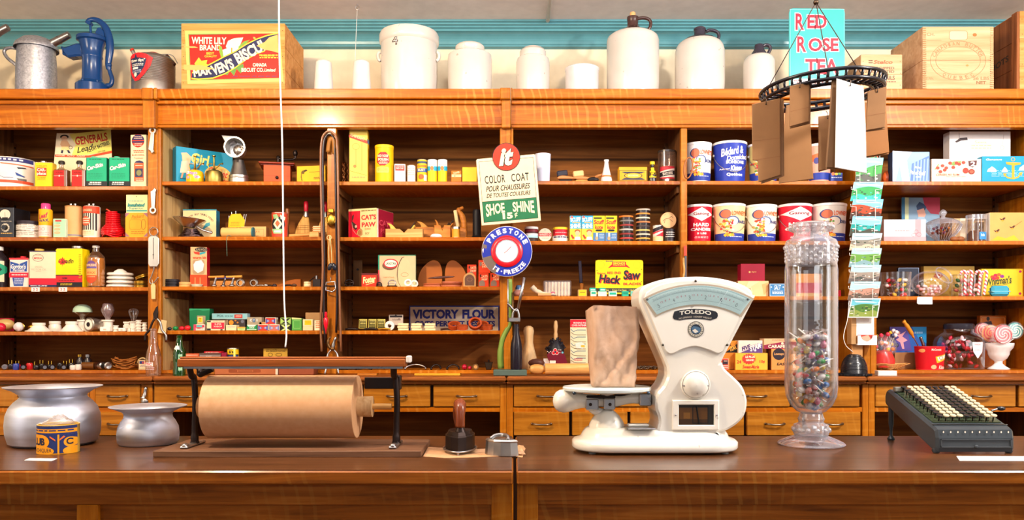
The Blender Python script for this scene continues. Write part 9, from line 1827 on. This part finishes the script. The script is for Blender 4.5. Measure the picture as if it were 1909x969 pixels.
def thermo():
 Y=3.90;cx,cy=945,468.5;s=Y/F;t=thing('thermometer_sign','round chipped blue enamel thermometer sign with a red ring','thermometer',P3(cx,cy,Y));M=Matrix.Rotation(math.pi/2,4,'X')
 MB().lathe([(.0001,-.006),(47*s,-.006),(47.3*s,-.003),(46.8*s,0),(30*s,.004),(.0001,.004)],'#f0eef0/g',48,M).build('plate',t);q=lambda r:.0043 if r < 30 else .004*(46.8-r)/16.8+.0003
 def mp(a,b,off):r=math.hypot(a-cx,b-cy);return ((a-cx)*s,-q(r)-off*2,(cy-b)*s)
 d=D().RG(cx,cy,46.3,46.3,16.5,'#1f2f9c',n=48).RG(cx,cy,46.8,46.8,18,'#6f5f56',118,197,20).P([(899.5,464),(904,462),(909,468),(908,478),(902,483),(899,476)],'#1f2f9c').P([(899,465),(902,463),(901,472)],'#e8e0e6')
 d.ARC('PRESTONE',cx,cy,38.5,9.5,-58,62,'#f2eef2',.05).ARC('ANTI-FREEZE',cx,cy,38.5,8.5,240,128,'#f2eef2',.04,True);d.RG(cx,cy,46.5,46.5,17,'#6f5f56',130,165,12);d.build('enamel',t,mp,step=.00005)
 mb=MB();mb.lathe([(30*s,.003),(29.5*s,.010),(26*s,.016),(22.5*s,.018),(21.5*s,.017)],'#cf1c28/g',40,M);mb.build('red_ring',t)
 mb=MB();mb.lathe([(21.8*s,.016),(21.2*s,.019),(20.2*s,.019),(20*s,.0165)],'chrome',40,M);mb.lathe([(20.3*s,.0165),(.0001,.0165)],'#e8e6e2',40,M);mb.build('dial',t)
 d=D().L([(940,472),(945,468.5),(953,460)],1,'#b02a3a')
 for k in range(40):a=k*.157;d.L([(cx+14*math.cos(a),cy+14*math.sin(a)),(cx+15.5*math.cos(a),cy+15.5*math.sin(a))],.3,'#8a8a8a');d.l-=1
 d.build('needle',t,lambda a,b,off:((a-cx)*s,-.0167-off,(cy-b)*s))
thermo()
def strap():
 Y=3.955;t=thing('leather_strap','long folded leather strap looped over the centre upright','strap',P3(614,244,Y));o=Vector(t.location)
 for xs,c,dy,nm in (([(600,655),(598,600),(602,500),(599.5,400),(598,300),(600,262),(606,249),(614,245),(622,249),(628,262),(630,330),(631,420),(633,540),(636,655)],'#8a5a3c/g',0,'outer_strand'),([(606,640),(604,560),(605,480),(603,400),(602,300),(604,266),(609,254),(614,250.5),(620,254),(624,268),(626,330),(627,420),(629,540),(627,620)],'#2a2024/g',.012,'inner_strand')):
  mb=MB();mb.tube([P3(a,b,Y+dy)-o for a,b in bez([Vector((a,b)) for a,b in xs],4)],.0055,c,6,flat=2.4);mb.build(nm,t)
strap()
def hang(name,label,cat,px,py,Y,mb,pn=None):return tagit(mb.build(name,None,P3(px,py,Y)),label,cat)
mb=MB();mb.tube(bez([(-.016,0,-.03),(-.01,-.004,.01),(.0,-.006,.035),(.014,-.004,.02),(.016,0,-.04)],4),.010,'#9a6428',8,flat=.7);hang('leather_scrap','crumpled tan leather scrap nailed at the top of the centre upright','leather',617,272,3.965,mb)
mb=MB();mb.sphere((0,0,-.012),(.021,.010,.03),'brass',14,10);mb.box(-.014,.014,-.005,.005,.022,.042,'brass',.003);mb.tube(circle(0,-.012,.023,20),.004,'brass',6,True);hang('brass_ornament','gold embossed harness ornament on the centre upright','ornament',617,405,3.962,mb)
mb=MB();mb.tube(bez([(-.004,0,.08),(-.008,-.004,.0),(-.003,-.006,-.08)],4),.0018,'#e2c48a',5);mb.tube(bez([(-.002,0,.08),(.006,-.004,.0),(.009,-.006,-.08)],4),.0018,'#e2c48a',5);mb.tube(circle(-.006,.072,.011,12),.002,'#e2c48a',5,True);hang('hanging_twine','loop of pale twine holding the black weights on the upright','twine',616,470,3.955,mb)
for dx,lab in ((-.010,'left'),(.010,'right')):
 mb=MB();mb.sphere((0,0,0),(.0115,.009,.020),'#1c1f2c/g',12,8,Matrix.Rotation(.35 if dx < 0 else -.3,4,'Y'));o=hang('rubber_weight',lab+' one of two small black weights tied on twine','weight',619,497,3.95,mb);o.location.x+=dx
mb=MB();mb.tube([(-.02,0,.018),(.022,0,.022),(.026,0,-.014),(.01,0,-.03),(-.024,0,-.020)],.0035,'chrome',6,True);mb.tube([(-.022,-.004,0),(.024,-.004,0)],.0035,'dark_iron',6);mb.tube([(.0,0,.02),(.002,0,.045)],.002,'steel',5);hang('strap_buckle','shiny square strap buckle hooked on the centre upright','buckle',616,533,3.95,mb)
mb=MB();mb.lathe([(.0001,.055),(.006,.055),(.007,.035),(.005,.030),(.011,.022),(.0115,.0),(.008,-.02),(.003,-.035),(.0001,-.055)],'#d8142c/g',14);hang('plumb_bob','red and pink pointed plumb bob hanging by the strap','plumb bob',607.5,602,3.935,mb)
t=thing('pruning_shears','old steel pruning shears hanging open at the foot of the upright','shears',P3(620,650,3.95));s=3.95/F
mb=MB();mb.tube(bez([(-.010*1,0,.0),(-.022,0,.02),(-.020,0,.045),(-.008,0,.06)],4),[.007]*8+[.005]*4+[.002],'bronze',8);mb.build('hook_blade',t)
mb=MB();mb.tube(bez([(0,0,-.01),(.006,0,.03),(.018,0,.06)],4),[.009]*4+[.007]*4+[.002],'steel',8);mb.sphere((0,-.006,0),(.010,.006,.010),'bronze',12,7);mb.build('cutting_blade',t)
for sg in (-1,1):MB().tube(bez([(sg*.006,0,-.005),(sg*.024,0,-.03),(sg*.026,-.01,-.08),(sg*.034,-.02,-.125)],4),.0048,'chrome',8).build('handle',t)
def wrench(px,y0,y1,lab,flip=1):
 Y=3.972;s=Y/F;cy=(y0+y1)/2;L=(y1-y0)*s/2;mb=MB();mb.lathe([(.009,-.004),(.0165,-.004),(.0165,.004),(.009,.004),(.009,-.004)],'steel',20,Matrix.Translation((0,0,flip*(L-.016))) @ Matrix.Rotation(math.pi/2,4,'X'));mb.prism([(-.008,flip*(L-.03)),(.008,flip*(L-.03)),(.012,-flip*L*.6),(.018,-flip*L*.85),(.008,-flip*L),(-.002,-flip*L*.8),(-.012,-flip*L*.72)],-.004,.004,'steel',.0015)
 o=hang('wrench',lab,'wrench',px,cy,Y,mb);o.rotation_euler=(0,.10 if flip > 0 else 0,0)
wrench(283,237,286,'bright ring wrench nailed high on the left post');wrench(285.5,350,398,'bright ring wrench lower on the left post, ring downwards',-1)
t=thing('spring_scale','hanging steel spring scale with an open hook','spring scale',P3(286.5,465,3.97));s=3.97/F
mb=MB();mb.prism([(-.018,-.085),(.020,-.085),(.028,-.07),(.028,.055),(.018,.068),(-.018,.068),(-.026,.055),(-.026,-.07)],-.005,.004,'tin_plate',.002);mb.build('face_plate',t)
D().R(-.5,-22,.5,18,'#3a3434').E(0,10,1.2,1.2,'#2a2424').E(-6,-24,.8,.8,'#5a5454').E(7,-24,.8,.8,'#5a5454').build('graduation',t,lambda a,b,off:(a*s,-.0051-off,-b*s))
MB().tube(circle(0,.088,.021,20),.0024,'steel',6,True).build('ring',t);MB().tube(bez([(.002,0,-.08),(.0,0,-.10),(-.010,0,-.13),(-.020,0,-.155),(-.012,0,-.168),(.004,0,-.160),(.024,0,-.135)],5),.003,'steel',8).build('hook',t)
mb=MB();mb.prism([(-.007,-.045),(.012,-.045),(.013,.02),(.006,.032),(-.004,.032),(-.010,.02)],0,.001,'#e2bc84',0);mb.tube([(0,-.001,.028),(-.003,-.002,.05)],.0012,'#f0e2cc',4);hang('paper_tag','small tan tag tied to the hook of the spring scale','tag',285,540,3.965,mb)
t=thing('pliers','dark steel pliers hanging spread open over the clear bottle','pliers',P3(291,590,3.955))
mb=MB();mb.prism([(-.012,-.01),(-.014,.015),(0,.045),(.008,.052),(.010,.02),(.008,-.012)],-.006,.006,'dark_iron',.003);mb.build('jaw',t)
for sg in (-1,1):MB().tube(bez([(sg*.005,0,-.008),(sg*.020+.003,-.004,-.03),(sg*.030,-.004,-.065),(sg*.050,-.004,-.09),(sg*.052,-.004,-.12)],4),.0055,'steel' if sg > 0 else 'dark_iron',8).build('handle',t)
mb=MB();mb.add([(-.02,0,-.03),(.022,0,-.034),(.026,0,.03),(.0,0,.036)],[(0,1,2,3)],'#e2bc8c');mb.v+=[];hang('price_card','tan card hanging behind the spread pliers','tag',301,609,3.975,mb)
bt=bottle('clear soda bottle with a red and white label, under the pliers',286,WT+.0004,[(.1,None),(12.5,None),(13.5,692),(14,668),(12,655),(8,643),(6,630),(5,616),(6,615),(6,612.5),(4,612)],'glossy_clear',D().R(276,675,291,682,'#e8d8d8').T('TIC',278,676,289,681,'#d0402c',.03).DASH(277,684,293,690,2,'#c8b0b8',.4),14.2,Yc=3.85)
bottle('green glass soda bottle with a white neck label',334.5,WT+.0004,[(.1,None),(11.5,None),(11.8,690),(10.5,683),(11.5,670),(11.5,657),(9.5,650),(7,645),(5.4,634),(4.6,629),(5.2,628),(5.2,625.5),(3,625)],'green_glass',D().P([(327,650),(330,644),(336,644),(338,650),(332,652)],'#dfe6dc').R(337,660,343,690,'#9fd0b0').DASH(338,664,342,688,4,'#2f7a4a',.5),[(11.6,697),(11.6,656),(9.5,650),(7,644)],Yc=3.85)
def capper():
 Y=3.87;o=Vector(at_wt(953,Y));t=thing('bottle_capper','green cast-iron bottle capper with a long twin lever on a wooden block','bottle capper',o);f=lambda px,py,dy=0:P3(px,py,Y+dy)-o
 MB().box(f(920,0).x,f(982,0).x,-.05,.05,0,f(0,688.5).z,'#4f6058',.003).build('base_block',t)
 mb=MB();zb=f(0,688).z;P=bez([f(a,b,.035) for a,b in ((934,687),(933,660),(936,635),(944,617),(951,605),(952,580),(952,545),(951,520))],4);mb.tube(P,[.016]*6+[.013]*8+[.010]*15,'#7a9440/e',8,flat=.8);mb.build('column',t)
 mb=MB();mb.tube([f(947,520),f(947,600)],.0035,'chrome',8);mb.tube([f(956,545,.03),f(957,625,.03)],.0055,'bronze',8);mb.build('slide_rod',t)
 mb=MB();mb.tube([f(978,517),f(972,545),f(966,575)],[.008,.0075,.007],'chrome',8);mb.tube(bez([f(965,580),f(957,577),f(950,569),f(946,566)],4),.006,'steel',8);mb.build('lever',t)
 mb=MB();mb.box(f(948,0).x,f(970,0).x,-.016,.012,f(0,600).z,f(0,592).z,'steel',.003);mb.tube(bez([f(955,594),f(957,582),f(963,576),f(967,585),f(968,596)],4),.006,'steel',8);mb.lathe([(.013,f(0,601).z),(.016,f(0,600).z),(.015,f(0,592).z),(.0001,f(0,591).z)],'bronze',16,c=(f(962.5,0).x,0));mb.build('crown_head',t)
 return o.z+f(0,688.5).z
zz=capper()
bottle('dark brown beer bottle standing in the green capper',962.5,zz+.0004,[(.1,None),(10.5,None),(11,684),(11,650),(10,640),(6,622),(5,608),(5,604),(.1,604)],'#1c1620/g',Yc=3.868)
mb=MB();s=3.97/F;mb.tube([(.019*math.cos(a*.314)+.010*math.sin(a*.314),0,.05*math.sin(a*.314)-.012*math.cos(a*.314)) for a in range(20)],.0035,'#a8683c',6,True,flat=2.2);hang('leather_loop','oval leather loop hanging on the thin upright beside the first pail','leather loop',1283,313,3.955,mb)
t=thing('shoe_knife','long knife with a red-tipped blade and wooden grips on the thin upright','knife',P3(1277,490,3.972));mb=MB();mb.prism([(-.006,.035),(.009,.035),(.009,.085),(-.006,.085)],-.002,.002,'#d8483a',.001);mb.build('red_tip',t);mb=MB();mb.prism([(-.003,-.08),(.009,-.08),(.009,.0345),(-.003,.0345)],-.002,.002,'#6a6a70/m',.001);mb.build('blade',t)
mb=MB();mb.tube(bez([(-.010,.0,-.08),(-.004,0,-.04),(-.007,0,.0),(-.008,0,.025)],4),.0055,'turned_wood',8);mb.build('grip',t)
mb=MB();mb.tube(bez([(0,0,.035),(-.004,-.004,.0),(-.010,-.010,-.02)],4),[.008]*4+[.010]*4+[.014],'steel',8);mb.lathe([(.016,0),(.018,.006),(.010,.014),(.0001,.016)],'steel',16,Matrix.Translation((.0,-.008,-.034)) @ Matrix.Rotation(1.9,4,'X'));hang('bottle_opener','cast metal wall bottle opener on the stile behind the small spittoon','bottle opener',272,735,3.775,mb)
mb=MB();o=P3(533,647,3.3);mb.tube([p-o for p in bez([Vector((X(519,3.3),3.3,ZC-.002)),P3(521,100,3.3),P3(526,260,3.3),P3(528,420,3.3),P3(530,560,3.3),P3(534,620,3.3),P3(532,647,3.3)],6)],.0034,'#f6f2f4',8);tagit(mb.build('hanging_string',None,o),'white cord hanging from the ceiling in front of the shelves','cord')
t=thing('ceiling_hook','small ceiling eye hook with a thin string hanging behind the cones','hook',(X(666,4.2),4.2,ZC));MB().tube(circle(0,-.018,.010,14),.002,'steel',6,True).build('eye',t);MB().tube([(0,0,-.028),(-.012,0,-.30),(-.013,0,-.36)],.0012,'#f4efe8',5).build('string',t);MB().rod((0,0,0),(0,0,-.010),.003,'steel').build('screw',t)
